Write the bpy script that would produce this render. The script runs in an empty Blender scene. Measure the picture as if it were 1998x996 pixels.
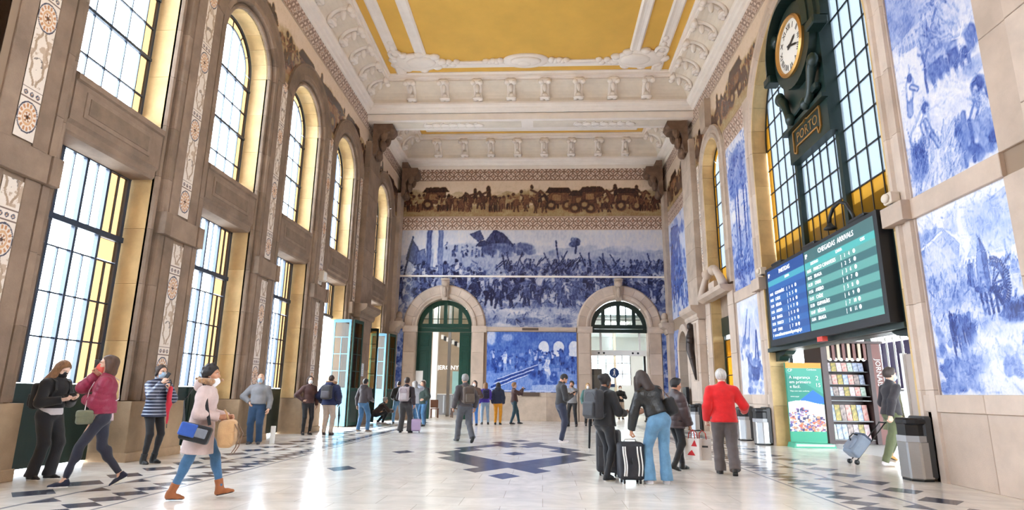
import bpy, math, random
import numpy as np
from mathutils import Vector, Matrix

random.seed(7)
SC = bpy.context.scene
COL = SC.collection
PI = math.pi

# ------------------------------------------------------------------ camera
F_PX = 1169.8
P_, YW_, RO_ = [math.radians(a) for a in (13.042, 3.0024, 0.6909)]
cam_d = bpy.data.cameras.new('camera')
cam = bpy.data.objects.new('camera', cam_d)
COL.objects.link(cam)
cam_d.sensor_fit = 'HORIZONTAL'
cam_d.sensor_width = 36.0
cam_d.lens = F_PX / 1998.0 * 36.0
cam_d.clip_end = 400
_r0 = Vector((math.cos(YW_), math.sin(YW_), 0))
_f0 = Vector((-math.sin(YW_), math.cos(YW_), 0))
_z = Vector((0, 0, 1))
_f = _f0 * math.cos(P_) + _z * math.sin(P_)
_u = -_f0 * math.sin(P_) + _z * math.cos(P_)
_r = _r0 * math.cos(RO_) + _u * math.sin(RO_)
_u = -_r0 * math.sin(RO_) + _u * math.cos(RO_)
_m = Matrix((_r, _u, -_f)).transposed().to_4x4()
_m.translation = (0, 0, 1.25)
cam.matrix_world = _m
SC.camera = cam

# ------------------------------------------------------------------ world, light, exposure
SKY = 12.0
world = bpy.data.worlds.new('overcast_sky')
SC.world = world
world.use_nodes = True
_bg = world.node_tree.nodes['Background']
_bg.inputs[0].default_value = (0.84, 0.92, 1.0, 1)
_bg.inputs[1].default_value = SKY
try:
    world.cycles.sampling_method = 'MANUAL'
    world.cycles.sample_map_resolution = 64
except Exception:
    pass
SC.view_settings.view_transform = 'Standard'
SC.view_settings.look = 'None'
SC.view_settings.gamma = 1
SC.view_settings.use_curve_mapping = False
SC.view_settings.exposure = 1.12
SC.cycles.max_bounces = 10
SC.cycles.diffuse_bounces = 7
SC.cycles.glossy_bounces = 3
SC.cycles.transmission_bounces = 4
SC.cycles.transparent_max_bounces = 10
SC.cycles.sample_clamp_indirect = 12
SC.cycles.caustics_reflective = False
SC.cycles.caustics_refractive = False

def portal(loc, rot, sx, sy):
    l = bpy.data.lights.new('daylight_portal', 'AREA')
    l.shape = 'RECTANGLE'; l.size = sx; l.size_y = sy
    l.cycles.is_portal = True
    o = bpy.data.objects.new('daylight_portal', l)
    o.location = loc; o.rotation_euler = rot
    COL.objects.link(o)

# ------------------------------------------------------------------ dimensions
XL, XG, XR, XRG = -7.4, -8.0, 6.2, 6.55
YB, YF, ZC = 29.5, -4.0, 12.8
XM = (XL + XR) / 2
LBAYS = [1.74, 5.62, 9.5, 13.4, 17.25, 21.15, 26.5]
LH, LSP = 1.14, 9.55          # left arch half width and springing

# ------------------------------------------------------------------ mesh helpers
def S(r, g, b, a=1.0):
    def f(c):
        c /= 255.0
        return c / 12.92 if c <= 0.04045 else ((c + 0.055) / 1.055) ** 2.4
    return (f(r), f(g), f(b), a)

class MB:
    def __init__(s):
        s.v = []; s.f = []
    def add(s, vs, fs):
        b = len(s.v)
        s.v.extend([tuple(p) for p in vs])
        s.f.extend([tuple(i + b for i in q) for q in fs])
        return s
    def box(s, x0, x1, y0, y1, z0, z1):
        vs = [(x0, y0, z0), (x1, y0, z0), (x1, y1, z0), (x0, y1, z0), (x0, y0, z1), (x1, y0, z1), (x1, y1, z1), (x0, y1, z1)]
        return s.add(vs, [(3, 2, 1, 0), (4, 5, 6, 7), (0, 1, 5, 4), (1, 2, 6, 5), (2, 3, 7, 6), (3, 0, 4, 7)])
    def bar(s, a, b, w, h=None, up=(0, 0, 1)):
        a = Vector(a); b = Vector(b); h = h or w
        d = (b - a).normalized(); u = Vector(up)
        if abs(d.dot(u)) > 0.95: u = Vector((0, 1, 0))
        x = d.cross(u).normalized(); y = x.cross(d).normalized()
        vs = []
        for p in (a, b):
            for i, j in ((-1, -1), (1, -1), (1, 1), (-1, 1)):
                vs.append(p + x * (i * w / 2) + y * (j * h / 2))
        return s.add(vs, [(0, 1, 2, 3), (7, 6, 5, 4), (0, 4, 5, 1), (1, 5, 6, 2), (2, 6, 7, 3), (3, 7, 4, 0)])
    def tube(s, pts, r, n=8, cap=True):
        pts = [Vector(p) for p in pts]; k = len(pts)
        rs = r if isinstance(r, (list, tuple)) else [r] * k
        vs = []; fs = []; up = Vector((0, 0, 1)); prev = None
        for i, p in enumerate(pts):
            d = (pts[min(i + 1, k - 1)] - pts[max(i - 1, 0)]).normalized()
            if prev is None:
                a = up if abs(d.dot(up)) < 0.9 else Vector((1, 0, 0))
                x = d.cross(a).normalized()
            else:
                x = (prev - d * prev.dot(d)).normalized()
            prev = x; y = d.cross(x)
            for j in range(n):
                t = 2 * PI * j / n
                vs.append(p + (x * math.cos(t) + y * math.sin(t)) * rs[i])
        for i in range(k - 1):
            for j in range(n):
                fs.append((i * n + j, i * n + (j + 1) % n, (i + 1) * n + (j + 1) % n, (i + 1) * n + j))
        if cap:
            fs.append(tuple(range(n))[::-1]); fs.append(tuple((k - 1) * n + j for j in range(n)))
        return s.add(vs, fs)
    def lathe(s, prof, c=(0, 0, 0), n=20):
        vs = []; fs = []
        for r, z in prof:
            for j in range(n):
                t = 2 * PI * j / n
                vs.append((c[0] + r * math.cos(t), c[1] + r * math.sin(t), c[2] + z))
        for i in range(len(prof) - 1):
            for j in range(n):
                fs.append((i * n + j, i * n + (j + 1) % n, (i + 1) * n + (j + 1) % n, (i + 1) * n + j))
        fs.append(tuple(range(n))[::-1]); fs.append(tuple((len(prof) - 1) * n + j for j in range(n)))
        return s.add(vs, fs)
    def ell(s, c, r, n=12, m=8, rot=None):
        vs = []; fs = []
        R = rot if rot is not None else Matrix.Identity(3)
        for i in range(m + 1):
            ph = PI * i / m
            for j in range(n):
                t = 2 * PI * j / n
                vs.append(Vector(c) + R @ Vector((r[0] * math.sin(ph) * math.cos(t), r[1] * math.sin(ph) * math.sin(t), r[2] * math.cos(ph))))
        for i in range(m):
            for j in range(n):
                fs.append((i * n + j, (i + 1) * n + j, (i + 1) * n + (j + 1) % n, i * n + (j + 1) % n))
        return s.add(vs, fs)
    def prism(s, pts, fn, d0, d1):
        """pts 2D outline, fn(u,v,d) -> xyz"""
        n = len(pts)
        vs = [fn(u, v, d0) for u, v in pts] + [fn(u, v, d1) for u, v in pts]
        fs = [tuple(range(n))[::-1], tuple(range(n, 2 * n))]
        fs += [(i, (i + 1) % n, n + (i + 1) % n, n + i) for i in range(n)]
        return s.add(vs, fs)

def wloc(o):
    p = Vector((0, 0, 0))
    while o is not None:
        p += o.location; o = o.parent
    return p

def mk(name, mb, m, parent=None, smooth=False, rel=False, bevel=0, kind=None):
    """mesh object; coordinates in mb are world ones unless rel"""
    me = bpy.data.meshes.new(name)
    off = (0, 0, 0) if (rel or parent is None) else tuple(wloc(parent))
    me.from_pydata([(a - off[0], b - off[1], c - off[2]) for a, b, c in mb.v], [], mb.f)
    if m is not None: me.materials.append(m)
    fix_normals(me)
    if smooth:
        me.polygons.foreach_set('use_smooth', [True] * len(me.polygons))
    o = bpy.data.objects.new(name, me); COL.objects.link(o)
    if parent is not None: o.parent = parent
    if bevel:
        b = o.modifiers.new('bevel', 'BEVEL'); b.width = bevel; b.segments = 1; b.limit_method = 'ANGLE'
    if kind: o['kind'] = kind
    return o

import bmesh
def fix_normals(me):
    if len(me.polygons) > 3000: return
    bm = bmesh.new(); bm.from_mesh(me)
    bmesh.ops.recalc_face_normals(bm, faces=bm.faces)
    bm.to_mesh(me); bm.free()

def empty(name, loc=(0, 0, 0), rz=0.0, kind=None):
    o = bpy.data.objects.new(name, None); COL.objects.link(o)
    o.location = loc; o.rotation_euler = (0, 0, rz); o.empty_display_size = 0.1
    if kind: o['kind'] = kind
    return o

def tag(o, label, cat, group=None):
    o['label'] = label; o['category'] = cat
    if group: o['group'] = group
    return o

def inst(name, me, parent, loc, scale=(1, 1, 1), rot=(0, 0, 0)):
    """a piece that shares mesh data; loc in world coordinates"""
    o = bpy.data.objects.new(name, me); COL.objects.link(o)
    o.parent = parent
    o.location = Vector(loc) - (wloc(parent) if parent else Vector((0, 0, 0)))
    o.scale = scale; o.rotation_euler = rot
    return o

def copy_tree(o, parent=None):
    c = o.copy(); COL.objects.link(c); c.parent = parent
    for ch in list(o.children): copy_tree(ch, c)
    return c

def mesh_np(name, V, Q, m=None, smooth=True):
    me = bpy.data.meshes.new(name)
    n = len(Q); k = Q.shape[1]
    me.vertices.add(len(V)); me.vertices.foreach_set('co', np.ascontiguousarray(V, np.float32).ravel())
    me.loops.add(n * k); me.loops.foreach_set('vertex_index', np.ascontiguousarray(Q, np.int32).ravel())
    me.polygons.add(n); me.polygons.foreach_set('loop_start', np.arange(0, n * k, k, dtype=np.int32))
    me.polygons.foreach_set('loop_total', np.full(n, k, np.int32))
    if smooth: me.polygons.foreach_set('use_smooth', np.ones(n, bool))
    me.update(calc_edges=True)
    if m is not None: me.materials.append(m)
    return me

# ------------------------------------------------------------------ materials
def mat(name, col, rough=0.6, metal=0.0, var=0.0, vscale=3.0, bump=0.0, bscale=60.0, col2=None, spec=0.5, emit=None, stretch=(1, 1, 1), coat=0.0, sheen=0.0):
    m = bpy.data.materials.new(name); m.use_nodes = True
    nt = m.node_tree; N = nt.nodes; L = nt.links
    b = N['Principled BSDF']
    b.inputs['Base Color'].default_value = col
    b.inputs['Roughness'].default_value = rough
    b.inputs['Metallic'].default_value = metal
    b.inputs['Specular IOR Level'].default_value = spec
    if coat: b.inputs['Coat Weight'].default_value = coat
    if sheen: b.inputs['Sheen Weight'].default_value = sheen
    tc = N.new('ShaderNodeTexCoord')
    mp = N.new('ShaderNodeMapping'); mp.inputs['Scale'].default_value = stretch
    L.new(tc.outputs['Object'], mp.inputs[0])
    if var or col2:
        n = N.new('ShaderNodeTexNoise'); n.inputs['Scale'].default_value = vscale
        n.inputs['Detail'].default_value = 6; n.inputs['Roughness'].default_value = 0.62
        L.new(mp.outputs[0], n.inputs['Vector'])
        mx = N.new('ShaderNodeMix'); mx.data_type = 'RGBA'
        if col2 is None:
            col2 = tuple(c * (1 - var) for c in col[:3]) + (1,)
            mx.inputs[6].default_value = tuple(min(1, c * (1 + var * 0.5)) for c in col[:3]) + (1,)
        else:
            mx.inputs[6].default_value = col
        mx.inputs[7].default_value = col2
        r = N.new('ShaderNodeMapRange'); r.inputs[1].default_value = 0.33; r.inputs[2].default_value = 0.67
        L.new(n.outputs['Fac'], r.inputs[0]); L.new(r.outputs[0], mx.inputs[0])
        L.new(mx.outputs[2], b.inputs['Base Color'])
    if bump:
        n2 = N.new('ShaderNodeTexNoise'); n2.inputs['Scale'].default_value = bscale; n2.inputs['Detail'].default_value = 4
        L.new(mp.outputs[0], n2.inputs['Vector'])
        bp = N.new('ShaderNodeBump'); bp.inputs['Strength'].default_value = bump; bp.inputs['Distance'].default_value = 0.02
        L.new(n2.outputs['Fac'], bp.inputs['Height']); L.new(bp.outputs[0], b.inputs['Normal'])
    if emit:
        b.inputs['Emission Color'].default_value = emit[0]; b.inputs['Emission Strength'].default_value = emit[1]
    return m

def mat_pane(name, tint, gloss=0.06, diff=None):
    m = bpy.data.materials.new(name); m.use_nodes = True
    nt = m.node_tree; N = nt.nodes; L = nt.links; N.clear()
    out = N.new('ShaderNodeOutputMaterial')
    t = N.new('ShaderNodeBsdfTransparent'); t.inputs[0].default_value = tint
    g = N.new('ShaderNodeBsdfGlossy'); g.inputs[0].default_value = (1, 1, 1, 1); g.inputs[1].default_value = 0.08
    mx = N.new('ShaderNodeMixShader'); mx.inputs[0].default_value = gloss
    last = t
    if diff:
        d = N.new('ShaderNodeBsdfTranslucent'); d.inputs[0].default_value = diff
        d2 = N.new('ShaderNodeBsdfDiffuse'); d2.inputs[0].default_value = diff
        a2 = N.new('ShaderNodeMixShader'); a2.inputs[0].default_value = 0.5
        L.new(d.outputs[0], a2.inputs[1]); L.new(d2.outputs[0], a2.inputs[2])
        a = N.new('ShaderNodeMixShader'); a.inputs[0].default_value = 0.25
        L.new(t.outputs[0], a.inputs[1]); L.new(a2.outputs[0], a.inputs[2]); last = a
    L.new(last.outputs[0], mx.inputs[1]); L.new(g.outputs[0], mx.inputs[2])
    L.new(mx.outputs[0], out.inputs[0])
    return m

def mat_attr(name, rough=0.25, nscale=40, namt=0.12, spec=0.5, bump=0.0):
    """glazed, painted surface: colours come from the painted colour attribute"""
    m = bpy.data.materials.new(name); m.use_nodes = True
    nt = m.node_tree; N = nt.nodes; L = nt.links; b = N['Principled BSDF']
    b.inputs['Roughness'].default_value = rough; b.inputs['Specular IOR Level'].default_value = spec
    a = N.new('ShaderNodeAttribute'); a.attribute_name = 'col'
    tc = N.new('ShaderNodeTexCoord'); n = N.new('ShaderNodeTexNoise'); n.inputs['Scale'].default_value = nscale
    n.inputs['Detail'].default_value = 5
    L.new(tc.outputs['Object'], n.inputs['Vector'])
    r = N.new('ShaderNodeMapRange'); r.inputs[3].default_value = 1 - namt; r.inputs[4].default_value = 1 + namt
    L.new(n.outputs['Fac'], r.inputs[0])
    mx = N.new('ShaderNodeMix'); mx.data_type = 'RGBA'; mx.blend_type = 'MULTIPLY'; mx.inputs[0].default_value = 1
    L.new(a.outputs['Color'], mx.inputs[6]); L.new(r.outputs[0], mx.inputs[7])
    L.new(mx.outputs[2], b.inputs['Base Color'])
    return m

STONE = [mat('granite_%d' % i, S(*c), 0.75, var=0.22, vscale=1.7, bump=0.25, bscale=70) for i, c in enumerate(
    [(190, 171, 154), (182, 163, 146), (196, 178, 160), (186, 168, 151)])]
STONE_D = mat('granite_weathered', S(160, 139, 120), 0.8, var=0.3, vscale=1.5, bump=0.3, bscale=60)
STONE_L = [mat('granite_pale_%d' % i, S(*c), 0.7, var=0.15, vscale=1.6, bump=0.2, bscale=80) for i, c in enumerate(
    [(200, 180, 163), (192, 172, 155), (206, 187, 171)])]
STONE_C = mat('carved_stone', S(118, 92, 74), 0.85, var=0.3, vscale=4, bump=0.4, bscale=40)
STONE_B = [mat('granite_brown_%d' % i, S(*c), 0.8, var=0.28, vscale=1.7, bump=0.3, bscale=70) for i, c in enumerate([(146, 124, 106), (138, 117, 99), (152, 130, 112)])]  # backlit shade of the left piers is put into this granite colour
REV = [mat('granite_glow_lit_%d' % i, S(*c), 0.75, var=0.2, vscale=1.8, bump=0.2, bscale=80) for i, c in enumerate([(208, 176, 122), (200, 168, 116), (214, 184, 132)])]  # reveal granite with the golden window glow worked into its colour
MORTAR = mat('mortar', S(150, 128, 108), 0.9)
PLASTER = mat('white_plaster', S(246, 237, 228), 0.7, var=0.05, vscale=2)
PLASTER_C = mat('cove_plaster', S(232, 220, 204), 0.75, var=0.08, vscale=2)
GOLD_P = mat('yellow_ceiling_paint', S(232, 184, 84), 0.6, var=0.08, vscale=0.8)
GREEN = mat('dark_green_paint', S(14, 62, 52), 0.35, var=0.12, vscale=5)
GREEN_D = mat('blackish_green_paint', S(24, 44, 40), 0.35, var=0.15, vscale=6)
BLUEBAR = mat('dark_metal_bar', S(44, 56, 74), 0.4)
IRON = mat('black_iron', S(26, 28, 30), 0.45)
PANE_W = mat_pane('frosted_white_pane', (0.92, 0.96, 1.0, 1))
PANE_Y = mat_pane('yellow_pane', (0.31, 0.228, 0.15, 1))
PANE_RW = mat_pane('frosted_dimmed_pane', (0.19, 0.205, 0.215, 1), diff=(0.5, 0.55, 0.6, 1))  # pane tint darkened to carry the dimness of the train shed outside
PANE_RY = mat_pane('dimmed_amber_pane', (0.20, 0.145, 0.055, 1), diff=(0.6, 0.36, 0.06, 1))  # yellow glass, its tint deepened for the weaker light on the platform side
GLASS = mat_pane('clear_glass', (0.9, 0.95, 0.95, 1), gloss=0.08)
TILE = mat_attr('glazed_tile', 0.22, 45, 0.10)
TILE_B = mat_attr('glazed_border_tile', 0.3, 30, 0.06)
PRINT = mat_attr('printed_sheet', 0.5, 20, 0.02, spec=0.3)
SCREEN = bpy.data.materials.new('lit_screen')
SCREEN.use_nodes = True
_n = SCREEN.node_tree.nodes; _b = _n['Principled BSDF']
_a = _n.new('ShaderNodeAttribute'); _a.attribute_name = 'col'
SCREEN.node_tree.links.new(_a.outputs['Color'], _b.inputs['Emission Color'])
_b.inputs['Emission Strength'].default_value = 0.40
_b.inputs['Base Color'].default_value = (0.02, 0.02, 0.02, 1); _b.inputs['Roughness'].default_value = 0.25
WHITE_E = mat('lit_white_lettering', S(240, 240, 240), emit=((1, 1, 1, 1), 0.6))

def unit_box(name, m):
    b = MB().box(-.5, .5, -.5, .5, -.5, .5)
    me = bpy.data.meshes.new(name); me.from_pydata(b.v, [], b.f); me.materials.append(m); fix_normals(me)
    return me
U_PANE_W, U_PANE_Y = unit_box('pane', PANE_W), unit_box('pane', PANE_Y)
U_PANE_RW, U_PANE_RY = unit_box('pane', PANE_RW), unit_box('pane', PANE_RY)
U_GLASS = unit_box('pane', GLASS)

def text_mesh(s, size, m, name='lettering', extrude=0.002, align='CENTER'):
    c = bpy.data.curves.new('lettering', 'FONT'); c.body = s; c.size = size; c.extrude = extrude
    c.align_x = align; c.align_y = 'CENTER'; c.resolution_u = 2
    o = bpy.data.objects.new('lettering_tmp', c); COL.objects.link(o)
    dg = bpy.context.evaluated_depsgraph_get()
    me = bpy.data.meshes.new_from_object(o.evaluated_get(dg))
    bpy.data.objects.remove(o); bpy.data.curves.remove(c)
    me.materials.clear(); me.materials.append(m); me.name = name
    return me

# ------------------------------------------------------------------ painter for tile pictures (flat print)
_RNG = np.random.default_rng(3)
def vnoise(U, V, s, seed=0):
    r = np.random.default_rng(seed).random((67, 67)).astype(np.float32)
    a = U * s; b = V * s
    i = np.floor(a).astype(int); j = np.floor(b).astype(int)
    fu = a - i; fv = b - j
    fu = fu * fu * (3 - 2 * fu); fv = fv * fv * (3 - 2 * fv)
    i %= 66; j %= 66
    return (r[i, j] * (1 - fu) * (1 - fv) + r[i + 1, j] * fu * (1 - fv) + r[i, j + 1] * (1 - fu) * fv + r[i + 1, j + 1] * fu * fv)
def fbm(U, V, s, seed=0, o=4):
    t = 0; a = 0.5
    for k in range(o):
        t = t + a * vnoise(U + 7.3 * k, V + 3.1 * k, s, seed + k); s *= 2.03; a *= 0.5
    return t
_RT = np.array([0, .18, .4, .62, .82, 1.0])
_RC = np.array([(240, 238, 236), (206, 210, 228), (150, 168, 214), (96, 122, 190), (60, 86, 160), (30, 48, 116)], float)
def blue(t):
    return np.stack([np.interp(t, _RT, _RC[:, k]) for k in range(3)], -1)

class Paint:
    def __init__(s, w, h, step, warp=0.03, wscale=4, seed=0):
        s.w, s.h = w, h
        s.nu, s.nv = max(2, int(round(w / step)) + 1), max(2, int(round(h / step)) + 1)
        s.gu, s.gv = np.linspace(0, w, s.nu), np.linspace(0, h, s.nv)
        s.U0, s.V0 = np.meshgrid(s.gu, s.gv, indexing='ij')
        s.U = s.U0 + warp * (fbm(s.U0, s.V0, wscale, seed + 11) - 0.47) * 2
        s.V = s.V0 + warp * (fbm(s.U0, s.V0, wscale, seed + 23) - 0.47) * 2
        s.T = np.zeros_like(s.U); s.m = warp + 0.02; s.seed = seed
        s.rng = np.random.default_rng(seed)
    def blk(s, u0, u1, v0, v1):
        i0, i1 = np.searchsorted(s.gu, [u0 - s.m, u1 + s.m]); j0, j1 = np.searchsorted(s.gv, [v0 - s.m, v1 + s.m])
        return (slice(i0, i1), slice(j0, j1))
    def put(s, b, A, t):
        s.T[b] = s.T[b] * (1 - A) + t * A
    def ell(s, cu, cv, ru, rv, t, a=1.0, soft=0.25, rot=0.0):
        R = max(ru, rv) * (1 + soft); b = s.blk(cu - R, cu + R, cv - R, cv + R)
        x = s.U[b] - cu; y = s.V[b] - cv
        c, n = math.cos(rot), math.sin(rot)
        d = np.sqrt(((x * c + y * n) / ru) ** 2 + ((-x * n + y * c) / rv) ** 2)
        s.put(b, a * np.clip((1 + soft - d) / (2 * soft), 0, 1), t)
    def line(s, p, q, w, t, a=1.0, w2=None):
        w2 = w if w2 is None else w2; W = max(w, w2)
        b = s.blk(min(p[0], q[0]) - W, max(p[0], q[0]) + W, min(p[1], q[1]) - W, max(p[1], q[1]) + W)
        dx, dy = q[0] - p[0], q[1] - p[1]; L2 = dx * dx + dy * dy + 1e-9
        k = np.clip(((s.U[b] - p[0]) * dx + (s.V[b] - p[1]) * dy) / L2, 0, 1)
        d = np.hypot(s.U[b] - p[0] - k * dx, s.V[b] - p[1] - k * dy); ww = (w + (w2 - w) * k) / 2
        s.put(b, a * np.clip((ww * 1.25 - d) / (ww * 0.5 + 1e-4), 0, 1), t)
    def poly(s, pts, t, a=1.0):
        us = [p[0] for p in pts]; vs = [p[1] for p in pts]
        b = s.blk(min(us), max(us), min(vs), max(vs)); x, y = s.U[b], s.V[b]
        ins = np.zeros(x.shape, bool); n = len(pts)
        for i in range(n):
            (x0, y0), (x1, y1) = pts[i], pts[(i + 1) % n]
            if y0 == y1: continue
            c = ((y0 > y) != (y1 > y)) & (x < (x1 - x0) * (y - y0) / (y1 - y0) + x0); ins ^= c
        s.put(b, a * ins, t)
    def below(s, fn, t, a=1.0, soft=0.05):
        s.put((slice(None), slice(None)), a * np.clip((fn(s.U) - s.V) / soft, 0, 1), t)
    def figure(s, u, v, h, dark=0.6, light=0.12, lean=0.0, arms=1):
        r = s.rng; L = lean * h
        s.line((u - .07 * h, v), (u + L * .4 - .03 * h, v + .48 * h), .09 * h, dark, w2=.13 * h)
        s.line((u + .09 * h, v), (u + L * .4 + .03 * h, v + .48 * h), .09 * h, dark * .85, w2=.13 * h)
        s.line((u + L * .4, v + .45 * h), (u + L, v + .8 * h), .2 * h, light if r.random() < .5 else dark * .8, w2=.24 * h)
        s.ell(u + L * 1.1, v + .92 * h, .065 * h, .08 * h, dark)
        if arms:
            d = 1 if r.random() < .5 else -1
            s.line((u + L, v + .76 * h), (u + L + d * .22 * h, v + (.5 + .4 * r.random()) * h), .07 * h, dark * .7)
        s.ell(u + .05 * h, v - .01 * h, .3 * h, .03 * h, .45, .6)
    def horse(s, u, v, h, dark=0.7, d=1, rider=True):
        s.ell(u, v + .5 * h, .36 * h, .17 * h, dark)
        s.ell(u - d * .26 * h, v + .52 * h, .16 * h, .18 * h, dark * .9)
        s.line((u + d * .28 * h, v + .56 * h), (u + d * .48 * h, v + .88 * h), .22 * h, dark, w2=.12 * h)
        s.line((u + d * .48 * h, v + .88 * h), (u + d * .66 * h, v + .74 * h), .12 * h, dark, w2=.07 * h)
        for k, (a, b_) in enumerate(((-.3, -.36), (-.2, -.12), (.2, .36), (.28, .22))):
            s.line((u + d * a * h, v + .42 * h), (u + d * (a + b_) / 2 * h, v + .22 * h), .1 * h, dark)
            s.line((u + d * (a + b_) / 2 * h, v + .22 * h), (u + d * b_ * h, v), .06 * h, dark)
        s.line((u - d * .38 * h, v + .56 * h), (u - d * .52 * h, v + .24 * h), .08 * h, dark * 1.1, w2=.02)
        s.ell(u + .05 * h, v + .57 * h, .22 * h, .06 * h, dark * .4, .6)
        if rider:
            s.line((u, v + .6 * h), (u + d * .02 * h, v + 1.0 * h), .2 * h, .2 if s.rng.random() < .5 else .85, w2=.17 * h)
            s.ell(u + d * .03 * h, v + 1.12 * h, .07 * h, .09 * h, .75)
            s.line((u, v + .95 * h), (u + d * .3 * h, v + .8 * h), .08 * h, .6)
            s.line((u, v + .6 * h), (u + d * .06 * h, v + .3 * h), .1 * h, .4)
    def scatter(s, n, u0, u1, v0, v1, size, t0, t1, a=0.7, asp=1.0, rot=None):
        r = s.rng
        for _ in range(n):
            z = size * (.5 + r.random())
            s.ell(u0 + (u1 - u0) * r.random(), v0 + (v1 - v0) * r.random(), z * asp, z, t0 + (t1 - t0) * r.random(), a * (.5 + .5 * r.random()), .26, (r.random() * 3 if rot is None else rot))
    def limb(s, p, q, w, t, w2=None, ink=.7):
        w2 = w if w2 is None else w2; s.line(p, q, w + .035, ink, w2=w2 + .035); s.line(p, q, w, t, w2=w2)
    def hatch(s, n, L, w, t0, t1, ang=None, a=.6, u0=0, u1=None, v0=0, v1=None):
        r = s.rng; u1 = s.w if u1 is None else u1; v1 = s.h if v1 is None else v1
        for _ in range(n):
            u, v = u0 + (u1 - u0) * r.random(), v0 + (v1 - v0) * r.random(); g = r.random() * 3.14 if ang is None else ang + r.normal() * .35; l = L * (.4 + r.random())
            q = s.T[min(s.nu - 1, int(u / s.w * s.nu)), min(s.nv - 1, int(v / s.h * s.nv))]
            s.line((u, v), (u + l * math.cos(g), v + l * math.sin(g)), w * (.5 + r.random()), min(1, max(0, q + t0 + (t1 - t0) * r.random())), a)
    def brush(s, amt=0.25, su=6, sv=14):
        g = np.hypot(*np.gradient(s.T)); s.T = s.T + np.clip(1.3 * g, 0, .38)
        s.T = s.T + 1.1 * amt * (fbm(s.U0 * 1.6, s.V0 * .7, sv * 1.5, s.seed + 5) - .47) * (0.4 + s.T) + amt * .35 * (fbm(s.U0 * 1.3, s.V0, su, s.seed + 9) - .47)
        s.T = np.clip(s.T, 0, 1)
    def mesh(s, name, fn, u0, v0, m, parent, cull=None, d=0.0, rgb=None, ramp=blue):
        """fn(u,v,d)->xyz arrays; colours go into the attribute 'col'"""
        C = (ramp(s.T) if rgb is None else rgb) / 255.0
        C = np.where(C <= .04045, C / 12.92, ((C + .055) / 1.055) ** 2.4)
        X = np.stack(np.broadcast_arrays(*fn(s.U0 + u0, s.V0 + v0, d)), -1).reshape(-1, 3)
        idx = np.arange(s.nu * s.nv).reshape(s.nu, s.nv)
        Q = np.stack([idx[:-1, :-1], idx[1:, :-1], idx[1:, 1:], idx[:-1, 1:]], -1)
        if cull is not None:
            uc = (s.U0[:-1, :-1] + s.U0[1:, 1:]) / 2 + u0; vc = (s.V0[:-1, :-1] + s.V0[1:, 1:]) / 2 + v0
            Q = Q[~cull(uc, vc)]
        Q = Q.reshape(-1, 4)
        if parent is not None: X = X - np.array(wloc(parent))
        me = mesh_np(name, X, Q, m)
        at = me.color_attributes.new('col', 'FLOAT_COLOR', 'POINT')
        at.data.foreach_set('color', np.concatenate([C.reshape(-1, 3), np.ones((C.size // 3, 1))], 1).astype(np.float32).ravel())
        o = bpy.data.objects.new(name, me); COL.objects.link(o); o.parent = parent
        return o

def fL(u, v, d): return (XL + d + 0 * u, u, v)
def fR(u, v, d): return (XR - d + 0 * u, u, v)
def fB(u, v, d): return (u, YB - d + 0 * u, v)
# ================================================================== STRUCTURE
def arch_face(mb, fn, c, half, spring, u0, u1, v1, d, z0=0.0, n=20):
    """wall face round a round-headed opening that starts at z0"""
    def q(a, b, e, f):
        mb.add([fn(a, e, d), fn(b, e, d), fn(b, f, d), fn(a, f, d)], [(0, 1, 2, 3)])
    q(u0, c - half, 0, v1); q(c + half, u1, 0, v1)
    if z0 > 0: q(c - half, c + half, 0, z0)
    for i in range(n):
        a0, a1 = PI * i / n, PI * (i + 1) / n
        x0, y0 = c - half * math.cos(a0), spring + half * math.sin(a0)
        x1, y1 = c - half * math.cos(a1), spring + half * math.sin(a1)
        mb.add([fn(x0, y0, d), fn(x1, y1, d), fn(x1, v1, d), fn(x0, v1, d)], [(0, 1, 2, 3)])

def sweep_block(mb, path, prof, fn):
    n = len(prof); vs = []; fs = []
    for u, v, nu, nv in path:
        for o, d in prof: vs.append(fn(u + nu * o, v + nv * o, d))
    for i in range(len(path) - 1):
        for j in range(n):
            k = (j + 1) % n
            fs.append((i * n + j, i * n + k, (i + 1) * n + k, (i + 1) * n + j))
    fs.append(tuple(range(n))[::-1]); fs.append(tuple((len(path) - 1) * n + j for j in range(n)))
    return mb.add(vs, fs)

def arch_blocks(name, parent, fn, c, half, spring, z0, prof, course=1.0, nv=9, mats=STONE, gap=0.006, jambs=(-1, 1), arch=True):
    """separate stones up the jambs and round the arch; prof is the cross section as (outward, towards the hall)"""
    for s in jambs:
        k = max(1, round((spring - z0) / course)); h = (spring - z0) / k
        for i in range(k):
            a, b = z0 + i * h, z0 + (i + 1) * h - gap
            mk(name, sweep_block(MB(), [(c + s * half, a, s, 0), (c + s * half, b, s, 0)], prof, fn), random.choice(mats), parent)
    if arch:
        for i in range(nv):
            a0, a1 = PI * i / nv, PI * (i + 1) / nv - gap / half
            p = [(c - half * math.cos(a), spring + half * math.sin(a), -math.cos(a), math.sin(a)) for a in (a0, (2 * a0 + a1) / 3, (a0 + 2 * a1) / 3, a1)]
            mk(name, sweep_block(MB(), p, prof, fn), random.choice(mats), parent)

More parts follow.
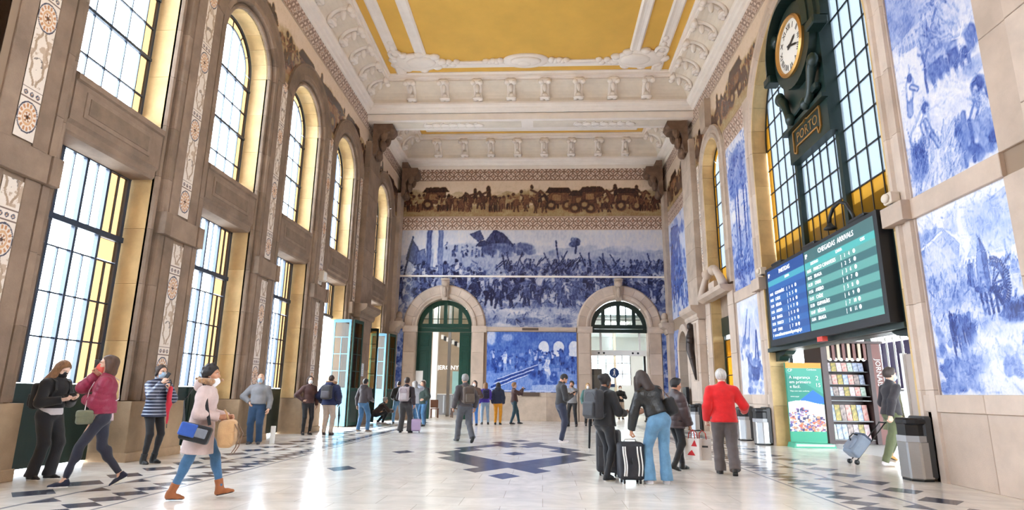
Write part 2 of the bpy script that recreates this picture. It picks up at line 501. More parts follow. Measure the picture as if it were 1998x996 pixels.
def slab(name, parent, fn, u0, u1, v0, v1, d0, d1, m=None, ch=0.008):
    """one dressed stone: chamfered on its front edges"""
    if d1 - d0 < 0.02: ch = 0.002
    r = [(u0, v0, d0), (u1, v0, d0), (u1, v1, d0), (u0, v1, d0), (u0, v0, d1 - ch), (u1, v0, d1 - ch), (u1, v1, d1 - ch), (u0, v1, d1 - ch),
         (u0 + ch, v0 + ch, d1), (u1 - ch, v0 + ch, d1), (u1 - ch, v1 - ch, d1), (u0 + ch, v1 - ch, d1)]
    mb = MB().add([fn(*p) for p in r], [(3, 2, 1, 0)] + [(i, (i + 1) % 4, 4 + (i + 1) % 4, 4 + i) for i in range(4)] + [(4 + i, 4 + (i + 1) % 4, 8 + (i + 1) % 4, 8 + i) for i in range(4)] + [(8, 9, 10, 11)])
    return mk(name, mb, m or random.choice(STONE), parent)

def course(name, parent, fn, u0, u1, v0, v1, d0, d1, step, mats=STONE, gap=0.006):
    k = max(1, round((u1 - u0) / step)); w = (u1 - u0) / k
    for i in range(k): slab(name, parent, fn, u0 + i * w, u0 + (i + 1) * w - gap, v0, v1, d0, d1, random.choice(mats))

def moulding(name, parent, fn, u0, u1, prof, m, axis='u'):
    """horizontal moulding: prof is [(v,d)...] closed outline"""
    mb = MB(); n = len(prof)
    vs = [fn(u0, v, d) for v, d in prof] + [fn(u1, v, d) for v, d in prof]
    mb.add(vs, [tuple(range(n))[::-1], tuple(range(n, 2 * n))] + [(i, (i + 1) % n, n + (i + 1) % n, n + i) for i in range(n)])
    return mk(name, mb, m, parent)

# ------------------------------------------------------------------ floor
def mat_floor():
    m = bpy.data.materials.new('polished_cream_marble'); m.use_nodes = True
    nt = m.node_tree; N = nt.nodes; L = nt.links; b = N['Principled BSDF']
    tc = N.new('ShaderNodeTexCoord')
    mp = N.new('ShaderNodeMapping'); mp.inputs['Scale'].default_value = (1 / 0.8, 1 / 0.8, 1)
    L.new(tc.outputs['Object'], mp.inputs[0])
    br = N.new('ShaderNodeTexBrick'); br.offset = 0.5
    br.inputs['Color1'].default_value = S(232, 226, 218); br.inputs['Color2'].default_value = S(224, 216, 206); br.inputs['Mortar'].default_value = S(198, 188, 178)
    br.inputs['Scale'].default_value = 1; br.inputs['Mortar Size'].default_value = 0.006; br.inputs['Brick Width'].default_value = 1.2; br.inputs['Row Height'].default_value = 0.7; br.inputs['Bias'].default_value = -0.2
    L.new(mp.outputs[0], br.inputs['Vector'])
    n = N.new('ShaderNodeTexNoise'); n.inputs['Scale'].default_value = 1.3; n.inputs['Detail'].default_value = 8; n.inputs['Roughness'].default_value = .65
    n.inputs['Distortion'].default_value = 1.5
    L.new(tc.outputs['Object'], n.inputs['Vector'])
    r = N.new('ShaderNodeMapRange'); r.inputs[1].default_value = .3; r.inputs[2].default_value = .7; r.inputs[3].default_value = .88; r.inputs[4].default_value = 1.06
    L.new(n.outputs['Fac'], r.inputs[0])
    mx = N.new('ShaderNodeMix'); mx.data_type = 'RGBA'; mx.blend_type = 'MULTIPLY'; mx.inputs[0].default_value = 1
    L.new(br.outputs['Color'], mx.inputs[6]); L.new(r.outputs[0], mx.inputs[7]); L.new(mx.outputs[2], b.inputs['Base Color'])
    r2 = N.new('ShaderNodeMapRange'); r2.inputs[3].default_value = .10; r2.inputs[4].default_value = .30
    L.new(n.outputs['Fac'], r2.inputs[0]); L.new(r2.outputs[0], b.inputs['Roughness'])
    n2 = N.new('ShaderNodeTexNoise'); n2.inputs['Scale'].default_value = 2.2; n2.inputs['Detail'].default_value = 2
    L.new(tc.outputs['Object'], n2.inputs['Vector'])
    bp = N.new('ShaderNodeBump'); bp.inputs['Strength'].default_value = .05; bp.inputs['Distance'].default_value = .05
    L.new(n2.outputs['Fac'], bp.inputs['Height']); L.new(bp.outputs[0], b.inputs['Normal'])
    return m
floor = mk('floor', MB().box(XL - 1.2, XR + 1.2, YF - .5, YB + .6, -0.3, 0.0), mat_floor(), kind='structure')
SLATE = [mat('slate_tile_%d' % i, S(*c), 0.2, var=0.25, vscale=4) for i, c in enumerate([(72, 78, 96), (84, 88, 104), (62, 68, 86)])]
GREYT = mat('grey_marble_tile', S(150, 150, 156), 0.2, var=0.15, vscale=4)
def diamond_mesh(a, b, m, tri=0):
    if tri: v = [(-a * tri, -b, 0), (-a * tri, b, 0), (a * tri, 0, 0)]
    else: v = [(-a, 0, 0), (0, -b, 0), (a, 0, 0), (0, b, 0)]
    n = len(v); mb = MB().add([(x, y, -.004) for x, y, z in v] + [(x, y, .0015) for x, y, z in v], [tuple(range(n))[::-1], tuple(range(n, 2 * n))] + [(i, (i + 1) % n, n + (i + 1) % n, n + i) for i in range(n)])
    me = bpy.data.meshes.new('floor_tile'); me.from_pydata(mb.v, [], mb.f); me.materials.append(m); fix_normals(me); return me
D_BIG = [diamond_mesh(.285, .30, m) for m in SLATE]
D_CH = [diamond_mesh(.24, .195, m) for m in SLATE]
D_TR = [[diamond_mesh(.13, .19, m, s) for m in SLATE] for s in (1, -1)]
D_ST = [diamond_mesh(.252, .37, m) for m in SLATE]
def ftile(ms, x, y, z=0.0): inst('floor_tile', random.choice(ms), floor, (x, y, z))
for s in (-1, 1):
    k = 0; y = 4.2
    while y < 26.5:
        ftile(D_BIG, XM + s * 5.6, y); y += .82
    y = 4.4
    while y < 27:
        ftile(D_CH, XM + s * 4.46, y)
        if k % 2 == 0: ftile(D_TR[0 if s < 0 else 1], XM + s * 4.98, y + .2)
        k += 1; y += .4
    for dx, w in ((5.13, .05), (4.16, .04)):
        mk('floor_strip', MB().box(XM + s * dx - w / 2, XM + s * dx + w / 2, 2, 27.2, -.004, .0012), GREYT, floor)
for j in range(-11, 12):
    for i in range(-7, 8):
        if (i + j) % 2: continue
        d = abs(i) / 7.0 + abs(j) / 11.0
        on = d <= 1.02 and (d > 0.74 or (abs(i) <= 2 and abs(j) in (5, 7) and abs(i) > 0) or (i == 0 and j in (0, -5)) or (j < -1 and d > .5))
        if (abs(i), abs(j)) in ((0, 8), (1, 9)) : on = False
        if on: ftile(D_ST, XM + i * .245, 13.45 + j * .36)
for x in (-3.0, 1.9): ftile(D_ST, x, 13.42)
for x, y in ((-3.35, 10.4), (2.2, 16.5)): ftile(D_ST, x, y)

# ------------------------------------------------------------------ outside ground and platform
mk('ground_outside', MB().box(-90, XL - 1.2, -60, 90, -.35, -.06), mat('street_paving', S(176, 172, 166), .8, var=.15), kind='structure')
mk('ground_platform', MB().box(XR + 1.2, 60, -60, 60, -.3, -.004), mat('platform_concrete', S(214, 212, 210), .35, var=.08), kind='structure')
mk('ground_north', MB().box(-9, XR + 1.2, YB + 12.2, 90, -.35, -.06), mat('paving_north', S(190, 186, 180), .8), kind='structure')

# ------------------------------------------------------------------ tile strip (rosettes) and border pattern painting
CREAM, BROWN = np.array((232, 220, 206.)), np.array((150, 108, 76.))
def strip_rgb(p, z0):
    """painted grotesque strip: rosettes, rows of flowers, cartouches"""
    u = p.U0 / p.w; v = p.V0; w = p.w
    C = np.zeros(p.U0.shape + (3,)); C[:] = (234, 222, 210)
    def put(mask, col, a=1.0):
        mm = np.clip(mask, 0, 1)[..., None] * a; C[:] = C * (1 - mm) + np.array(col, float) * mm
    y = 0.1; k = 0
    while y < p.h:
        if k % 3 == 0:        # rosette
            cy = y + .5 * w * 1.35; R = np.hypot((u - .5) * w, (v - cy) * .72) / (w * .5)
            th = np.arctan2((v - cy) * .72, (u - .5) * w)
            put((np.abs(R - .97) < .05).astype(float), (60, 62, 80))
            put((np.abs(R - .74) < .13) * (np.cos(th * 14) > -.1), (196, 138, 92))
            put((np.abs(R - .45) < .08).astype(float), (214, 170, 128))
            put(((R < .33) & (np.cos(th * 6) > -.2)).astype(float), (160, 104, 54)); put((R < .12).astype(float), (70, 50, 40))
            y += w * 1.5
        elif k % 3 == 1:      # flower band
            for uu in (.2, .5, .8):
                R = np.hypot((u - uu) * w, v - (y + .07)) / (w * .1)
                put((np.abs(R - .75) < .3).astype(float), (92, 88, 100)); put((R < .35).astype(float), (190, 140, 90))
            put((np.abs(v - y) < .008) * 1.0, (120, 96, 84)); put((np.abs(v - y - .15) < .008) * 1.0, (120, 96, 84))
            y += .2
        else:                 # grotesque cartouche
            H = w * 2.6; t = (v - y) / H
            inside = (t > 0) & (t < 1)
            n = fbm(p.U0 * 3, p.V0 * 3, 4, 31 + k)
            s_ = np.abs(u - .5) + .05 * np.sin(t * 22)
            put((inside & (np.abs(s_ - .28 * np.sin(t * PI) - .08) < .06)) * 1.0, (172, 148, 124))
            put((inside & (np.hypot((u - .5) * w, (t - .4) * H) < w * .3) & (n > .47)) * 1.0, (120, 112, 108))
            put((inside & (n > .56)) * 1.0, (186, 160, 136), .8)
            y += H
        k += 1
    return C

def tile_strip(parent, fn, u0, u1, v0, v1, step, d=0.012, seed=0):
    p = Paint(u1 - u0, v1 - v0, step, warp=0, seed=seed)
    return p.mesh('tile_strip', fn, u0, v0, TILE_B, parent, d=d, rgb=strip_rgb(p, v0))

def band_rgb(p, T=0.46):
    a = (p.U0 / T) % 1.0; b = (p.V0 / T) % 1.0
    C = np.zeros(p.U0.shape + (3,)); C[:] = (228, 210, 196)
    d1 = np.abs(np.hypot(a - .5, b - .5) - .5); d2 = np.minimum.reduce([np.hypot(a - x, b - y) for x in (0, 1) for y in (0, 1)])
    m = (d1 < .065) | (np.abs(d2 - .5) < .065)
    C[m] = (136, 104, 86)
    C[(d2 < .12)] = (166, 120, 96); C[(np.hypot(a - .5, b - .5) < .10)] = (176, 130, 100)
    e = (p.V0 < .03) | (p.V0 > p.h - .03)
    C[e] = (190, 160, 140)
    return C
def border_band(parent, fn, u0, u1, v0, v1, step, d=0.01, cull=None):
    p = Paint(u1 - u0, v1 - v0, step, warp=0)
    return p.mesh('border_tiles', fn, u0, v0, TILE_B, parent, cull=cull, d=d, rgb=band_rgb(p))

# earth-coloured frieze of riders and carts
_FT = np.array([0, .15, .3, .5, .7, 1.0])
_FC = np.array([(230, 208, 186), (202, 178, 146), (166, 142, 100), (138, 96, 68), (92, 58, 46), (44, 32, 30)], float)
def earth(t): return np.stack([np.interp(t, _FT, _FC[:, k]) for k in range(3)], -1)
def frieze(parent, fn, u0, u1, v0, v1, step, seed, cull=None, n=None):
    p = Paint(u1 - u0, v1 - v0, step, warp=.04, seed=seed); r = p.rng; h = p.h
    p.below(lambda U: h * (.42 + .1 * np.sin(U * .9 + seed)), .2, soft=.3)
    p.below(lambda U: h * (.3 + .05 * np.sin(U * 1.7)), .32, soft=.2)
    p.scatter(int(p.w * 3), 0, p.w, h * .42, h * .62, .22, .2, .4, .6, asp=1.8, rot=0)
    p.scatter(int(p.w * 4), 0, p.w, 0, h * .3, .12, .2, .5, .5, asp=2.5, rot=0)
    n = int((n or int(p.w * 1.15)) * 1.7)
    p.scatter(int(p.w * 9), 0, p.w, h * .12, h * .6, .10, .35, .8, .55, .9)
    for i in range(n):
        u = (i + .5) / n * p.w + r.uniform(-.2, .2); k = r.random(); v = h * r.uniform(.1, .24)
        if k < .5: p.horse(u, v, h * r.uniform(.42, .55), r.uniform(.6, .95), 1 if r.random() < .5 else -1)
        elif k < .68:
            p.poly([(u - .6, v + .3), (u + .6, v + .3), (u + .5, v + .95), (u - .5, v + .95)], r.uniform(.5, .75)); p.poly([(u - .7, v + .9), (u + .7, v + .9), (u + .5, v + 1.15), (u - .5, v + 1.15)], .9)
            p.poly([(u - .35, v + .45), (u + .1, v + .45), (u + .1, v + .8), (u - .35, v + .8)], .45)
            for s in (-.4, .4):
                p.ell(u + s, v + .22, .24, .24, .9); p.ell(u + s, v + .22, .17, .17, .35)
            p.horse(u + 1.1, v, h * .42, .75, 1, False)
        else:
            for q in range(3): p.figure(u + q * .25 - .25, v + .05, h * r.uniform(.36, .46), r.uniform(.6, .9), .3)
    p.brush(.35, 5, 16)
    return p.mesh('frieze_tiles', fn, u0, v0, TILE, parent, cull=cull, d=.01, ramp=earth)

PLN = [mat('granite_tan_%d' % i, S(*c), 0.78, var=0.25, vscale=1.6, bump=0.3, bscale=70) for i, c in enumerate([(172, 146, 116), (164, 139, 110), (180, 153, 123)])]  # plinth granite, warm light on the pier feet painted into the tone
# ------------------------------------------------------------------ LEFT WALL
wall_left = empty('wall_left', (XL, 0, 0), kind='structure')
mb = MB()
edges = [YF] + [(a + b) / 2 for a, b in zip(LBAYS[:-1], LBAYS[1:])] + [YB]
edges[0] = YF
mb2 = MB()
for c, a, b in zip(LBAYS, edges[:-1], edges[1:]):
    arch_face(mb, fL, c, LH + .24, LSP, a, b, 13.2, 0.0)
    arch_face(mb2, fL, c, LH + .02, LSP, a, b, 15.2, XG - XL - .02)
mk('wall_core', mb, MORTAR, wall_left)
mk('wall_outer_face', mb2, STONE_D, wall_left)
PR_REV = [(0.0, -.62), (0.0, -.12), (.05, -.12), (.05, -.62)]          # lining of the opening
PR_ARC = [(0, -.16), (0, -.11), (.02, -.06), (.06, -.04), (.10, -.06), (.115, -.11), (.15, -.11), (.155, -.04), (.17, .0), (.19, .03), (.32, .03), (.32, -.02), (.22, -.16)]
PR_RING = [(.32, -.01), (.32, .03), (.35, .05), (.58, .05), (.62, .08), (.67, .08), (.68, 0)]
VIS = [9.5, 13.4, 17.25, 21.15, 26.5]
for c in LBAYS:
    if c in VIS:
        arch_blocks('reveal_stone', wall_left, fL, c, LH, LSP, 1.05, PR_REV, 1.04, 9, REV, jambs=(1,))
        arch_blocks('archivolt_stone', wall_left, fL, c, LH, LSP, 1.05, PR_ARC, 1.04, 9, STONE_B, jambs=(-1, 1))
        mk('extrados_band', sweep_block(MB(), [(c - LH * math.cos(a), LSP + LH * math.sin(a), -math.cos(a), math.sin(a)) for a in np.linspace(0.12, PI - .12, 25)], PR_RING, fL), STONE_B[1], wall_left)
    mk('reveal_lining', sweep_block(MB(), [(c - LH, 0, -1, 0), (c - LH, LSP, -1, 0)], PR_REV, fL), REV[0], wall_left)
    if c not in VIS:
        arch_blocks('reveal_lining', wall_left, fL, c, LH, LSP, 0, PR_REV, 9.5, 3, REV, jambs=(1,))
    # plinth stones either side
    for s in (-1, 1):
        a, b = sorted((c + s * (LH + .0), c + s * (LH + .815)))
        if c > 24 and s > 0: b = YB - .6
        slab('plinth_stone', wall_left, fL, a, b, 0, 1.04, -.62, .10, random.choice(PLN))
        slab('plinth_stone', wall_left, fL, a - .01, b + .01, 0, .16, -.62, .14, random.choice(PLN))
for c0, c1 in zip(LBAYS[:-1], LBAYS[1:]):
    y0, y1 = c0 + LH + .32, c1 - LH - .32
    wide = y1 - y0 > 1.2
    # ledge across the pier
    slab('ledge_stone', wall_left, fL, c0 + LH + .14, c0 + LH + .34, 4.18, 4.62, -.1, .14, STONE_B[1])
    slab('ledge_stone', wall_left, fL, c1 - LH - .34, c1 - LH - .14, 4.18, 4.62, -.1, .14, STONE_B[0])
    if not wide:
        m = (y0 + y1) / 2
        slab('ledge_stone', wall_left, fL, y0 + .03, y1 - .03, 4.18, 4.62, 0, .11, STONE_B[2])
        for z0, z1 in ((1.04, 4.18), (4.62, 10.0)):
            slab('pier_stone', wall_left, fL, y0 + .035, m - .18, z0, z1, 0, .035, random.choice(STONE_B))
            slab('pier_stone', wall_left, fL, m + .18, y1 - .035, z0, z1, 0, .035, random.choice(STONE_B))
        st = .011 if c0 < 10 else (.018 if c0 < 14 else .03)
        if c0 > 5:
            tile_strip(wall_left, fL, m - .17, m + .17, 1.3, 4.1, st, d=.03, seed=1)
            tile_strip(wall_left, fL, m - .17, m + .17, 4.7, 9.9, st, d=.03, seed=2)
    else:   # wide pier with pilaster and console
        for a, b in ((y0 + .05, y0 + .37), (y1 - .37, y1 - .05)):
            tile_strip(wall_left, fL, a, b, 1.3, 4.1, .035, d=.03, seed=1); tile_strip(wall_left, fL, a, b, 4.7, 10.2, .035, d=.03, seed=2)
        a, b = y0 + .42, y1 - .42
        for z0, z1 in zip((0, 1.04, 2.1, 3.15), (1.04, 2.1, 3.15, 4.1)): slab('pilaster_stone', wall_left, fL, a, b, z0, z1 - .006, 0, .36 if z0 < 1 else .28, random.choice(STONE_B))
        moulding('pilaster_cornice', wall_left, fL, a - .22, b + .22, [(4.1, 0), (4.1, .3), (4.2, .36), (4.3, .36), (4.42, .55), (4.5, .6), (4.62, .6), (4.62, 0)], STONE_B[1])
        for i in range(6):
            z0 = 4.62 + i * 1.15; slab('pilaster_stone', wall_left, fL, a + .05, b - .05, z0, z0 + 1.144, 0, .24, random.choice(STONE_B))
    # figures above the piers are part of the frieze; small spot on the second visible pier
def in_left_arch(u, v):
    m = np.zeros(u.shape, bool)
    for c in LBAYS: m |= (np.hypot(u - c, v - LSP) < LH + .45) & (v > LSP - .1) | ((np.abs(u - c) < LH + .45) & (v < LSP))
    return m
frieze(wall_left, fL, 8.0, YB - .1, 9.95, 12.05, .032, 5, cull=in_left_arch, n=30)
border_band(wall_left, fL, 6, YB - .1, 12.1, 12.8, .035)
slab('frieze_moulding', wall_left, fL, 6, YB, 12.04, 12.1, 0, .03)

# spandrel blocks (stone balcony fronts) + windows + doors, left side
def pane_cell(parent, fn, u0, u1, v0, v1, d, me, g=.012, axis='L'):
    p = fn((u0 + u1) / 2, (v0 + v1) / 2, d)
    if axis == 'B': sc = (u1 - u0 - g, .008, v1 - v0 - g)
    else: sc = (.008, u1 - u0 - g, v1 - v0 - g)
    inst('pane', me, parent, p, sc)

def bar_u(mb, fn, u0, u1, v, d, w, t=.04):
    a = fn(u0, v - w / 2, d - t / 2); b = fn(u1, v + w / 2, d + t / 2)
    mb.box(*[q for k in range(3) for q in sorted((a[k], b[k]))])
def bar_v(mb, fn, u, v0, v1, d, w, t=.04):
    a = fn(u - w / 2, v0, d - t / 2); b = fn(u + w / 2, v1, d + t / 2)
    mb.box(*[q for k in range(3) for q in sorted((a[k], b[k]))])

def arch_ring(mb, fn, c, half, spring, d, w=.05, t=.05, n=24, a0=0, a1=PI):
    p = [(c - half * math.cos(a), spring + half * math.sin(a), -math.cos(a), math.sin(a)) for a in np.linspace(a0, a1, n)]
    sweep_block(mb, p, [(-w / 2, d - t / 2), (w / 2, d - t / 2), (w / 2, d + t / 2), (-w / 2, d + t / 2)], fn)

def arch_pane(parent, fn, c, spring, r0, r1, a0, a1, d, m, n=4):
    aa = np.linspace(a0, a1, n + 1)
    pts = [(c - r1 * math.cos(a), spring + r1 * math.sin(a)) for a in aa]
    pts += [(c - r0 * math.cos(a), spring + r0 * math.sin(a)) for a in aa[::-1]] if r0 > .01 else [(c, spring)]
    mk('pane', MB().prism(pts, fn, d - .004, d + .004), m, parent)

def left_window(i, c):
    dG = XG - XL
    w = empty('window_%d' % i, fL(c, 0, dG), kind='structure')
    opened = c in (21.15, 26.5)
    # lower light
    xs = [-1.10 + .275 * k for k in range(9)]
    fr = MB(); th = MB()
    for k in (0, 8): bar_v(fr, fL, c + xs[k] + (.02 if k == 0 else -.02), 1.33 if not opened else 3.93, 5.2, dG, .07, .08)
    bar_u(fr, fL, c - 1.12, c + 1.12, 5.22, dG, .07, .08)
    mk('window_frame', fr, BLUEBAR, w)
    for k in (2, 4, 6): mk('mullion', (lambda m_: (bar_v(m_, fL, c + xs[k], 1.33 if not opened else 3.93, 5.2, dG, .055, .08), m_)[1])(MB()), BLUEBAR, w)
    mk('transom', (lambda m_: (bar_u(m_, fL, c - 1.12, c + 1.12, 3.99, dG + .01, .10, .12), m_)[1])(MB()), BLUEBAR, w)
    for k in (1, 3, 5, 7): bar_v(th, fL, c + xs[k], 3.99, 5.22, dG, .02)
    for k in range(8): pane_cell(w, fL, c + xs[k], c + xs[k + 1], 4.04, 5.19, dG, U_PANE_Y if k in (0, 1, 6, 7) else U_PANE_W)
    if not opened:
        bar_u(th, fL, c - 1.10, c + 1.10, 3.52, dG, .025)
        rows = [1.33, 2.05, 2.77, 3.52]
        for k in (0, 2, 4, 6): pane_cell(w, fL, c + xs[k], c + xs[k + 2], 3.54, 3.94, dG, U_PANE_Y if k in (0, 6) else U_PANE_W)
        for z in rows[1:3]: bar_u(th, fL, c - 1.10, c + 1.10, z, dG, .025)
        for k in (1, 3, 5, 7): bar_v(th, fL, c + xs[k], 1.33, 3.52, dG, .02)
        for a, b in zip(rows[:-1], rows[1:]):
            for k in range(8): pane_cell(w, fL, c + xs[k], c + xs[k + 1], a, b, dG, U_PANE_Y if k in (0, 1, 6, 7) else U_PANE_W)
    # upper light
    z0 = 6.54
    for k in (-1, 1): bar_v(th, fL, c + k * 1.10, z0, LSP, dG, .05, .06)
    us = [-1.10, -.83, -.415, 0, .415, .83, 1.10]; vs = [z0, 6.95, 7.78, 8.46, 9.15]
    for u in us[1:-1]: bar_v(th, fL, c + u, z0, LSP, dG, .022)
    for v in (6.95, 8.46): bar_u(th, fL, c - 1.10, c + 1.10, v, dG, .03)
    for v in (7.78, 9.15):
        bar_u(fr2 := MB(), fL, c - 1.12, c + 1.12, v, dG + .02, .06, .07); mk('saddle_bar', fr2, BLUEBAR, w)
    for a, b in zip(vs[:-1], vs[1:]):
        for k in range(6): pane_cell(w, fL, c + us[k], c + us[k + 1], a, b, dG, U_PANE_Y if k in (0, 5) else U_PANE_W)
    [pane_cell(w, fL, c + us[k], c + us[k + 1], 9.15, LSP, dG, U_PANE_Y if k in (0, 5) else U_PANE_W) for k in range(6)]
    arch_ring(th, fL, c, 1.09, LSP, dG, .06, .06); arch_ring(th, fL, c, .83, LSP, dG, .025, .04)
    for u in (-.415, 0, .415): bar_v(th, fL, c + u, LSP, LSP + math.sqrt(.83 ** 2 - u * u), dG, .022)
    k = 6
    for j in range(k):
        a0, a1 = PI * j / k, PI * (j + 1) / k
        arch_pane(w, fL, c, LSP, .84, 1.09, a0 + .01, a1 - .01, dG, PANE_Y)
        th.bar(fL(c - .85 * math.cos(a0), LSP + .85 * math.sin(a0), dG), fL(c - 1.12 * math.cos(a0), LSP + 1.12 * math.sin(a0), dG), .022)
    for a, b in ((-.83, -.415), (-.415, 0), (0, .415), (.415, .83)):
        q = [(c + u, LSP) for u in (b, a)] + [(c + u, LSP + math.sqrt(max(0, (.82 ** 2) - u * u))) for u in np.linspace(a, b, 5)]
        mk('pane', MB().prism(q, fL, dG - .004, dG + .004), PANE_W, w)
    mk('glazing_bars', th, BLUEBAR, w, kind='stuff')
    # stone spandrel between the lights
    sp = empty('spandrel_block', fL(c, 5.2, -.3), kind='structure')
    pr = [(5.2, -.62), (5.2, -.14), (5.24, -.10), (5.36, -.10), (5.42, -.05), (6.08, -.05), (6.1, -.01), (6.2, -.01), (6.22, -.04), (6.52, -.56), (6.52, -.62)]
    moulding('spandrel_stone', sp, fL, c - LH, c + LH - .04, pr, STONE_B[0])
    slab('spandrel_panel', sp, fL, c - LH + .25, c + LH - .37, 5.54, 5.98, -.05, -.03, STONE_B[2])
    slab('spandrel_panel_field', sp, fL, c - LH + .33, c + LH - .45, 5.62, 5.9, -.03, -.018, STONE_B[1])
    portal(fL(c, 5.9, dG - .1), (0, -PI / 2, 0), 10.0 if False else 9.2, 2.3)
    # doors below
    if not opened:
        d = empty('door_%d' % i, fL(c, 0, dG), kind='structure')
        for s in (-1, 1):
            a, b = sorted((c + s * .01, c + s * 1.12))
            mk('door_leaf', (lambda m_: m_.box(XG - .03, XG + .03, a, b, .04, 1.32))(MB()), GREEN_D, d)
            mk('door_panel', (lambda m_: m_.box(XG + .03, XG + .045, a + .14, b - .14, .22, 1.16))(MB()), GREEN_D, d)
            mk('door_stile', (lambda m_: m_.box(XG + .03, XG + .05, a + .02, a + .08, .06, 1.3))(MB()), GREEN_D, d)
    else:
        mk('door_threshold', MB().box(XG - .1, XG + .1, c - 1.14, c + 1.14, -.02, .012), STONE_L[0], wall_left)
for i, c in enumerate(LBAYS): left_window(i + 1, c)

# folding door leaves standing open in the last two left bays
GREEN_LT = mat('green_paint_worn', S(52, 74, 68), .7, var=.15, spec=.15)
BLUE_P = mat('pale_blue_paint', S(96, 134, 152), .75, var=.1, spec=.1)
PANE_OP = mat_pane('cream_glass', (.52, .44, .28, 1), gloss=.015)
U_PANE_OP = unit_box('pane', PANE_OP)
def open_leaf(name, p0, p1, m, mlow, label_n, cols=2):
    """a glazed folding leaf from plan point p0 to p1"""
    r = empty(name, (p0[0], p0[1], 0), math.atan2(p1[1] - p0[1], p1[0] - p0[0]), kind='structure')
    L = math.hypot(p1[0] - p0[0], p1[1] - p0[1]); H = 3.9
    def put(n, x0, x1, z0, z1, t, mm): return mk(n, MB().box(x0, x1, -t, t, z0, z1), mm, r, rel=True)
    for x in (.04, L - .04): put('door_stile', x - .04, x + .04, .03, H, .025, m)
    for z in (.1, 1.33, H - .05): put('door_rail', .08, L - .08, z - .06, z + .06, .025, m)
    put('door_panel', .08, L - .08, .16, 1.27, .012, mlow)
    put('door_panel_field', .16, L - .16, .3, .75, .02, mlow)
    zz = [1.39, 2.0, 2.62, 3.24, H - .1]
    for z in zz[1:-1]: put('glazing_bar', .08, L - .08, z - .012, z + .012, .02, m)
    for k in range(1, cols): put('glazing_bar', .08 + k * (L - .16) / cols - .012, .08 + k * (L - .16) / cols + .012, 1.39, zz[3], .02, m)
    for a, b in zip(zz[:-1], zz[1:]):
        k = cols if b < H - .2 else 1
        for q in range(k):
            x0 = .08 + q * (L - .16) / k; x1 = .08 + (q + 1) * (L - .16) / k
            o = bpy.data.objects.new('pane', U_PANE_OP); COL.objects.link(o); o.parent = r
            o.location = ((x0 + x1) / 2, 0, (a + b) / 2); o.scale = (x1 - x0 - .02, .008, b - a - .02)
    return r
open_leaf('door_8', (-7.85, 22.2), (-7.15, 22.16), BLUE_P, BLUE_P, 0)
open_leaf('door_9', (-7.08, 22.2), (-6.94, 22.95), GREEN_LT, GREEN_D, 0)
open_leaf('door_10', (-7.95, 25.4), (-7.0, 25.42), GREEN_D, GREEN_D, 0)
open_leaf('door_11', (-7.95, 27.6), (-7.2, 27.55), BLUE_P, BLUE_P, 0)
open_leaf('door_12', (-7.1, 27.6), (-6.95, 28.3), GREEN_LT, GREEN_D, 0)

# ------------------------------------------------------------------ RIGHT WALL
wall_right = empty('wall_right', (XR, 0, 0), kind='structure')
BC, BH, BSP = 13.6, 3.15, 8.2
NC, NH, NSP = 21.05, 1.05, 9.4
mb = MB(); mb2 = MB()
for c, half, sp, a, b, z0 in ((.5, 1.05, 9.4, YF, 2.5, 4.9), (4.6, 1.05, 9.4, 2.5, 7.0, 4.9), (BC, BH, BSP, 7.0, 18.9, 0), (NC, NH, NSP, 18.9, 24.0, 0), (26.6, .8, 3.2, 24.0, YB, 0)):
    arch_face(mb, fR, c, half, sp, a, b, 13.2, 0.0, z0); arch_face(mb2, fR, c, half, sp, a, b, 15.2, -.42, z0)
mk('wall_core', mb, MORTAR, wall_right); mk('wall_outer_face', mb2, STONE_D, wall_right)
PRR = [(0, -.42), (0, .06), (.06, .06), (.06, -.42)]
PRA = [(.06, 0), (.06, .06), (.12, .10), (.20, .10), (.24, .05), (.34, .05), (.38, .09), (.52, .09), (.55, .03), (.55, 0)]
arch_blocks('reveal_stone', wall_right, fR, BC, BH, BSP, 0, PRR, 1.05, 15, REV)
arch_blocks('archivolt_stone', wall_right, fR, BC, BH, BSP, 4.5, PRA, 1.2, 15, STONE_L)
arch_blocks('archivolt_stone', wall_right, fR, BC, BH, 4.16, 0, PRA, 1.4, 15, STONE_L, arch=False)
for s in (-1, 1):
    a, b = sorted((BC + s * (BH - .06), BC + s * (BH + .56)))
    slab('ledge_stone', wall_right, fR, a, b, 4.16, 4.5, 0, .22, STONE_L[1])
arch_blocks('reveal_stone', wall_right, fR, NC, NH, NSP, 0, PRR, 1.05, 7, REV)
arch_blocks('archivolt_stone', wall_right, fR, NC, NH, NSP, 4.9, PRA, 1.1, 7, STONE)
mk('keystone', MB().prism([(NC - .32, 10.9), (NC + .32, 10.9), (NC + .42, 12.0), (NC - .42, 12.0)], fR, 0, .24), STONE[1], wall_right)
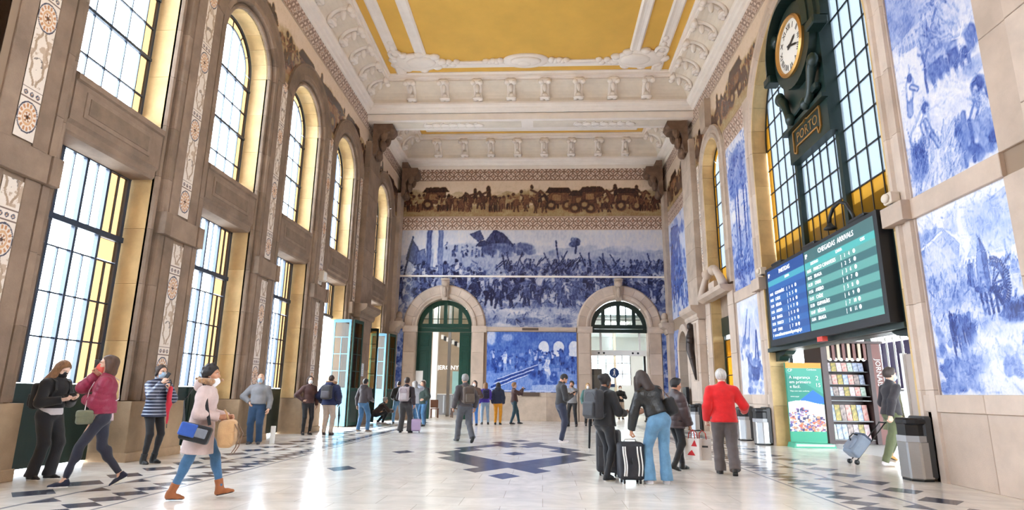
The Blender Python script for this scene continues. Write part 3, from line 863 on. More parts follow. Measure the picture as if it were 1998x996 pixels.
# stone frames round the tile panels
for a, b in ((7.90, 9.87), (17.36, 19.35)):
    course('plinth_stone', wall_right, fR, a - .5, b + .5 if a > 10 else b + .55, 0, 1.05, 0, .05, 1.5, STONE_L)
    course('plinth_cap', wall_right, fR, a - .5, b + .5, 1.05, 1.31, 0, .08, 1.2, STONE_L)
    slab('ledge_stone', wall_right, fR, a - .02, b + .02, 4.16, 4.5, 0, .07, STONE_L[0])
    for (u0, u1) in ((a - .52, a), (b, b + .02)):
        for z0, z1 in ((1.31, 2.8), (2.8, 4.16), (4.5, 6.2), (6.2, 8.0), (8.0, 10.1)): slab('frame_stone', wall_right, fR, u0, u1, z0, z1 - .005, 0, .05, random.choice(STONE_L))
course('plinth_stone', wall_right, fR, YF, 7.38, 0, 1.31, 0, .12, 1.6, STONE_L)
for z in np.arange(1.31, 12.0, 1.2): slab('pilaster_stone', wall_right, fR, 6.0, 7.25, z, z + 1.19, 0, .18, random.choice(STONE_L))
for z in np.arange(1.31, 12.0, 1.2): slab('pier_stone', wall_right, fR, YF, 3.4 if z > 4 else 6.0, z, z + 1.19, 0, .03, random.choice(STONE_L)) if z < 3.9 else None
# far: pilaster between the bays, door surround
for a, b in ((19.4, 19.98), (22.12, 22.7)):
    for z0, z1 in ((0, 1.1), (1.1, 2.6), (2.6, 4.16), (4.16, 4.6)): slab('frame_stone', wall_right, fR, a, b, z0, z1 - .005, 0, .10, random.choice(STONE_L))
for a, b in ((22.75, 23.05), (24.75, 25.05)):
    tile_strip(wall_right, fR, a, b, 1.3, 4.1, .035, d=.03, seed=1); tile_strip(wall_right, fR, a, b, 4.7, 10.2, .035, d=.03, seed=2)
slab('plinth_stone', wall_right, fR, 22.7, 25.1, 0, 1.04, 0, .1, STONE_L[0])
for z0, z1 in zip((0, 1.04, 2.1, 3.15), (1.04, 2.1, 3.15, 4.1)): slab('pilaster_stone', wall_right, fR, 23.1, 24.7, z0, z1 - .006, 0, .30, random.choice(STONE_L))
moulding('pilaster_cornice', wall_right, fR, 22.9, 24.9, [(4.1, 0), (4.1, .32), (4.2, .38), (4.3, .38), (4.42, .55), (4.5, .6), (4.62, .6), (4.62, 0)], STONE_L[1])
for i in range(6): slab('pilaster_stone', wall_right, fR, 23.15, 24.65, 4.62 + i * 1.15, 4.62 + i * 1.15 + 1.144, 0, .24)
# second bay: doorway with round stone head
arch_blocks('doorway_stone', wall_right, fR, 26.6, .8, 3.2, 0, [(0, -.42), (0, .12), (.12, .16), (.3, .12), (.34, 0)], 1.1, 7, STONE_L)
for a, b in ((25.1, 25.5), (27.8, 29.4)): slab('plinth_stone', wall_right, fR, a, b, 0, 1.04, 0, .1, STONE_L[0])
border_band(wall_right, fR, 5.5, YB - .1, 12.1, 12.8, .035)
slab('frieze_moulding', wall_right, fR, 5.5, YB, 12.04, 12.1, 0, .03)
def in_right_arch(u, v):
    m = ((np.hypot(u - BC, v - BSP) < BH + .35) & (v > BSP)) | ((np.abs(u - BC) < BH + .35) & (v <= BSP)) | (np.hypot(u - NC, v - NSP) < NH + .3)
    return m | ((np.abs(u - NC) < NH + .3) & (v <= NSP))
frieze(wall_right, fR, 7.3, YB - .1, 10.12, 12.05, .04, 8, cull=in_right_arch, n=20)
border_band(wall_right, fR, 7.9, 9.87, 9.38, 10.1, .03)
border_band(wall_right, fR, 17.36, 19.35, 9.38, 10.1, .03)
border_band(wall_right, fR, 25.1, YB - .2, 9.38, 10.1, .04)
# scroll pediment over the far doorway
ped = empty('broken_pediment', fR(NC, 4.5, 0), kind='structure')
moulding('pediment_shelf', ped, fR, NC - 1.5, NC + 1.5, [(4.6, 0), (4.6, .25), (4.7, .42), (4.82, .45), (4.82, 0)], STONE_L[1])
for s in (-1, 1):
    sc_ = MB()
    pts = [fR(NC + s * (1.35 - .9 * t), 4.82 + .75 * t ** .8, .28) for t in np.linspace(0, 1, 7)]
    sc_.tube(pts, [.16, .15, .14, .13, .12, .11, .1], 8)
    mk('pediment_scroll', sc_, STONE_L[2], ped, smooth=True)
    mk('volute', MB().ell(fR(NC + s * .4, 5.5, .3), (.2, .17, .19)), STONE_L[0], ped, smooth=True)
mk('brackets_block', MB().box(XR - .3, XR - .02, NC - .35, NC + .35, 4.82, 5.15), STONE_L[0], ped).name = 'pediment_block'

# door and window in the far right bay
wN = empty('window_20', fR(NC, 0, -.36), kind='structure'); th = MB(); dG = -.36
for u in (-NH, NH): bar_v(th, fR, NC + u * .97, 5.2, NSP, dG, .06, .06)
us = [-1.05, -.78, -.26, .26, .78, 1.05]; vs = [5.2, 5.8, 6.6, 7.4, 8.2, 9.0, 9.4]
for u in us[1:-1]: bar_v(th, fR, NC + u, 5.2, 9.4 + (.7 if abs(u) < .3 else 0), dG, .025)
for v in vs: bar_u(th, fR, NC - 1.05, NC + 1.05, v, dG, .03)
for a, b in zip(vs[:-1], vs[1:]):
    for k in range(5): pane_cell(wN, fR, NC + us[k], NC + us[k + 1], a, b, dG, U_PANE_RY if k in (0, 4) or a < 5.5 else U_PANE_RW)
arch_ring(th, fR, NC, 1.02, NSP, dG, .06, .06)
for j in range(5): arch_pane(wN, fR, NC, NSP, .78, 1.03, PI * j / 5 + .02, PI * (j + 1) / 5 - .02, dG, PANE_RY)
for j in range(4): arch_pane(wN, fR, NC, NSP, 0, .77, PI * j / 4 + .01, PI * (j + 1) / 4 - .01, dG, PANE_RW)
mk('glazing_bars', th, IRON, wN, kind='stuff')
mk('window_apron', MB().box(XR + .3, XR + .42, NC - NH, NC + NH, 4.0, 5.2), STONE_D, wN)
dN = empty('door_20', fR(NC, 0, -.36), kind='structure')
AMB = mat_pane('amber_glass', (.34, .2, .04, 1), diff=(.8, .45, .05, 1)); U_AMB = unit_box('pane', AMB)
mk('door_head', MB().box(XR + .28, XR + .4, NC - NH, NC + NH, 3.35, 4.0), GREEN_D, dN)
for u in (-1.0, -.05, .05, 1.0): mk('door_stile', MB().box(XR + .31, XR + .39, NC + u - .07, NC + u + .07, 0, 3.35), GREEN_D, dN)
for s in (-1, 1):
    a, b = sorted((NC + s * .1, NC + s * .94))
    mk('door_panel', MB().box(XR + .33, XR + .37, a, b, .0, 1.3), GREEN_D, dN)
    for z in (1.33, 1.97, 2.6, 3.2): mk('glazing_bar', MB().box(XR + .32, XR + .38, a, b, z - .015, z + .015), GREEN_D, dN)
    for z0, z1 in ((1.33, 1.97), (1.97, 2.6), (2.6, 3.2)): pane_cell(dN, fR, a, b, z0, z1, -.35, U_AMB)
mk('door_panel', MB().box(XR + .3, XR + .4, 25.8, 27.4, 0, 4.0), GREEN_D, empty('door_21', fR(26.6, 0, -.35), kind='structure'))

# great arched window over the concourse opening
wA = empty('window_21', fR(BC, 4.5, -.35), kind='structure'); th = MB(); dG = -.35
z0 = 4.45; BI = BH - .02
us = [-3.13, -2.8, -2.42, -2.04, -1.66, -1.28, -1.08, -.72, -.36, 0, .36, .72, 1.08, 1.28, 1.66, 2.04, 2.42, 2.8, 3.13]
us = [-3.13, -2.82, -2.385, -1.95, -1.515, -1.08, -.72, -.36, 0, .36, .72, 1.08, 1.515, 1.95, 2.385, 2.82, 3.13]
vs = [z0, 5.5, 6.2, 6.9, 7.6, 8.2]
for u in us[1:-1]:
    if abs(abs(u) - 1.08) < .01: continue
    bar_v(th, fR, BC + u, z0, BSP + math.sqrt(max(0, (BI if abs(u) < 2.8 else BI) ** 2 - u * u)), dG, .022)
hy = BSP; vs2 = list(vs)
while hy < BSP + BI - .5: vs2.append(hy + .7); hy += .7
for v in vs2[1:]:
    hw = BI if v <= BSP else math.sqrt(max(.01, BI ** 2 - (v - BSP) ** 2)); bar_u(th, fR, BC - hw, BC + hw, v, dG, .03)
for a, b in zip(vs2[:-1], vs2[1:]):
    for k in range(16):
        u0, u1 = us[k], us[k + 1]
        yel = a < 5.0 or k in (0, 15)
        if a < BSP - .01:
            pane_cell(wA, fR, BC + u0, BC + u1, a, b, dG, U_PANE_RY if yel else U_PANE_RW)
        else:   # clipped to the round head
            pts = []
            uu = np.linspace(u0, u1, 5)
            top = [min(b, BSP + math.sqrt(max(0, BI ** 2 - u * u))) for u in uu]
            if max(top) <= a + .02: continue
            pts = [(BC + u, max(a, t)) for u, t in zip(uu, top)]
            mk('pane', MB().prism([(BC + u0, a), (BC + u1, a)] + pts[::-1], fR, dG - .004, dG + .004), PANE_RY if yel else PANE_RW, wA)
arch_ring(th, fR, BC, BI, BSP, dG, .06, .06, 32)
mk('glazing_bars', th, IRON, wA, kind='stuff')
for s in (-1, 1):
    m_ = MB(); bar_v(m_, fR, BC + s * 1.08, z0 - .2, 11.2, dG + .04, .14, .16); mk('mullion', m_, GREEN_D, wA)
portal(fR(BC, 7.5, -.5), (0, PI / 2, 0), 7.0, 6.2)
portal(fR(BC, 1.2, -.5), (0, PI / 2, 0), 2.3, 6.2)
# lintel beam and green lining of the concourse opening
mk('beam_lintel', MB().box(XR - .02, XR + .42, BC - BH, BC + BH, 2.42, 4.45), GREEN_D, wall_right)
mk('beam_flange', MB().box(XR - .10, XR + .05, BC - BH, BC + BH, 2.42, 2.52), GREEN_D, wall_right)
for s in (-1, 1):
    mk('corner_bracket', MB().prism([(BC + s * BH, 2.42), (BC + s * (BH - .75), 2.42), (BC + s * (BH - .6), 2.34), (BC + s * (BH - .3), 2.3), (BC + s * (BH - .2), 2.2), (BC + s * BH, 2.18)], fR, -.35, -.1), GREEN_D, wall_right)

# ------------------------------------------------------------------ BACK WALL
wall_back = empty('wall_back', (XM, YB, 0), kind='structure')
AC = (-4.86, 3.73); AR, ASP = 1.37, 4.48
mb = MB()
arch_face(mb, fB, AC[0], AR, ASP, XL - .1, XM, 13.2, 0.0); arch_face(mb, fB, AC[1], AR, ASP, XM, XR + .1, 13.2, 0.0)
mk('wall_core', mb, MORTAR, wall_back)
PB_R = [(0, -.5), (0, .06), (.06, .06), (.06, -.5)]
PB_A = [(.06, 0), (.06, .06), (.14, .12), (.22, .12), (.25, .07), (.62, .10), (.68, .05), (.70, 0)]
for c in AC:
    arch_blocks('reveal_stone', wall_back, fB, c, AR, ASP, 0, PB_R, 1.1, 9, STONE)
    arch_blocks('archivolt_stone', wall_back, fB, c, AR, ASP, ASP, PB_A, 1.1, 11, STONE_L, jambs=())
    for s in (-1, 1):
        a, b = sorted((c + s * (AR + .06), c + s * (AR + .62)))
        for z0, z1 in ((0, 1.1), (1.1, 2.2), (2.2, 3.2), (3.2, 4.18)): slab('jamb_stone', wall_back, fB, a, b, z0, z1 - .006, 0, .08, random.choice(STONE_L))
        moulding('impost', wall_back, fB, a - .06, b + .12, [(4.18, 0), (4.18, .1), (4.26, .14), (4.4, .14), (4.48, .18), (4.48, 0)], STONE_L[2])
    kb = MB().prism([(c - .13, 5.75), (c + .13, 5.75), (c + .2, 6.75), (c - .2, 6.75)], fB, 0, .2)
    kb.ell(fB(c, 6.55, .24), (.17, .1, .14)); kb.ell(fB(c, 6.15, .22), (.1, .08, .26)); kb.ell(fB(c, 6.8, .2), (.24, .14, .07))
    mk('carved_keystone', kb, STONE[0], wall_back)
course('plinth_stone', wall_back, fB, AC[0] + 2.02, AC[1] - 2.02, 0, 1.12, 0, .07, 1.5, STONE)
course('plinth_cap', wall_back, fB, AC[0] + 2.02, AC[1] - 2.02, 1.12, 1.32, 0, .09, 1.5, STONE)
moulding('ledge_moulding', wall_back, fB, AC[0] + 2.1, AC[1] - 2.1, [(4.24, 0), (4.24, .06), (4.3, .1), (4.44, .1), (4.44, 0)], STONE_L[0])
mk('name_plate', MB().box(XM - .4, XM + .4, YB - .12, YB - .09, 4.28, 4.4), mat('bronze_plate', S(92, 76, 66), .4), wall_back)
mk('name_plate', MB().box(XM - .4, XM + .45, YB - .12, YB - .08, 1.14, 1.32), bpy.data.materials['bronze_plate'], wall_back)
for x0, x1 in ((XL, AC[0] - 2.02), (AC[1] + 2.02, XR)):
    if x1 - x0 > .1: slab('plinth_stone', wall_back, fB, x0, x1, 0, 1.2, 0, .06, STONE[2])
border_band(wall_back, fB, XL, XR, 12.08, 12.72, .03)
border_band(wall_back, fB, XL, XR, 9.40, 10.12, .03)
frieze(wall_back, fB, XL, XR, 10.14, 12.06, .03, 4)
mk('cable_conduit', MB().bar((XL, YB - .06, 6.99), (XR, YB - .06, 6.95), .09, .08), PLASTER, wall_back)

# wall behind the camera with the street doors
wall_front = mk('wall_front', MB().box(XL - .7, XR + .4, YF - .4, YF, 0, 15), STONE_L[0], kind='structure')
# ------------------------------------------------------------------ CEILING
ceiling = empty('ceiling', (XM, 10, 14), kind='structure')
def ring_loft(name, parent, x0, x1, y0, y1, prof, m, sides='LRFB', smooth=False):
    """prof: (inset, z); lofts mitred rings along the four sides"""
    mb = MB(); n = len(prof)
    cs = []
    for t, z in prof: cs.append([(x0 + t, y0 + t, z), (x1 - t, y0 + t, z), (x1 - t, y1 - t, z), (x0 + t, y1 - t, z)])
    sd = {'F': (0, 1), 'R': (1, 2), 'B': (2, 3), 'L': (3, 0)}
    for i in range(n - 1):
        for s in sides:
            a, b = sd[s]; mb.add([cs[i][a], cs[i][b], cs[i + 1][b], cs[i + 1][a]], [(0, 1, 2, 3)])
    return mk(name, mb, m, parent, smooth=smooth)
def cove(x0, x1, y0, y1, zc, dz, label):
    co = [(0, zc - .02), (0, zc), (.06, zc + .02), (.10, zc + .07), (.18, zc + .10), (.22, zc + .16), (.30, zc + .20), (.34, zc + .26), (.34, zc + .34), (.30, zc + .36)]
    ring_loft('cornice', ceiling, x0, x1, y0, y1, co, PLASTER)
    cv = [(.30 + .72 * math.sin(t * PI / 2) ** 1.0 * 1.0, zc + .36 + dz * (1 - math.cos(t * PI / 2))) for t in np.linspace(0, 1, 8)]
    cv = [(.30 + .72 * (1 - math.cos(t * PI / 2)), zc + .36 + dz * math.sin(t * PI / 2)) for t in np.linspace(0, 1, 8)]
    ring_loft('cove', ceiling, x0, x1, y0, y1, cv, PLASTER_C, smooth=True)
    t0, z0 = cv[-1]
    up = [(t0, z0), (t0 - .02, z0 + .06), (t0 + .04, z0 + .06), (t0 + .06, z0 + .12), (t0 + .12, z0 + .12), (t0 + .14, z0 + .2), (t0 + .18, z0 + .22), (t0 + .18, z0 + .30)]
    ring_loft('cove_moulding', ceiling, x0, x1, y0, y1, up, PLASTER)
    return t0 + .18, z0 + .28
T1, Z1 = cove(XL, XR, YF, 23.05, 12.72, .56, 'm')
T2, Z2 = cove(XL, XR, 24.05, YB, 12.90, .66, 'f')
ring_loft('frieze_fillet', ceiling, XL + .005, XR - .005, 24.05, YB - .005, [(0, 12.7), (.02, 12.71), (.02, 12.9)], PLASTER)
mk('ceiling_field', MB().box(XL + T1 - .05, XR - T1 + .05, YF + T1 - .05, 23.05 - T1 + .05, Z1, Z1 + .1), GOLD_P, ceiling)
mk('ceiling_field', MB().box(XL + T2 - .05, XR - T2 + .05, 24.05 + T2 - .05, YB - T2 + .05, Z2, Z2 + .1), GOLD_P, ceiling)
mk('roof_slab', MB().box(XL - 1.2, XR + 1.2, YF - 1, YB + .6, 15.0, 15.3), STONE_D, ceiling)
# white plaster frames on the yellow field
def frame_bars(x0, x1, y0, y1, w, z, h, name):
    pr = [(0, z), (.0, z - h * .5), (w * .15, z - h), (w * .4, z - h * .7), (w * .6, z - h * .7), (w * .85, z - h), (w, z - h * .5), (w, z)]
    ring_loft(name, ceiling, x0, x1, y0, y1, pr, PLASTER)
frame_bars(XL + T1 + .28, XR - T1 - .28, YF + T1 + .28, 22.22, .42, Z1, .07, 'plaster_frame')
frame_bars(XL + 2.52, XR - 2.52, YF + 2.5, 21.42, .42, Z1, .09, 'plaster_frame')
frame_bars(XL + T2 + .3, XR - T2 - .3, 24.05 + T2 + .3, YB - T2 - .3, .36, Z2, .07, 'plaster_frame')
# beam between the two bays
mk('ceiling_beam', MB().box(XL, XR, 23.05, 24.05, 12.42, 14.9), PLASTER, ceiling)
for s in (-1, 1):
    bm_ = MB()
    for k in range(7):
        a = -1.2 + .4 * k; bm_.ell((XM + s * 3.2 + a * .9, 23.55, 12.39), (.22, .18, .05), 8, 4)
        bm_.tube([(XM + s * 3.2 + a * .9 + .2 * math.cos(q), 23.55 + .24 * math.sin(q), 12.40) for q in np.linspace(0, 4.5, 7)], .035, 5)
    mk('soffit_ornament', bm_, PLASTER, ceiling, smooth=True)
for x0 in (XL + .3, XM + .2): mk('soffit_panel', MB().box(x0, x0 + 6.2, 23.25, 23.85, 12.41, 12.44), PLASTER_C, ceiling)
# scroll brackets in the cove
def bracket_mesh(dz):
    b = MB(); h = dz
    ts = np.linspace(0, 1, 8)
    p = [(0, .34 + .68 * (1 - math.cos(t * PI / 2)) - .02, h * math.sin(t * PI / 2)) for t in ts]
    p = [(0, y - .0, z) for _, y, z in p]
    for s in (-1, 1):
        b.tube([(s * .09, y + .015 - .06 * math.sin(t * PI), z + .0) for (_, y, z), t in zip(p, ts)], [.09, .08, .07, .065, .065, .07, .085, .10], 6)
    b.ell((0, .98, h * .93), (.21, .12, .11), 10, 6); b.ell((-.13, 1.0, h * .8), (.1, .12, .1), 8, 5); b.ell((.13, 1.0, h * .8), (.1, .12, .1), 8, 5)
    b.ell((0, .74, h * .62), (.08, .1, .2), 8, 5); b.ell((0, .42, .06), (.2, .12, .06), 8, 5); b.ell((0, .45, .16), (.1, .1, .1), 8, 5)
    me = bpy.data.meshes.new('scroll_bracket'); me.from_pydata(b.v, [], b.f); me.materials.append(PLASTER); fix_normals(me)
    me.polygons.foreach_set('use_smooth', [True] * len(me.polygons)); return me
BR1, BR2 = bracket_mesh(.56), bracket_mesh(.66)
for _me in (BR1, BR2):
    for _v in _me.vertices: _v.co.x *= 1.2
zb = 12.72 + .36; zb2 = 12.90 + .36
for k in range(8): inst('scroll_bracket', BR1, ceiling, (XM + (k - 3.5) * 1.38, 23.05 - .06, zb), rot=(0, 0, PI))
for k in range(8): inst('scroll_bracket', BR2, ceiling, (XM + (k - 3.5) * 1.38, YB - .06, zb2), rot=(0, 0, PI))
y = 21.9
while y > 6:
    inst('scroll_bracket', BR1, ceiling, (XL + .06, y, zb), rot=(0, 0, -PI / 2)); inst('scroll_bracket', BR1, ceiling, (XR - .06, y, zb), rot=(0, 0, PI / 2)); y -= 1.16
for y in (25.6, 26.8, 28.0):
    inst('scroll_bracket', BR2, ceiling, (XL + .06, y, zb2), rot=(0, 0, -PI / 2)); inst('scroll_bracket', BR2, ceiling, (XR - .06, y, zb2), rot=(0, 0, PI / 2))
# corner cartouches and medallion
def cartouche(cx, cy, s):
    b = MB(); z = Z1 - .05
    b.ell((cx, cy, z), (1.0, .62, .16), 16, 8)
    b.ell((cx - s * .15, cy - .1, z - .08), (.62, .4, .14), 14, 8)
    for k in range(9):
        a = 2 * PI * k / 9; b.ell((cx + .95 * math.cos(a), cy + .55 * math.sin(a), z), (.22, .18, .12), 8, 5)
    for q in (0, 1):
        for k in range(5):
            ex, ey = (cx - s * (.9 + .16 * k), cy + .15) if q else (cx + s * .75, cy - .5 - .18 * k)
            b.ell((ex, ey + (.1 if k % 2 else -.1), z + .02), (.14, .16, .09), 7, 5)
    b.tube([(cx + s * (.75 + .22 * math.sin(a)), cy - .6 + .25 * math.cos(a), z - .03) for a in np.linspace(0, 5, 9)], .07, 6)
    mk('cartouche', b, PLASTER, ceiling, smooth=True)
for s in (-1, 1): cartouche(XM + s * 4.3, 20.95, s)
b = MB(); b.ell((XM - .05, 21.0, Z1 - .02), (.92, .5, .16), 24, 8); b.ell((XM - .05, 20.9, Z1 - .12), (.62, .32, .10), 18, 6); b.ell((XM - .12, 20.95, Z1 - .18), (.3, .18, .08), 12, 6)
for s in (-1, 1):
    for k in range(5): b.ell((XM - .05 + s * (1.0 + .14 * k), 20.95 + .05 * (k % 2), Z1 - .05), (.15, .2 - .02 * k, .1), 8, 5)
mk('medallion', b, PLASTER, ceiling, smooth=True)
# dark carved consoles under the beam ends and at the back corners
def console(x, y, s, z, name='carved_console'):
    b = MB()
    fn = lambda u, v, d: (x + s * u, y + d, v)
    b.prism([(0, z), (0, z - 1.5), (.18, z - 1.45), (.24, z - 1.1), (.2, z - .8), (.34, z - .55), (.7, z - .45), (.85, z - .25), (.8, z)], fn, -.42, .42)
    b.prism([(0, z + .0), (0, z + .28), (.3, z + .28), (.34, z)], fn, -.5, .5)
    b.ell((x + s * .34, y, z - .9), (.14, .3, .28), 10, 6); b.ell((x + s * .7, y, z - .32), (.2, .44, .2), 10, 6); b.ell((x + s * .2, y, z - 1.4), (.16, .34, .22), 10, 6)
    for k in (-1, 1): b.ell((x + s * .45, y + k * .3, z - .55), (.16, .14, .3), 8, 6)
    return mk(name, b, STONE_C, ceiling)
for s, x in ((1, XL + .2), (-1, XR - .2)):
    console(x, 23.75, s, 12.5); console(x, YB - .4, s, 12.5)
for s, x in ((1, XL), (-1, XR)):
    fn = fL if s > 0 else fR
    slab('corner_pilaster', wall_back, fn, YB - .7, YB - .05, 4.62, 11.2, 0, .2, STONE[1])
    slab('corner_pilaster', wall_back, fn, YB - .7, YB - .05, 0, 4.1, 0, .24, STONE[1])
    moulding('pilaster_cornice', wall_back, fn, YB - .85, YB - .02, [(4.1, 0), (4.1, .3), (4.3, .36), (4.42, .55), (4.62, .6), (4.62, 0)], STONE[0])
    mk('carved_bust', MB().ell(fn(YB - .35, 4.95, .34), (.16, .16, .2)).ell(fn(YB - .35, 4.72, .32), (.22, .26, .14)), STONE[1], wall_back, smooth=True)
# ================================================================== PAINTED TILE PICTURES
def right_panel(name, u_hi, u_lo, v0, v1, step, fnpaint, seed, cull=None, warp=.03):
    p = Paint(u_hi - u_lo, v1 - v0, step, warp=warp, seed=seed); fnpaint(p)
    f = lambda u, v, d: fR(u_hi - u, v, d)
    return p.mesh(name, f, 0, v0, TILE, wall_right, d=.012, cull=cull)

def paint_harvest(p):
    w, h = p.w, p.h
    p.T[:] = .08
    p.below(lambda U: 3.5 + .25 * np.sin(U * 3), .22, soft=.2)
    p.poly([(0, 2.75), (0, 3.9), (.5, 3.55), (.95, 3.2), (.7, 2.85)], .42)
    p.scatter(40, 0, .9, 2.8, 3.7, .13, .25, .75, .6, 1.8, -.6)
    p.scatter(30, .9, w, 2.3, 4.6, .2, .1, .32, .5, 1.6)
    p.below(lambda U: 2.75 - .3 * U, .12, soft=.15)
    for k in range(7): p.figure(.2 + .1 * k, 2.55 - .02 * k, .26, .5, .3)
    # cart load and oxen
    p.ell(1.05, 2.35, .34, .42, .34); p.ell(1.3, 2.65, .5, .33, .22, .7); p.hatch(160, .2, .016, .05, .4, 2.0, u0=.75, u1=1.7, v0=2.05, v1=2.9); p.line((.8, 2.1), (1.2, 2.75), .04, .6)
    p.ell(1.12, 1.88, .34, .25, .72); p.ell(1.1, 2.02, .26, .07, .4); p.ell(1.5, 1.84, .22, .2, .78); p.ell(1.5, 1.96, .16, .05, .45); p.ell(1.78, 1.85, .16, .19, .6); p.ell(1.26, 1.86, .05, .2, .35)
    for x, y, t in ((.92, 1.42, .7), (1.08, 1.4, .75), (1.25, 1.42, .7), (1.42, 1.4, .7), (1.55, 1.4, .6), (1.7, 1.45, .6)): p.line((x, y + .4), (x + .02, y), .09, t, w2=.05)
    p.ell(1.62, 1.86, .1, .16, .12, rot=.2); p.ell(1.65, 1.72, .07, .09, .8)
    p.line((1.45, 2.06), (1.62, 1.99), .03, .02); p.line((1.62, 1.99), (1.72, 2.2), .03, .02); p.line((1.78, 2.0), (1.9, 2.2), .03, .05)
    p.ell(1.84, 1.95, .08, .12, .7)
    p.scatter(20, .8, 1.9, 1.35, 1.5, .08, .4, .7, .5, 2, 0)
    p.line((.76, 2.2), (.75, 1.5), .04, .7); p.limb((.26, 1.44), (.29, 1.72), .10, .45, .13); p.limb((.29, 1.7), (.34, 1.92), .15, .08, .15); p.ell(.36, 2.02, .055, .07, .75); p.limb((.36, 1.85), (.5, 1.75), .05, .2)
    # hay
    p.ell(1.12, 1.15, .52, .42, .05); p.ell(.8, .85, .5, .35, .06); p.scatter(90, .6, 1.6, .7, 1.5, .05, .02, .3, .5, 3.5, -.7)
    p.scatter(120, 0, 1.3, 0, .7, .06, .03, .55, .6, .4)
    # bending woman, seated woman, basket
    p.limb((.30, .95), (.28, .42), .26, .5, .36); p.hatch(40, .3, .014, .1, .4, 1.5, u0=.16, u1=.42, v0=.4, v1=.9); p.limb((.30, .98), (.55, 1.2), .26, .06, .24)
    p.ell(.63, 1.34, .1, .1, .8); p.ell(.66, 1.30, .05, .06, .35); p.limb((.58, 1.12), (.68, .86), .08, .2, .07); p.limb((.68, .86), (.82, .62), .06, .35); p.limb((.5, 1.1), (.56, .75), .08, .2)
    p.limb((1.80, .98), (1.83, .6), .26, .1, .34); p.ell(1.78, 1.13, .12, .13, .85); p.ell(1.73, 1.08, .05, .07, .3); p.limb((1.72, .9), (1.56, .68), .09, .18); p.hatch(50, .2, .014, .1, .5, 1.9, u0=1.66, u1=1.96, v0=.4, v1=.95)
    p.ell(1.62, .35, .33, .24, .66); p.ell(1.62, .42, .25, .12, .3); p.scatter(46, 1.25, 1.95, .1, .75, .07, .35, .95, .8)
    p.line((1.3, .1), (1.42, .85), .1, .6); p.line((1.5, .1), (1.5, .7), .06, .75)
    p.hatch(1500, .13, .013, -.22, .28, a=.45); p.hatch(320, .18, .014, .1, .4, 1.2, u1=1.3, v1=.8, a=.5)
    p.T *= .88
    p.brush(.30, 7, 18)
def paint_mill(p):
    w, h = p.w, p.h
    p.T[:] = .06
    p.poly([(1.0, 1.95), (1.25, 2.2), (1.5, 2.62), (w, 2.75), (w, 1.95)], .28, .8); p.scatter(30, 1.2, w, 2.0, 2.6, .12, .2, .5, .6, 1.3)
    p.poly([(0, 2.2), (.2, 2.6), (.6, 2.52), (.9, 2.2), (.8, 1.85), (0, 1.8)], .3)
    p.scatter(40, 0, .85, 1.85, 2.65, .1, .18, .62, .6, .7)
    p.poly([(.05, 1.8), (.1, 2.35), (.55, 2.42), (.8, 2.05), (.7, 1.75)], .22)
    p.line((.02, 2.3), (.6, 2.48), .05, .04); p.line((.6, 2.48), (.85, 2.1), .05, .35)
    p.below(lambda U: 1.72 + .05 * np.sin(U * 5), .16, soft=.1); p.scatter(50, 0, 1.1, 1.3, 1.75, .1, .1, .55, .5, 1.8, 0)
    p.poly([(1.12, 1.45), (1.2, 1.95), (1.3, 2.22), (1.4, 1.92), (1.38, 1.45)], .5); p.poly([(1.3, 2.22), (1.4, 1.92), (1.38, 1.45), (1.3, 1.45)], .72)
    p.poly([(.95, 1.55), (1.0, 1.85), (1.1, 1.85), (1.08, 1.5)], .6)
    for k in range(26):
        a = -1.1 + 2.6 * k / 25
        p.line((1.42 + .24 * math.cos(a), 1.48 + .3 * math.sin(a)), (1.42 + .31 * math.cos(a), 1.48 + .38 * math.sin(a)), .022, .95)
    for k in range(24):
        a = -1.1 + 2.6 * k / 24; b = a + 2.6 / 24
        p.line((1.42 + .22 * math.cos(a), 1.48 + .28 * math.sin(a)), (1.42 + .22 * math.cos(b), 1.48 + .28 * math.sin(b)), .05, .8)
    for k in range(5): a = -.9 + .5 * k; p.line((1.42, 1.48), (1.42 + .2 * math.cos(a), 1.48 + .26 * math.sin(a)), .02, .7)
    p.line((1.1, 1.47), (1.5, 1.4), .07, .85)
    for x in (1.16, 1.24, 1.32, 1.42): p.line((x, 1.45), (x + .03, 1.1), .035, .85)
    p.line((1.42, 1.42), (1.58, 1.12), .05, .9)
    p.scatter(40, 1.55, w, 1.55, 1.8, .04, .3, .8, .7, .5); p.scatter(30, .1, 1.3, 1.0, 1.5, .09, .1, .6, .6, .7)
    p.ell(1.68, 1.06, .16, .14, .85); p.scatter(14, 1.5, 1.9, .95, 1.2, .06, .4, .95)
    # reflections and reeds
    for k in range(26):
        x = .45 + .5 * p.rng.random(); y = .95 + .25 * p.rng.random(); p.line((x, y), (x + .02, y - .25 - .3 * p.rng.random()), .06, p.rng.uniform(.6, 1.0), .9, w2=.02)
    p.scatter(30, .05, 1.2, .6, 1.1, .08, .15, .8, .6, .8)
    p.scatter(60, .1, 1.05, .08, .5, .07, .45, 1.0, .9, 1.3); p.scatter(30, .2, 1.3, .2, .55, .1, .2, .7, .7, 1.5)
    p.scatter(40, 1.1, w, .1, .9, .12, .05, .28, .6, 2.5, 0); p.scatter(14, 1.35, 1.7, .3, .6, .07, .3, .8, .7)
    p.hatch(1500, .11, .012, -.22, .28, a=.45); p.hatch(300, .12, .012, .1, .45, 1.3, v0=.9, v1=1.8, a=.5)
    p.brush(.34, 7, 16)
right_panel('mural_tiles', 9.87, 7.9, 4.5, 9.38, .0165, paint_harvest, 1)
right_panel('mural_tiles', 9.87, 7.9, 1.31, 4.16, .0125, paint_mill, 2, warp=.025)

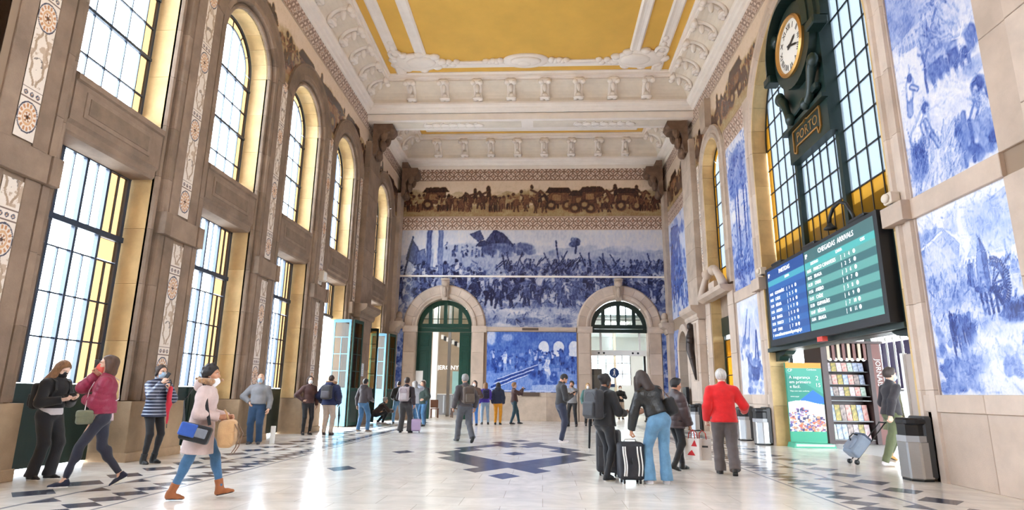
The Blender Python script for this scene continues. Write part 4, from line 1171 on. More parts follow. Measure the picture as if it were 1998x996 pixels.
def paint_trees(p):
    w, h = p.w, p.h
    p.T[:] = .14; p.below(lambda U: 2.2 + .2 * np.sin(U * 4), .3, soft=.3)
    for x, t in ((.55, .6), (.8, .75), (1.35, .7), (1.6, .55)):
        p.line((x, .4), (x + .12, 4.3), .13, t, w2=.05)
    p.scatter(120, .2, 1.7, 3.2, 4.4, .16, .25, .8, .6, 1.2)
    p.ell(.35, 2.4, .22, .2, .03)
    for k in range(12): p.figure(.2 + .14 * k, .35 + .15 * p.rng.random(), .6, .75, .2)
    p.scatter(60, 0, w, 0, 1.6, .1, .2, .85, .6); p.hatch(500, .14, .03, -.25, .5); p.brush(.35, 6, 14)
def paint_ship(p):
    w, h = p.w, p.h
    p.T[:] = .08; p.scatter(30, 0, w, 1.4, 2.6, .16, .1, .4, .6, 1.5)
    p.line((.5, 1.6), (.95, 2.5), .06, .6); p.line((.9, 1.5), (1.1, 2.2), .05, .5)
    p.scatter(34, .1, .9, 1.1, 1.7, .1, .2, .7, .7, .7); p.line((1.35, 1.0), (1.55, 1.8), .08, .7); p.line((1.55, 1.8), (1.6, 1.0), .07, .8)
    p.poly([(.65, 1.15), (.8, .45), (1.5, .4), (1.75, .95), (1.4, .75), (1.0, .8)], .8); p.ell(1.15, .6, .42, .2, .85)
    p.scatter(30, .7, 1.8, .4, 1.2, .09, .4, .95, .8); p.scatter(30, .6, w, .05, .4, .08, .1, .7, .7, 1.6, 0); p.brush(.33, 6, 14)
right_panel('mural_tiles', 19.35, 17.36, 4.5, 9.38, .026, paint_trees, 3)
right_panel('mural_tiles', 19.35, 17.36, 1.31, 4.16, .024, paint_ship, 4)
def paint_crowd(p):
    w, h = p.w, p.h; p.T[:] = .2
    p.below(lambda U: h * .9, .22, soft=.3); p.poly([(.3, h * .2), (w * .25, h * .95), (w * .6, h * .9), (w * .75, h * .3)], .75)
    for k in range(int(w * 9)):
        p.figure(p.rng.random() * w, p.rng.random() * h * .4, .7, p.rng.uniform(.5, .95), .25)
    p.scatter(90, 0, w, 0, h, .2, .2, .95, .7, .6); p.brush(.4, 4, 10)
def cull_door(u, v): return (np.hypot(u - 2.6 - .2, v + 4.62 - 3.2) < 1.1)
def paint_small(p):
    p.T[:] = .4
    for k in range(6): p.figure(p.rng.random() * p.w, .3 + p.rng.random() * p.h * .4, .8, .8, .2)
    p.scatter(60, 0, p.w, 0, p.h, .12, .1, .95, .7, .6); p.brush(.4, 5, 12)
right_panel('mural_tiles', 29.3, 25.15, 4.75, 9.38, .04, paint_crowd, 5)
right_panel('mural_tiles', 25.75, 25.15, 1.1, 4.2, .04, paint_small, 6)
right_panel('mural_tiles', 28.9, 27.75, 1.1, 4.2, .04, paint_small, 7)
right_panel('mural_tiles', 22.74, 22.2, 4.75, 9.3, .04, paint_small, 8)

# great picture on the end wall
def paint_battle(p):
    w, h = p.w, p.h; r = p.rng
    p.T[:] = .16
    p.T += .10 * (fbm(p.U0, p.V0, .6, 3) - .45)
    hill = lambda U: 3.55 + .45 * np.exp(-((U - 11) / 2.5) ** 2) + .75 * np.exp(-((U - 3.5) / 2.4) ** 2)
    p.below(hill, .30, soft=.12); p.below(lambda U: hill(U) - .5, .36, soft=.4); p.below(lambda U: 2.9 + .1 * np.sin(U), .26, soft=.3)
    p.scatter(90, 7, w, 3.1, 4.0, .16, .2, .5, .6, 2.2, 0)
    # columns and standards at the left
    for x, t in ((1.35, .12), (1.62, .6), (1.95, .1), (2.2, .5)): p.line((x, 2.5), (x, 4.97), .22, t)
    p.poly([(.45, 3.4), (.7, 4.5), (.85, 4.3), (1.25, 3.6), (1.1, 2.9), (.8, 3.2)], .7); p.line((.35, 2.4), (.75, 4.6), .05, .85)
    p.poly([(1.0, 3.1), (1.5, 3.3), (1.4, 4.0), (1.0, 3.8)], .55)
    # tents
    p.poly([(3.7, 4.7), (4.2, 4.95), (4.4, 4.5), (4.1, 4.35)], .72); p.poly([(4.3, 3.9), (4.6, 4.5), (4.95, 4.97), (5.4, 4.8), (6.0, 4.1), (5.2, 4.0)], .78)
    p.poly([(4.0, 4.1), (4.25, 4.45), (4.5, 4.4), (4.75, 4.1)], .85); p.poly([(5.0, 3.9), (4.95, 4.9), (5.2, 4.2)], .95, .7)
    for k in range(46): p.figure(2.5 + 4 * r.random(), 3.5 + .5 * r.random(), .34, r.uniform(.5, .85), .25)
    p.scatter(40, 4.5, 6.8, 3.7, 4.2, .13, .4, .8, .6, 1.8, -.3)
    p.line((9.06, 3.75), (9.08, 4.2), .06, .75); p.scatter(14, 8.85, 9.3, 4.15, 4.45, .08, .6, .85, .9, 1.3)
    # far army, lances
    for k in range(150): p.figure(5.5 + (w - 5.5) * r.random(), 2.55 + .5 * r.random(), .42, r.uniform(.55, .95), .3)
    p.scatter(150, 5.4, w, 2.55, 3.1, .1, .35, .95, .8, .8)
    for k in range(34):
        u = 5 + 8.3 * r.random(); v = 2.8 + .3 * r.random(); L = r.uniform(.5, .9); a = r.uniform(.7, 2.4); p.line((u, v), (u + L * math.cos(a), v + L * math.sin(a)), .028, .85)
    p.line((8.3, 2.8), (8.05, 4.4), .04, .75)
    # left crowd
    for k in range(44): p.figure(.1 + 4.6 * r.random(), 1.3 + 1.1 * r.random(), r.uniform(.7, 1.05), r.uniform(.6, 1), .15)
    p.scatter(110, 0, 4.6, .6, 2.7, .16, .3, 1, .75, .7)
    # main horsemen
    p.scatter(200, 5.2, w, 1.4, 2.6, .18, .12, .75, .75, .9)
    for k in range(16): p.horse(5.4 + .5 * k + r.uniform(-.15, .15), 1.45 + .35 * r.random(), r.uniform(.75, .95), r.uniform(.55, .85), 1 if r.random() < .65 else -1)
    p.horse(4.4, 1.1, 1.35, .92, -1); p.horse(3.7, 1.5, 1.25, .85, -1)
    for u, v in ((5.5, .95), (6.9, 1.0), (8.6, .95), (10.1, 1.0), (11.5, 1.05), (12.7, 1.2)): p.horse(u, v, 1.25, r.uniform(.6, .85), 1)
    p.scatter(60, 5.2, w, .8, 1.3, .12, .5, .95, .6, 1.6, 0)
    # ground
    p.scatter(90, 4.4, 9.5, .1, .9, .18, .06, .4, .7, 2.8, 0); p.scatter(24, 4.4, 9, .05, .5, .13, .45, .75, .6, 2.5, 0)
    p.hatch(1800, .25, .03, -.3, .35, v1=3.2, a=.6); p.T *= 1.06
    p.brush(.34, 2.6, 7)
def cull_back(u, v):
    m = np.zeros(u.shape, bool)
    for c in AC: m |= (np.hypot(u - c, v - ASP) < AR + .3) | ((np.abs(u - c) < AR + .3) & (v < ASP))
    return m
p = Paint(XR - XL, 9.4 - 4.44, .03, warp=.05, wscale=3, seed=21); paint_battle(p)
p.mesh('mural_tiles', fB, XL, 4.44, TILE, wall_back, d=.012, cull=cull_back, ramp=lambda t: np.stack([np.interp(t, _RT, np.array([(230, 218, 208), (200, 200, 210), (150, 158, 186), (88, 102, 148), (48, 58, 104), (24, 28, 60)], float)[:, k]) for k in range(3)], -1))
def paint_court(p):
    w, h = p.w, p.h; r = p.rng
    p.T[:] = .55; p.poly([(0, 1.0), (0, 0), (w, 0), (w, 1.15), (2.4, 1.2)], .38)
    p.scatter(60, 0, 2.6, 1.2, 2.9, .2, .4, .8, .6, .7)
    for c in (2.78, 3.5, 4.25):
        p.ell(c, 2.15, .27, .32, .04, soft=.08); p.poly([(c - .27, 1.7), (c + .27, 1.7), (c + .27, 2.15), (c - .27, 2.15)], .06)
    p.ell(1.0, 2.6, .3, .2, .3); p.ell(.2, 2.6, .25, .4, .15)
    for k in range(56): p.figure(.2 + 4.1 * r.random(), .9 + .55 * r.random(), r.uniform(.55, .75), r.uniform(.45, .95), .15)
    p.scatter(70, 0, w, 1.0, 1.9, .1, .1, .9, .7, .7)
    for k in range(5): p.line((.15 + .1 * k, .1 + .13 * k), (2.0 + .15 * k, .82 + .13 * k), .06, .05 if k % 2 == 0 else .75)
    p.figure(.9, 1.0, .95, .3, .05); p.figure(2.85, .6, 1.1, .25, .02, .1); p.figure(3.15, .45, .9, .2, .05, -.2); p.figure(2.6, .7, .9, .9, .3)
    p.scatter(26, 2.2, 3.4, .35, .9, .12, .1, .95, .8); p.poly([(2.2, .05), (w, .05), (w, .42), (2.2, .35)], .15, .7)
    p.poly([(0, 0), (w, 0), (w, .1), (0, .1)], .15); p.brush(.35, 4, 10)
p = Paint(4.37, 2.88, .02, warp=.03, seed=31); paint_court(p)
_RC2 = np.array([(232, 234, 240), (176, 192, 228), (104, 138, 208), (58, 98, 184), (36, 68, 150), (18, 36, 100)], float)
p.mesh('mural_tiles', fB, -2.72, 1.33, TILE, wall_back, d=.012, ramp=lambda t: np.stack([np.interp(t, _RT, _RC2[:, k]) for k in range(3)], -1))
for x0, x1, sd in ((XL, AC[0] - 2.02, 32), (AC[1] + 2.02, XR, 33)):
    p = Paint(x1 - x0, 3.2, .03, warp=.03, seed=sd); paint_small(p); p.mesh('mural_tiles', fB, x0, 1.2, TILE, wall_back, d=.012)
# ================================================================== ROOMS BEHIND THE END WALL
WHITE = mat('white_paint', S(236, 236, 234), .6); GREYW = mat('grey_paint', S(150, 150, 152), .6); BEIGE = mat('beige_plaster', S(208, 192, 170), .7, var=.06)
LAMP_E = mat('ceiling_light_diffuser', S(255, 255, 255), emit=((1, .97, .92, 1), 9))
BLACK = mat('black_plastic', S(24, 24, 27), .4); STEEL = mat('brushed_steel', S(196, 198, 200), .28, metal=1.0, var=.06, vscale=20, stretch=(1, 1, 12)); DGREY = mat('dark_grey_plastic', S(60, 62, 66), .5)
def room(name, x0, x1, z1, m, fl):
    r = empty(name, (0, 0, 0), kind='structure')
    y0, y1 = YB + .5, YB + 11
    mk('wall_side', MB().box(x0 - .1, x0, y0, y1, 0, z1), m, r); mk('wall_side', MB().box(x1, x1 + .1, y0, y1, 0, z1), m, r)
    mk('ceiling_panel', MB().box(x0, x1, y0, y1, z1, z1 + .15), WHITE, r); mk('floor_slab', MB().box(x0, x1, YB + .02, y1 + .4, -.2, -.002), fl, r)
    return r, y1
FLO = mat('pale_terrazzo', S(214, 206, 196), .25, var=.1)
# ticket hall behind the right doorway
rm, y1 = room('wall_ticket_hall', 1.2, 8.2, 5.0, WHITE, FLO)
for x0, x1, z0, z1 in ((1.2, 8.2, 3.9, 5.0), (1.2, 2.6, 0, 3.9), (5.8, 8.2, 0, 3.9), (2.6, 5.8, 0, 1.9)): mk('wall_end', MB().box(x0, x1, y1, y1 + .2, z0, z1), WHITE, rm)
g = MB()
for k in range(7): g.box(2.6 + k * .53 - .03, 2.6 + k * .53 + .03, y1, y1 + .1, 1.9, 3.9)
for z in (2.6, 3.3): g.box(2.6, 5.8, y1 + .02, y1 + .08, z - .03, z + .03)
mk('window_bars', g, GREYW, rm)
for k in range(6): inst('pane', U_GLASS, rm, (2.6 + (k + .5) * .53, y1 + .05, 2.9), (.47, .01, 1.96))
for k, (x, y) in enumerate(((3.9, 32.2), (3.6, 34.2), (4.6, 36.5))):
    mk('light_diffuser', MB().box(x - .6, x + .6, y - .25, y + .25, 4.93, 4.99), LAMP_E, tag(empty('ceiling_light', (x, y, 4.93)), ['ceiling light panel nearest the arch of the ticket hall', 'ceiling light panel in the middle of the ticket hall', 'ceiling light panel deepest in the ticket hall'][k], 'ceiling light'))
hd = tag(empty('sliding_door_frame', (3.73, YB + .45, 0)), 'white sliding door frame with a header bar inside the right arch', 'door frame')
mk('header_bar', MB().box(2.4, 5.06, YB + .38, YB + .5, 3.12, 3.38), WHITE, hd)
for x in (2.85, 4.75): mk('hanger', MB().box(x - .05, x + .05, YB + .4, YB + .48, 3.38, 4.6), WHITE, hd)
for x in (2.75, 3.0, 4.4, 4.65): mk('sensor', MB().ell((x, YB + .37, 3.25), (.05, .02, .05)), BLACK, hd)
inst('fixed_pane', U_GLASS, hd, (3.0, YB + .44, 1.56), (1.0, .012, 3.1))
mk('fanlight_pane', MB().box(2.4, 5.06, YB + .42, YB + .43, 3.38, 4.2), GLASS, hd)
sg = tag(empty('round_sign', (3.48, YB + .4, 2.3)), 'round blue sign with a white walking figure on glass in the right arch', 'sign')
BLUE_S = mat('sign_blue', S(28, 60, 112), .4); BLUE_S2 = mat('sign_deep_blue', S(34, 56, 100), .4)
mk('sign_disc', MB().prism([(3.48 + .24 * math.cos(a), 2.3 + .24 * math.sin(a)) for a in np.linspace(0, 2 * PI, 28)[:-1]], lambda u, v, d: (u, YB + .42 - d, v), 0, .02), BLUE_S, sg)
s_ = MB(); fy = lambda u, v, d: (3.48 + u, YB + .40 - d, 2.3 + v)
s_.prism([(.035 * math.cos(a) + .01, .14 + .035 * math.sin(a)) for a in np.linspace(0, 2 * PI, 12)[:-1]], fy, 0, .006)
s_.prism([(-.05, .09), (.05, .09), (.03, -.03), (.07, -.16), (.035, -.16), (0, -.04), (-.05, -.15), (-.085, -.13), (-.02, -.02)], fy, 0, .006)
mk('pictogram', s_, WHITE, sg)
mk('small_blue_plate', MB().box(3.28, 3.5, YB + .4, YB + .42, 1.62, 1.78), BLUE_S2, sg)
sc_ = tag(empty('ticket_machine', (2.62, YB + .8, 0)), 'tall black ticket machine just inside the right arch', 'ticket machine')
mk('cabinet', MB().box(2.36, 2.92, YB + .65, YB + .95, 0, 2.5), BLACK, sc_, bevel=.02); mk('screen', MB().box(2.44, 2.84, YB + .64, YB + .65, 1.3, 2.2), DGREY, sc_)
bp_ = tag(empty('black_door_post', (5.0, YB + .6, 0)), 'black metal door post at the right side of the ticket hall', 'post')
mk('post_upright', MB().box(4.94, 5.04, YB + .55, YB + .65, 0, 3.3), BLACK, bp_); mk('post_shoe', MB().box(4.9, 5.08, YB + .5, YB + .7, 0, .08), DGREY, bp_)
mk('column_inner', MB().box(4.35, 4.5, 37.5, 37.7, 0, 5), BEIGE, rm)
# café behind the left doorway
rc, y1 = room('wall_cafe', -8.6, -1.6, 6.2, BEIGE, FLO)
mk('wall_end', MB().box(-8.6, -1.6, y1, y1 + .2, 0, 6.2), BEIGE, rc)
for x, y in ((-5.6, 33), (-4.2, 36)): mk('light_diffuser', MB().box(x - .5, x + .5, y - .3, y + .3, 6.1, 6.19), LAMP_E, tag(empty('ceiling_light', (x, y, 6.1)), 'ceiling light panel over the café %s' % ('entrance' if y < 34 else 'counter'), 'ceiling light'))
mk('column_white', MB().box(-6.05, -5.75, 33.0, 33.3, 0, 6.2), WHITE, rc)
mk('column_pale', MB().box(-5.35, -5.2, 34.0, 34.2, 0, 6.2), GREYW, rc)
aw = tag(empty('striped_canopy', (-5.0, 35.2, 3.9)), 'black and white striped canopy edge inside the café', 'canopy')
for k in range(12):
    x = -5.95 + k * .16; z = 4.45 - k * .075
    mk('canopy_stripe', MB().box(x, x + .15, 35.1, 35.6, z - .12, z + .12), BLACK if k % 2 else WHITE, aw)
ct = tag(empty('cafe_counter', (-5.4, 36.6, 0)), 'grey café counter with a pale top seen through the left arch', 'counter')
mk('counter_front', MB().box(-7.0, -3.2, 36.4, 37.2, 0, 1.15), GREYW, ct); mk('counter_top', MB().box(-7.05, -3.15, 36.35, 37.25, 1.15, 1.2), WHITE, ct)
for k in range(8): mk('counter_slat', MB().box(-6.8 + k * .45, -6.74 + k * .45, 36.37, 36.4, .1, 1.1), STEEL, ct)
o = tag(inst('wall_lettering', text_mesh('JERONYMO', .36, WHITE_E), None, (-5.35, 36.2, 2.72), rot=(PI / 2, 0, 0)), 'white café name lettering JERONYMO hung inside the left arch', 'lettering')
dv = tag(empty('display_fridge', (-5.0, 36.0, 0)), 'pale turquoise upright display case by the café counter', 'display case')
mk('case_body', MB().box(-5.3, -4.7, 35.75, 36.25, 1.2, 2.5), mat('turquoise', S(160, 206, 204), .3), dv); mk('case_base', MB().box(-5.25, -4.75, 35.8, 36.2, 0, 1.2), GREYW, dv)
WOOD = mat('brown_wood', S(104, 66, 44), .5, var=.2)
def cafe_chair(x, y, rz, lab):
    r = tag(empty('cafe_chair', (x, y, 0), rz), lab, 'chair', 'café chairs')
    mk('seat', MB().box(-.2, .2, -.2, .2, .43, .47), WOOD, r, rel=True); mk('backrest', MB().box(-.2, .2, .17, .2, .5, .9), WOOD, r, rel=True)
    for a in (-.17, .17):
        for b in (-.17, .17): mk('leg', MB().box(a - .02, a + .02, b - .02, b + .02, 0, .43), WOOD, r, rel=True)
cafe_chair(-5.55, 31.6, .3, 'brown wooden café chair left inside the left arch'); cafe_chair(-4.6, 32.4, -1.2, 'brown wooden café chair right inside the left arch')
# green joinery of the two arches
for k, c in enumerate(AC):
    m = GREEN if k == 0 else GREEN_D
    d = empty('door_%d' % (30 + k), (c, YB + .3, 0), kind='structure'); fn = lambda u, v, dd: (u, YB + .32 - dd, v)
    fr = MB(); arch_ring(fr, fn, c, AR - .06, ASP - .1, -.02, .24, .12, 24); mk('arch_frame', fr, m, d)
    for z0, z1 in ((4.22, 4.4), (4.42, 4.52)): mk('transom_rail', MB().box(c - AR, c + AR, YB + .24, YB + .4, z0, z1), m, d)
    for u in (-.75, 0, .75): mk('fan_mullion', MB().box(c + u - .09, c + u + .09, YB + .25, YB + .37, 4.5, ASP - .1 + math.sqrt((AR - .05) ** 2 - u * u)), m, d)
    for u in (-.37, .37): mk('glazing_bar', MB().box(c + u - .025, c + u + .025, YB + .3, YB + .34, 4.5, ASP - .1 + math.sqrt((AR - .1) ** 2 - u * u)), m, d)
    mk('glazing_bar', MB().box(c - AR, c + AR, YB + .3, YB + .34, 4.85, 4.88), m, d)
    mk('fan_rail', MB().box(c - AR, c + AR, YB + .26, YB + .36, 4.5, 4.62), m, d)
    for a, b in ((-1.3, -.82), (-.68, -.07), (.07, .68), (.82, 1.3)):
        pts = [(c + a, 4.56), (c + b, 4.56)] + [(c + u, max(4.57, ASP - .1 + math.sqrt(max(0, (AR - .1) ** 2 - u * u)))) for u in np.linspace(b, a, 5)]
        mk('pane', MB().prism(pts, fn, -.005, .005), GLASS, d)
c = AC[0]
for s, w_, nm in ((-1, .72, 'door_leaf'), (1, .62, 'door_leaf')):
    x0, x1 = sorted((c + s * AR, c + s * (AR - w_)))
    d = empty('door_%d' % (35 + s), ((x0 + x1) / 2, YB + .3, 0), kind='structure')
    mk('door_leaf', MB().box(x0, x1, YB + .26, YB + .34, .02, 4.2), GREEN, d)
    for z0, z1 in ((.2, 1.5), (1.7, 3.3), (3.5, 4.05)):
        mk('door_panel', MB().box(x0 + .12, x1 - .12, YB + .235, YB + .27, z0, z1), GREEN, d, bevel=.02); mk('panel_field', MB().box(x0 + .2, x1 - .2, YB + .22, YB + .24, z0 + .1, z1 - .1), GREEN, d, bevel=.015)
def notice(name, x0, x1, z0, z1, y, lab, col, n):
    p = Paint(x1 - x0, z1 - z0, .02, warp=0); C = np.zeros(p.U0.shape + (3,)); C[:] = col
    for k in range(n):
        v = (k + .6) / n * p.h; C[(np.abs(p.V0 - v) < p.h / n * .22) & (p.U0 > .04) & (p.U0 < p.w * (.6 + .3 * ((k * 7) % 3) / 2))] = (120, 120, 130)
    o = p.mesh(name, lambda u, v, d: (u + 0 * v, y - d + 0 * u, v), x0, z0, PRINT, None); return tag(o, lab, 'notice')
notice('paper_notice', -6.22, -5.86, 1.65, 2.3, YB + .2, 'white paper notice stuck on the left green door', (226, 230, 232), 9)

# ================================================================== CLOCK
ck = tag(empty('station_clock', fR(13.45, 7.0, -.1)), 'large dark green station clock with gold rimmed white dial in the great arch', 'clock')
CY, CZ, CX = 13.5, 9.65, XR - .02
fC = lambda u, v, d: (CX - d, CY - u, v)         # u to the right as seen from the hall
mk('clock_panel', MB().prism([(-1.06, 6.95), (1.06, 6.95), (1.06, 10.9), (-1.06, 10.9)], fC, -.3, -.08), GREEN_D, ck)
mk('case_body', MB().prism([(1.02 * math.cos(a), CZ + 1.05 * math.sin(a)) for a in np.linspace(0, 2 * PI, 33)[:-1]], fC, -.1, .10), GREEN_D, ck)
hood = MB()
for r0, r1, d0, d1 in ((1.08, 1.26, -.1, .30), (1.24, 1.42, -.1, .22), (1.40, 1.52, -.1, .12)):
    p = [(-r0, CZ - .15, -1, 0)] + [(-r0 * math.cos(a), CZ + .1 + r0 * math.sin(a), -math.cos(a), math.sin(a)) for a in np.linspace(0, PI, 25)] + [(r0, CZ - .15, 1, 0)]
    sweep_block(hood, p, [(0, d0), (0, d1), (r1 - r0, d1 - .05), (r1 - r0, d0)], fC)
mk('clock_hood', hood, GREEN_D, ck)
for s in (-1, 1): mk('hood_bracket', MB().box(CX - .25, CX + .1, CY + s * 1.3 - .2, CY + s * 1.3 + .2, CZ - .35, CZ - .13), GREEN_D, ck, bevel=.03)
GOLDM = mat('gilded_metal', S(206, 158, 92), .35, metal=.8); DIAL = mat('enamel_dial', S(244, 240, 232), .3)
rim = MB(); sweep_block(rim, [(.66 * math.cos(a), CZ + .66 * math.sin(a), math.cos(a), math.sin(a)) for a in np.linspace(0, 2 * PI, 41)], [(0, .10), (0, .18), (.05, .20), (.1, .16), (.1, .1)], fC); mk('dial_rim', rim, GOLDM, ck)
mk('dial', MB().prism([(.67 * math.cos(a), CZ + .67 * math.sin(a)) for a in np.linspace(0, 2 * PI, 41)[:-1]], fC, .1, .12), DIAL, ck)
RMAT = Matrix((( 0, 0, -1), (-1, 0, 0), (0, 1, 0))).to_euler()     # text x -> -Y, text y -> +Z, normal -> -X
for k, nume in enumerate(['XII', 'I', 'II', 'III', 'IIII', 'V', 'VI', 'VII', 'VIII', 'IX', 'X', 'XI']):
    a = PI / 2 - k * PI / 6
    o = inst('numeral', text_mesh(nume, .2, BLACK), ck, fC(.5 * math.cos(a), CZ + .5 * math.sin(a), .125))
    o.rotation_euler = (RMAT.to_matrix() @ Matrix.Rotation(a - PI / 2, 3, 'Z')).to_euler()
def hand(name, ang, L, w, dd):
    c_, s_ = math.cos(ang), math.sin(ang)
    pts = [(-.1, -w), (L * .75, -w * 1.2), (L, 0), (L * .75, w * 1.2), (-.1, w)]
    mk(name, MB().prism([(x * c_ - y * s_, CZ + x * s_ + y * c_) for x, y in pts], fC, dd, dd + .008), BLACK, ck)
hand('hour_hand', math.radians(20), .36, .03, .135); hand('minute_hand', math.radians(-22), .5, .022, .146)
mk('hand_boss', MB().ell(fC(0, CZ, .145), (.015, .05, .05)), BLACK, ck)
for s in (-1, 1):
    scr = MB(); scr.tube([fC(s * (.95 - .5 * t), CZ - 1.0 - .75 * t + .1 * math.sin(t * 6), .06) for t in np.linspace(0, 1, 8)], [.12, .13, .12, .1, .09, .1, .12, .1], 7)
    scr.ell(fC(s * .95, CZ - .95, .08), (.12, .16, .18)); scr.ell(fC(s * .42, CZ - 1.75, .1), (.12, .14, .16))
    mk('scroll_ornament', scr, GREEN_D, ck, smooth=True)
    mk('rosette', MB().ell(fC(s * .9, CZ + .7, .1), (.1, .18, .2)), GREEN_D, ck, smooth=True)
mk('swag_bar', MB().prism([(-.75, CZ - 1.78), (.9, CZ - 1.62), (.9, CZ - 1.45), (-.75, CZ - 1.6)], fC, -.08, .08), GREEN_D, ck, bevel=.03)
mk('panel_cornice', MB().prism([(-1.12, 7.72), (1.12, 7.72), (1.12, 7.82), (-1.12, 7.82)], fC, -.1, .05), GREEN_D, ck)
pq = MB(); out = [(-.72, 7.68), (-.1, 7.68), (0, 7.74), (.1, 7.68), (.72, 7.68), (.72, 7.2), (.6, 7.08), (.55, 7.25), (-.55, 7.25), (-.6, 7.08), (-.72, 7.14)]
for a, b in zip(out, out[1:] + out[:1]): pq.bar(fC(a[0], a[1], -.06), fC(b[0], b[1], -.06), .035)
mk('plaque_border', pq, GOLDM, ck)
o = inst('plaque_lettering', text_mesh('PORTO', .34, GOLDM), ck, fC(0, 7.46, -.07)); o.rotation_euler = RMAT

# ================================================================== DEPARTURES BOARD
bd = tag(empty('departures_board', (XR - .2, 13.3, 2.6)), 'wide blue and green departures board below the great arched window', 'departures board')
BX = XR - .16; B0, B1, BZ0, BZ1 = 15.95, 10.62, 2.68, 4.46
mk('board_case', MB().box(BX - .10, BX + .14, B1 - .06, B0 + .08, BZ0 - .16, BZ1 + .08), BLACK, bd)
fD = lambda u, v, d: (BX - .10 - d + 0 * u, B0 - u, v)
def screen(name, u0, u1, title, kind):
    p = Paint(u1 - u0, BZ1 - BZ0, .02, warp=0); C = np.zeros(p.U0.shape + (3,)); v = p.h - p.V0; n = 10
    if kind: c0, c1, ch, cb = (116, 196, 190), (66, 128, 134), (78, 128, 132), (92, 214, 214)
    else: c0, c1, ch, cb = (48, 118, 206), (36, 98, 186), (28, 88, 176), (84, 196, 224)
    C[:] = ch; C[(v > .26) & (v <= .4)] = cb
    rows = 9 if kind else 9; rh = (p.h - .4) / rows
    for k in range(rows): C[(v > .4 + k * rh) & (v <= .4 + (k + 1) * rh)] = c0 if k % 2 == 0 else c1
    o = p.mesh(name, lambda u, v_, d: fD(u, v_, d), u0, BZ0, SCREEN, bd, d=.004, rgb=C)
    def tx(s, u, vv, size, al='LEFT'):
        q = inst('screen_lettering', text_mesh(s, size, WHITE_E, align=al, extrude=.001), bd, fD(u, vv, .009)); q.rotation_euler = RMAT
    tx(title, (u0 + u1) / 2, BZ1 - .13, .15, 'CENTER'); tx('IP', u0 + .06, BZ1 - .13, .15)
    names = ['GUIMARÃES', 'CAÍDE', 'RÉGUA', 'AVEIRO', 'BRAGA', 'MARCO', 'OVAR'] if not kind else ['MARCO CANAVESES', 'BRAGA', 'OVAR', 'AVEIRO', 'CAÍDE', 'GUIMARÃES', 'RÉGUA', 'BRAGA']
    off = 1.5 if not kind else .5
    for k, s in enumerate(names):
        vv = BZ1 - .4 - rh * (k + off + (.5 if not kind else 0)) if False else BZ1 - .4 - rh * (k + (1.5 if not kind else .5))
        tx('%d:%02d' % (10 + k // 2, (k * 17 + 5) % 60), u0 + .08, vv, .10); tx(s, u0 + .42, vv, .11)
        um = u0 + (u1 - u0) * (.56 if kind else .52)
        tx('|', um, vv, .11)
        for q in range(3): tx('%d' % (k + 1 + q * 3) if q < 2 else '●', um + .14 + q * .17, vv, .11)
    if kind: tx('DESTINO', u0 + .3, BZ1 - .33, .09); tx('LINHA', (u0 + u1) / 2, BZ1 - .33, .09); tx('OBS', u1 - .5, BZ1 - .33, .09)
    else:
        tx('LINHA', (u0 + u1) / 2, BZ1 - .33, .09); tx('i  www.infraestruturasdeportugal.pt', u0 + .08, BZ0 + .1, .12)
screen('screen_blue', .06, 2.3, 'PARTIDAS', 0); screen('screen_green', 2.34, 5.27, 'CHEGADAS  ARRIVALS', 1)
for u in (.7, 2.6, 4.7): mk('roof_bracket', MB().box(BX - .12, BX + .14, B0 - u - .3, B0 - u + .3, BZ1 + .08, BZ1 + .15), BLACK, bd, bevel=.02)
mk('exit_lamp', MB().box(BX - .16, BX - .05, 13.0, 13.25, BZ0 - .27, BZ0 - .17), mat('red_plastic', S(214, 74, 62), .4), bd)
gl = tag(empty('gooseneck_lamp', (XR - .2, 12.0, 4.54)), 'black gooseneck lamp curving over the top of the departures board', 'lamp')
mk('lamp_arm', MB().tube([(XR - .1, 11.55, 4.5), (XR - .15, 11.55, 4.75), (XR - .2, 11.65, 5.0), (XR - .22, 11.85, 5.1), (XR - .24, 12.1, 5.05), (XR - .25, 12.25, 4.9), (XR - .25, 12.28, 4.78)], .035, 8), IRON, gl, smooth=True)
mk('lamp_head', MB().lathe([(.04, .10), (.06, .05), (.12, .0), (.13, -.03), (.04, -.04)], (XR - .25, 12.28, 4.68), 14), IRON, gl, smooth=True)
SPK = mat('cream_plastic', S(222, 208, 190), .5)
for y, lab in ((16.5, 'small cream loudspeaker on the ledge at the far end of the departures board'), (10.2, 'small cream loudspeaker on the ledge at the near end of the departures board')):
    r = tag(empty('loudspeaker', (XR - .16, y, 4.5)), lab, 'loudspeaker')
    mk('speaker_body', MB().box(XR - .26, XR - .08, y - .12, y + .12, 4.52, 4.72), SPK, r, bevel=.02); mk('speaker_horn', MB().ell((XR - .28, y, 4.62), (.05, .1, .08)), SPK, r, smooth=True); mk('speaker_foot', MB().box(XR - .2, XR - .12, y - .04, y + .04, 4.5, 4.53), DGREY, r)

r = tag(empty('loudspeaker', (XL + .1, 19.2, 4.9)), 'white box loudspeaker fixed to a left hand pier', 'loudspeaker')
mk('speaker_body', MB().box(XL + .03, XL + .2, 19.05, 19.35, 4.8, 5.15), SPK, r, bevel=.02); mk('speaker_grille', MB().box(XL + .2, XL + .215, 19.08, 19.32, 4.84, 5.1), WHITE, r)
q_ = Paint(.3, .5, .02, warp=0); C_ = np.zeros(q_.U0.shape + (3,)); C_[:] = (232, 238, 242); C_[(np.sin(q_.V0 * 90) > .5) & (q_.U0 > .05) & (q_.U0 < .24)] = (140, 150, 165)
tag(q_.mesh('paper_notice', lambda u, v, d: (XL + .30 + 0 * u, u, v), 23.6, 1.85, PRINT, None, rgb=C_), 'white paper notice on the left hand pilaster between the open doors', 'notice')

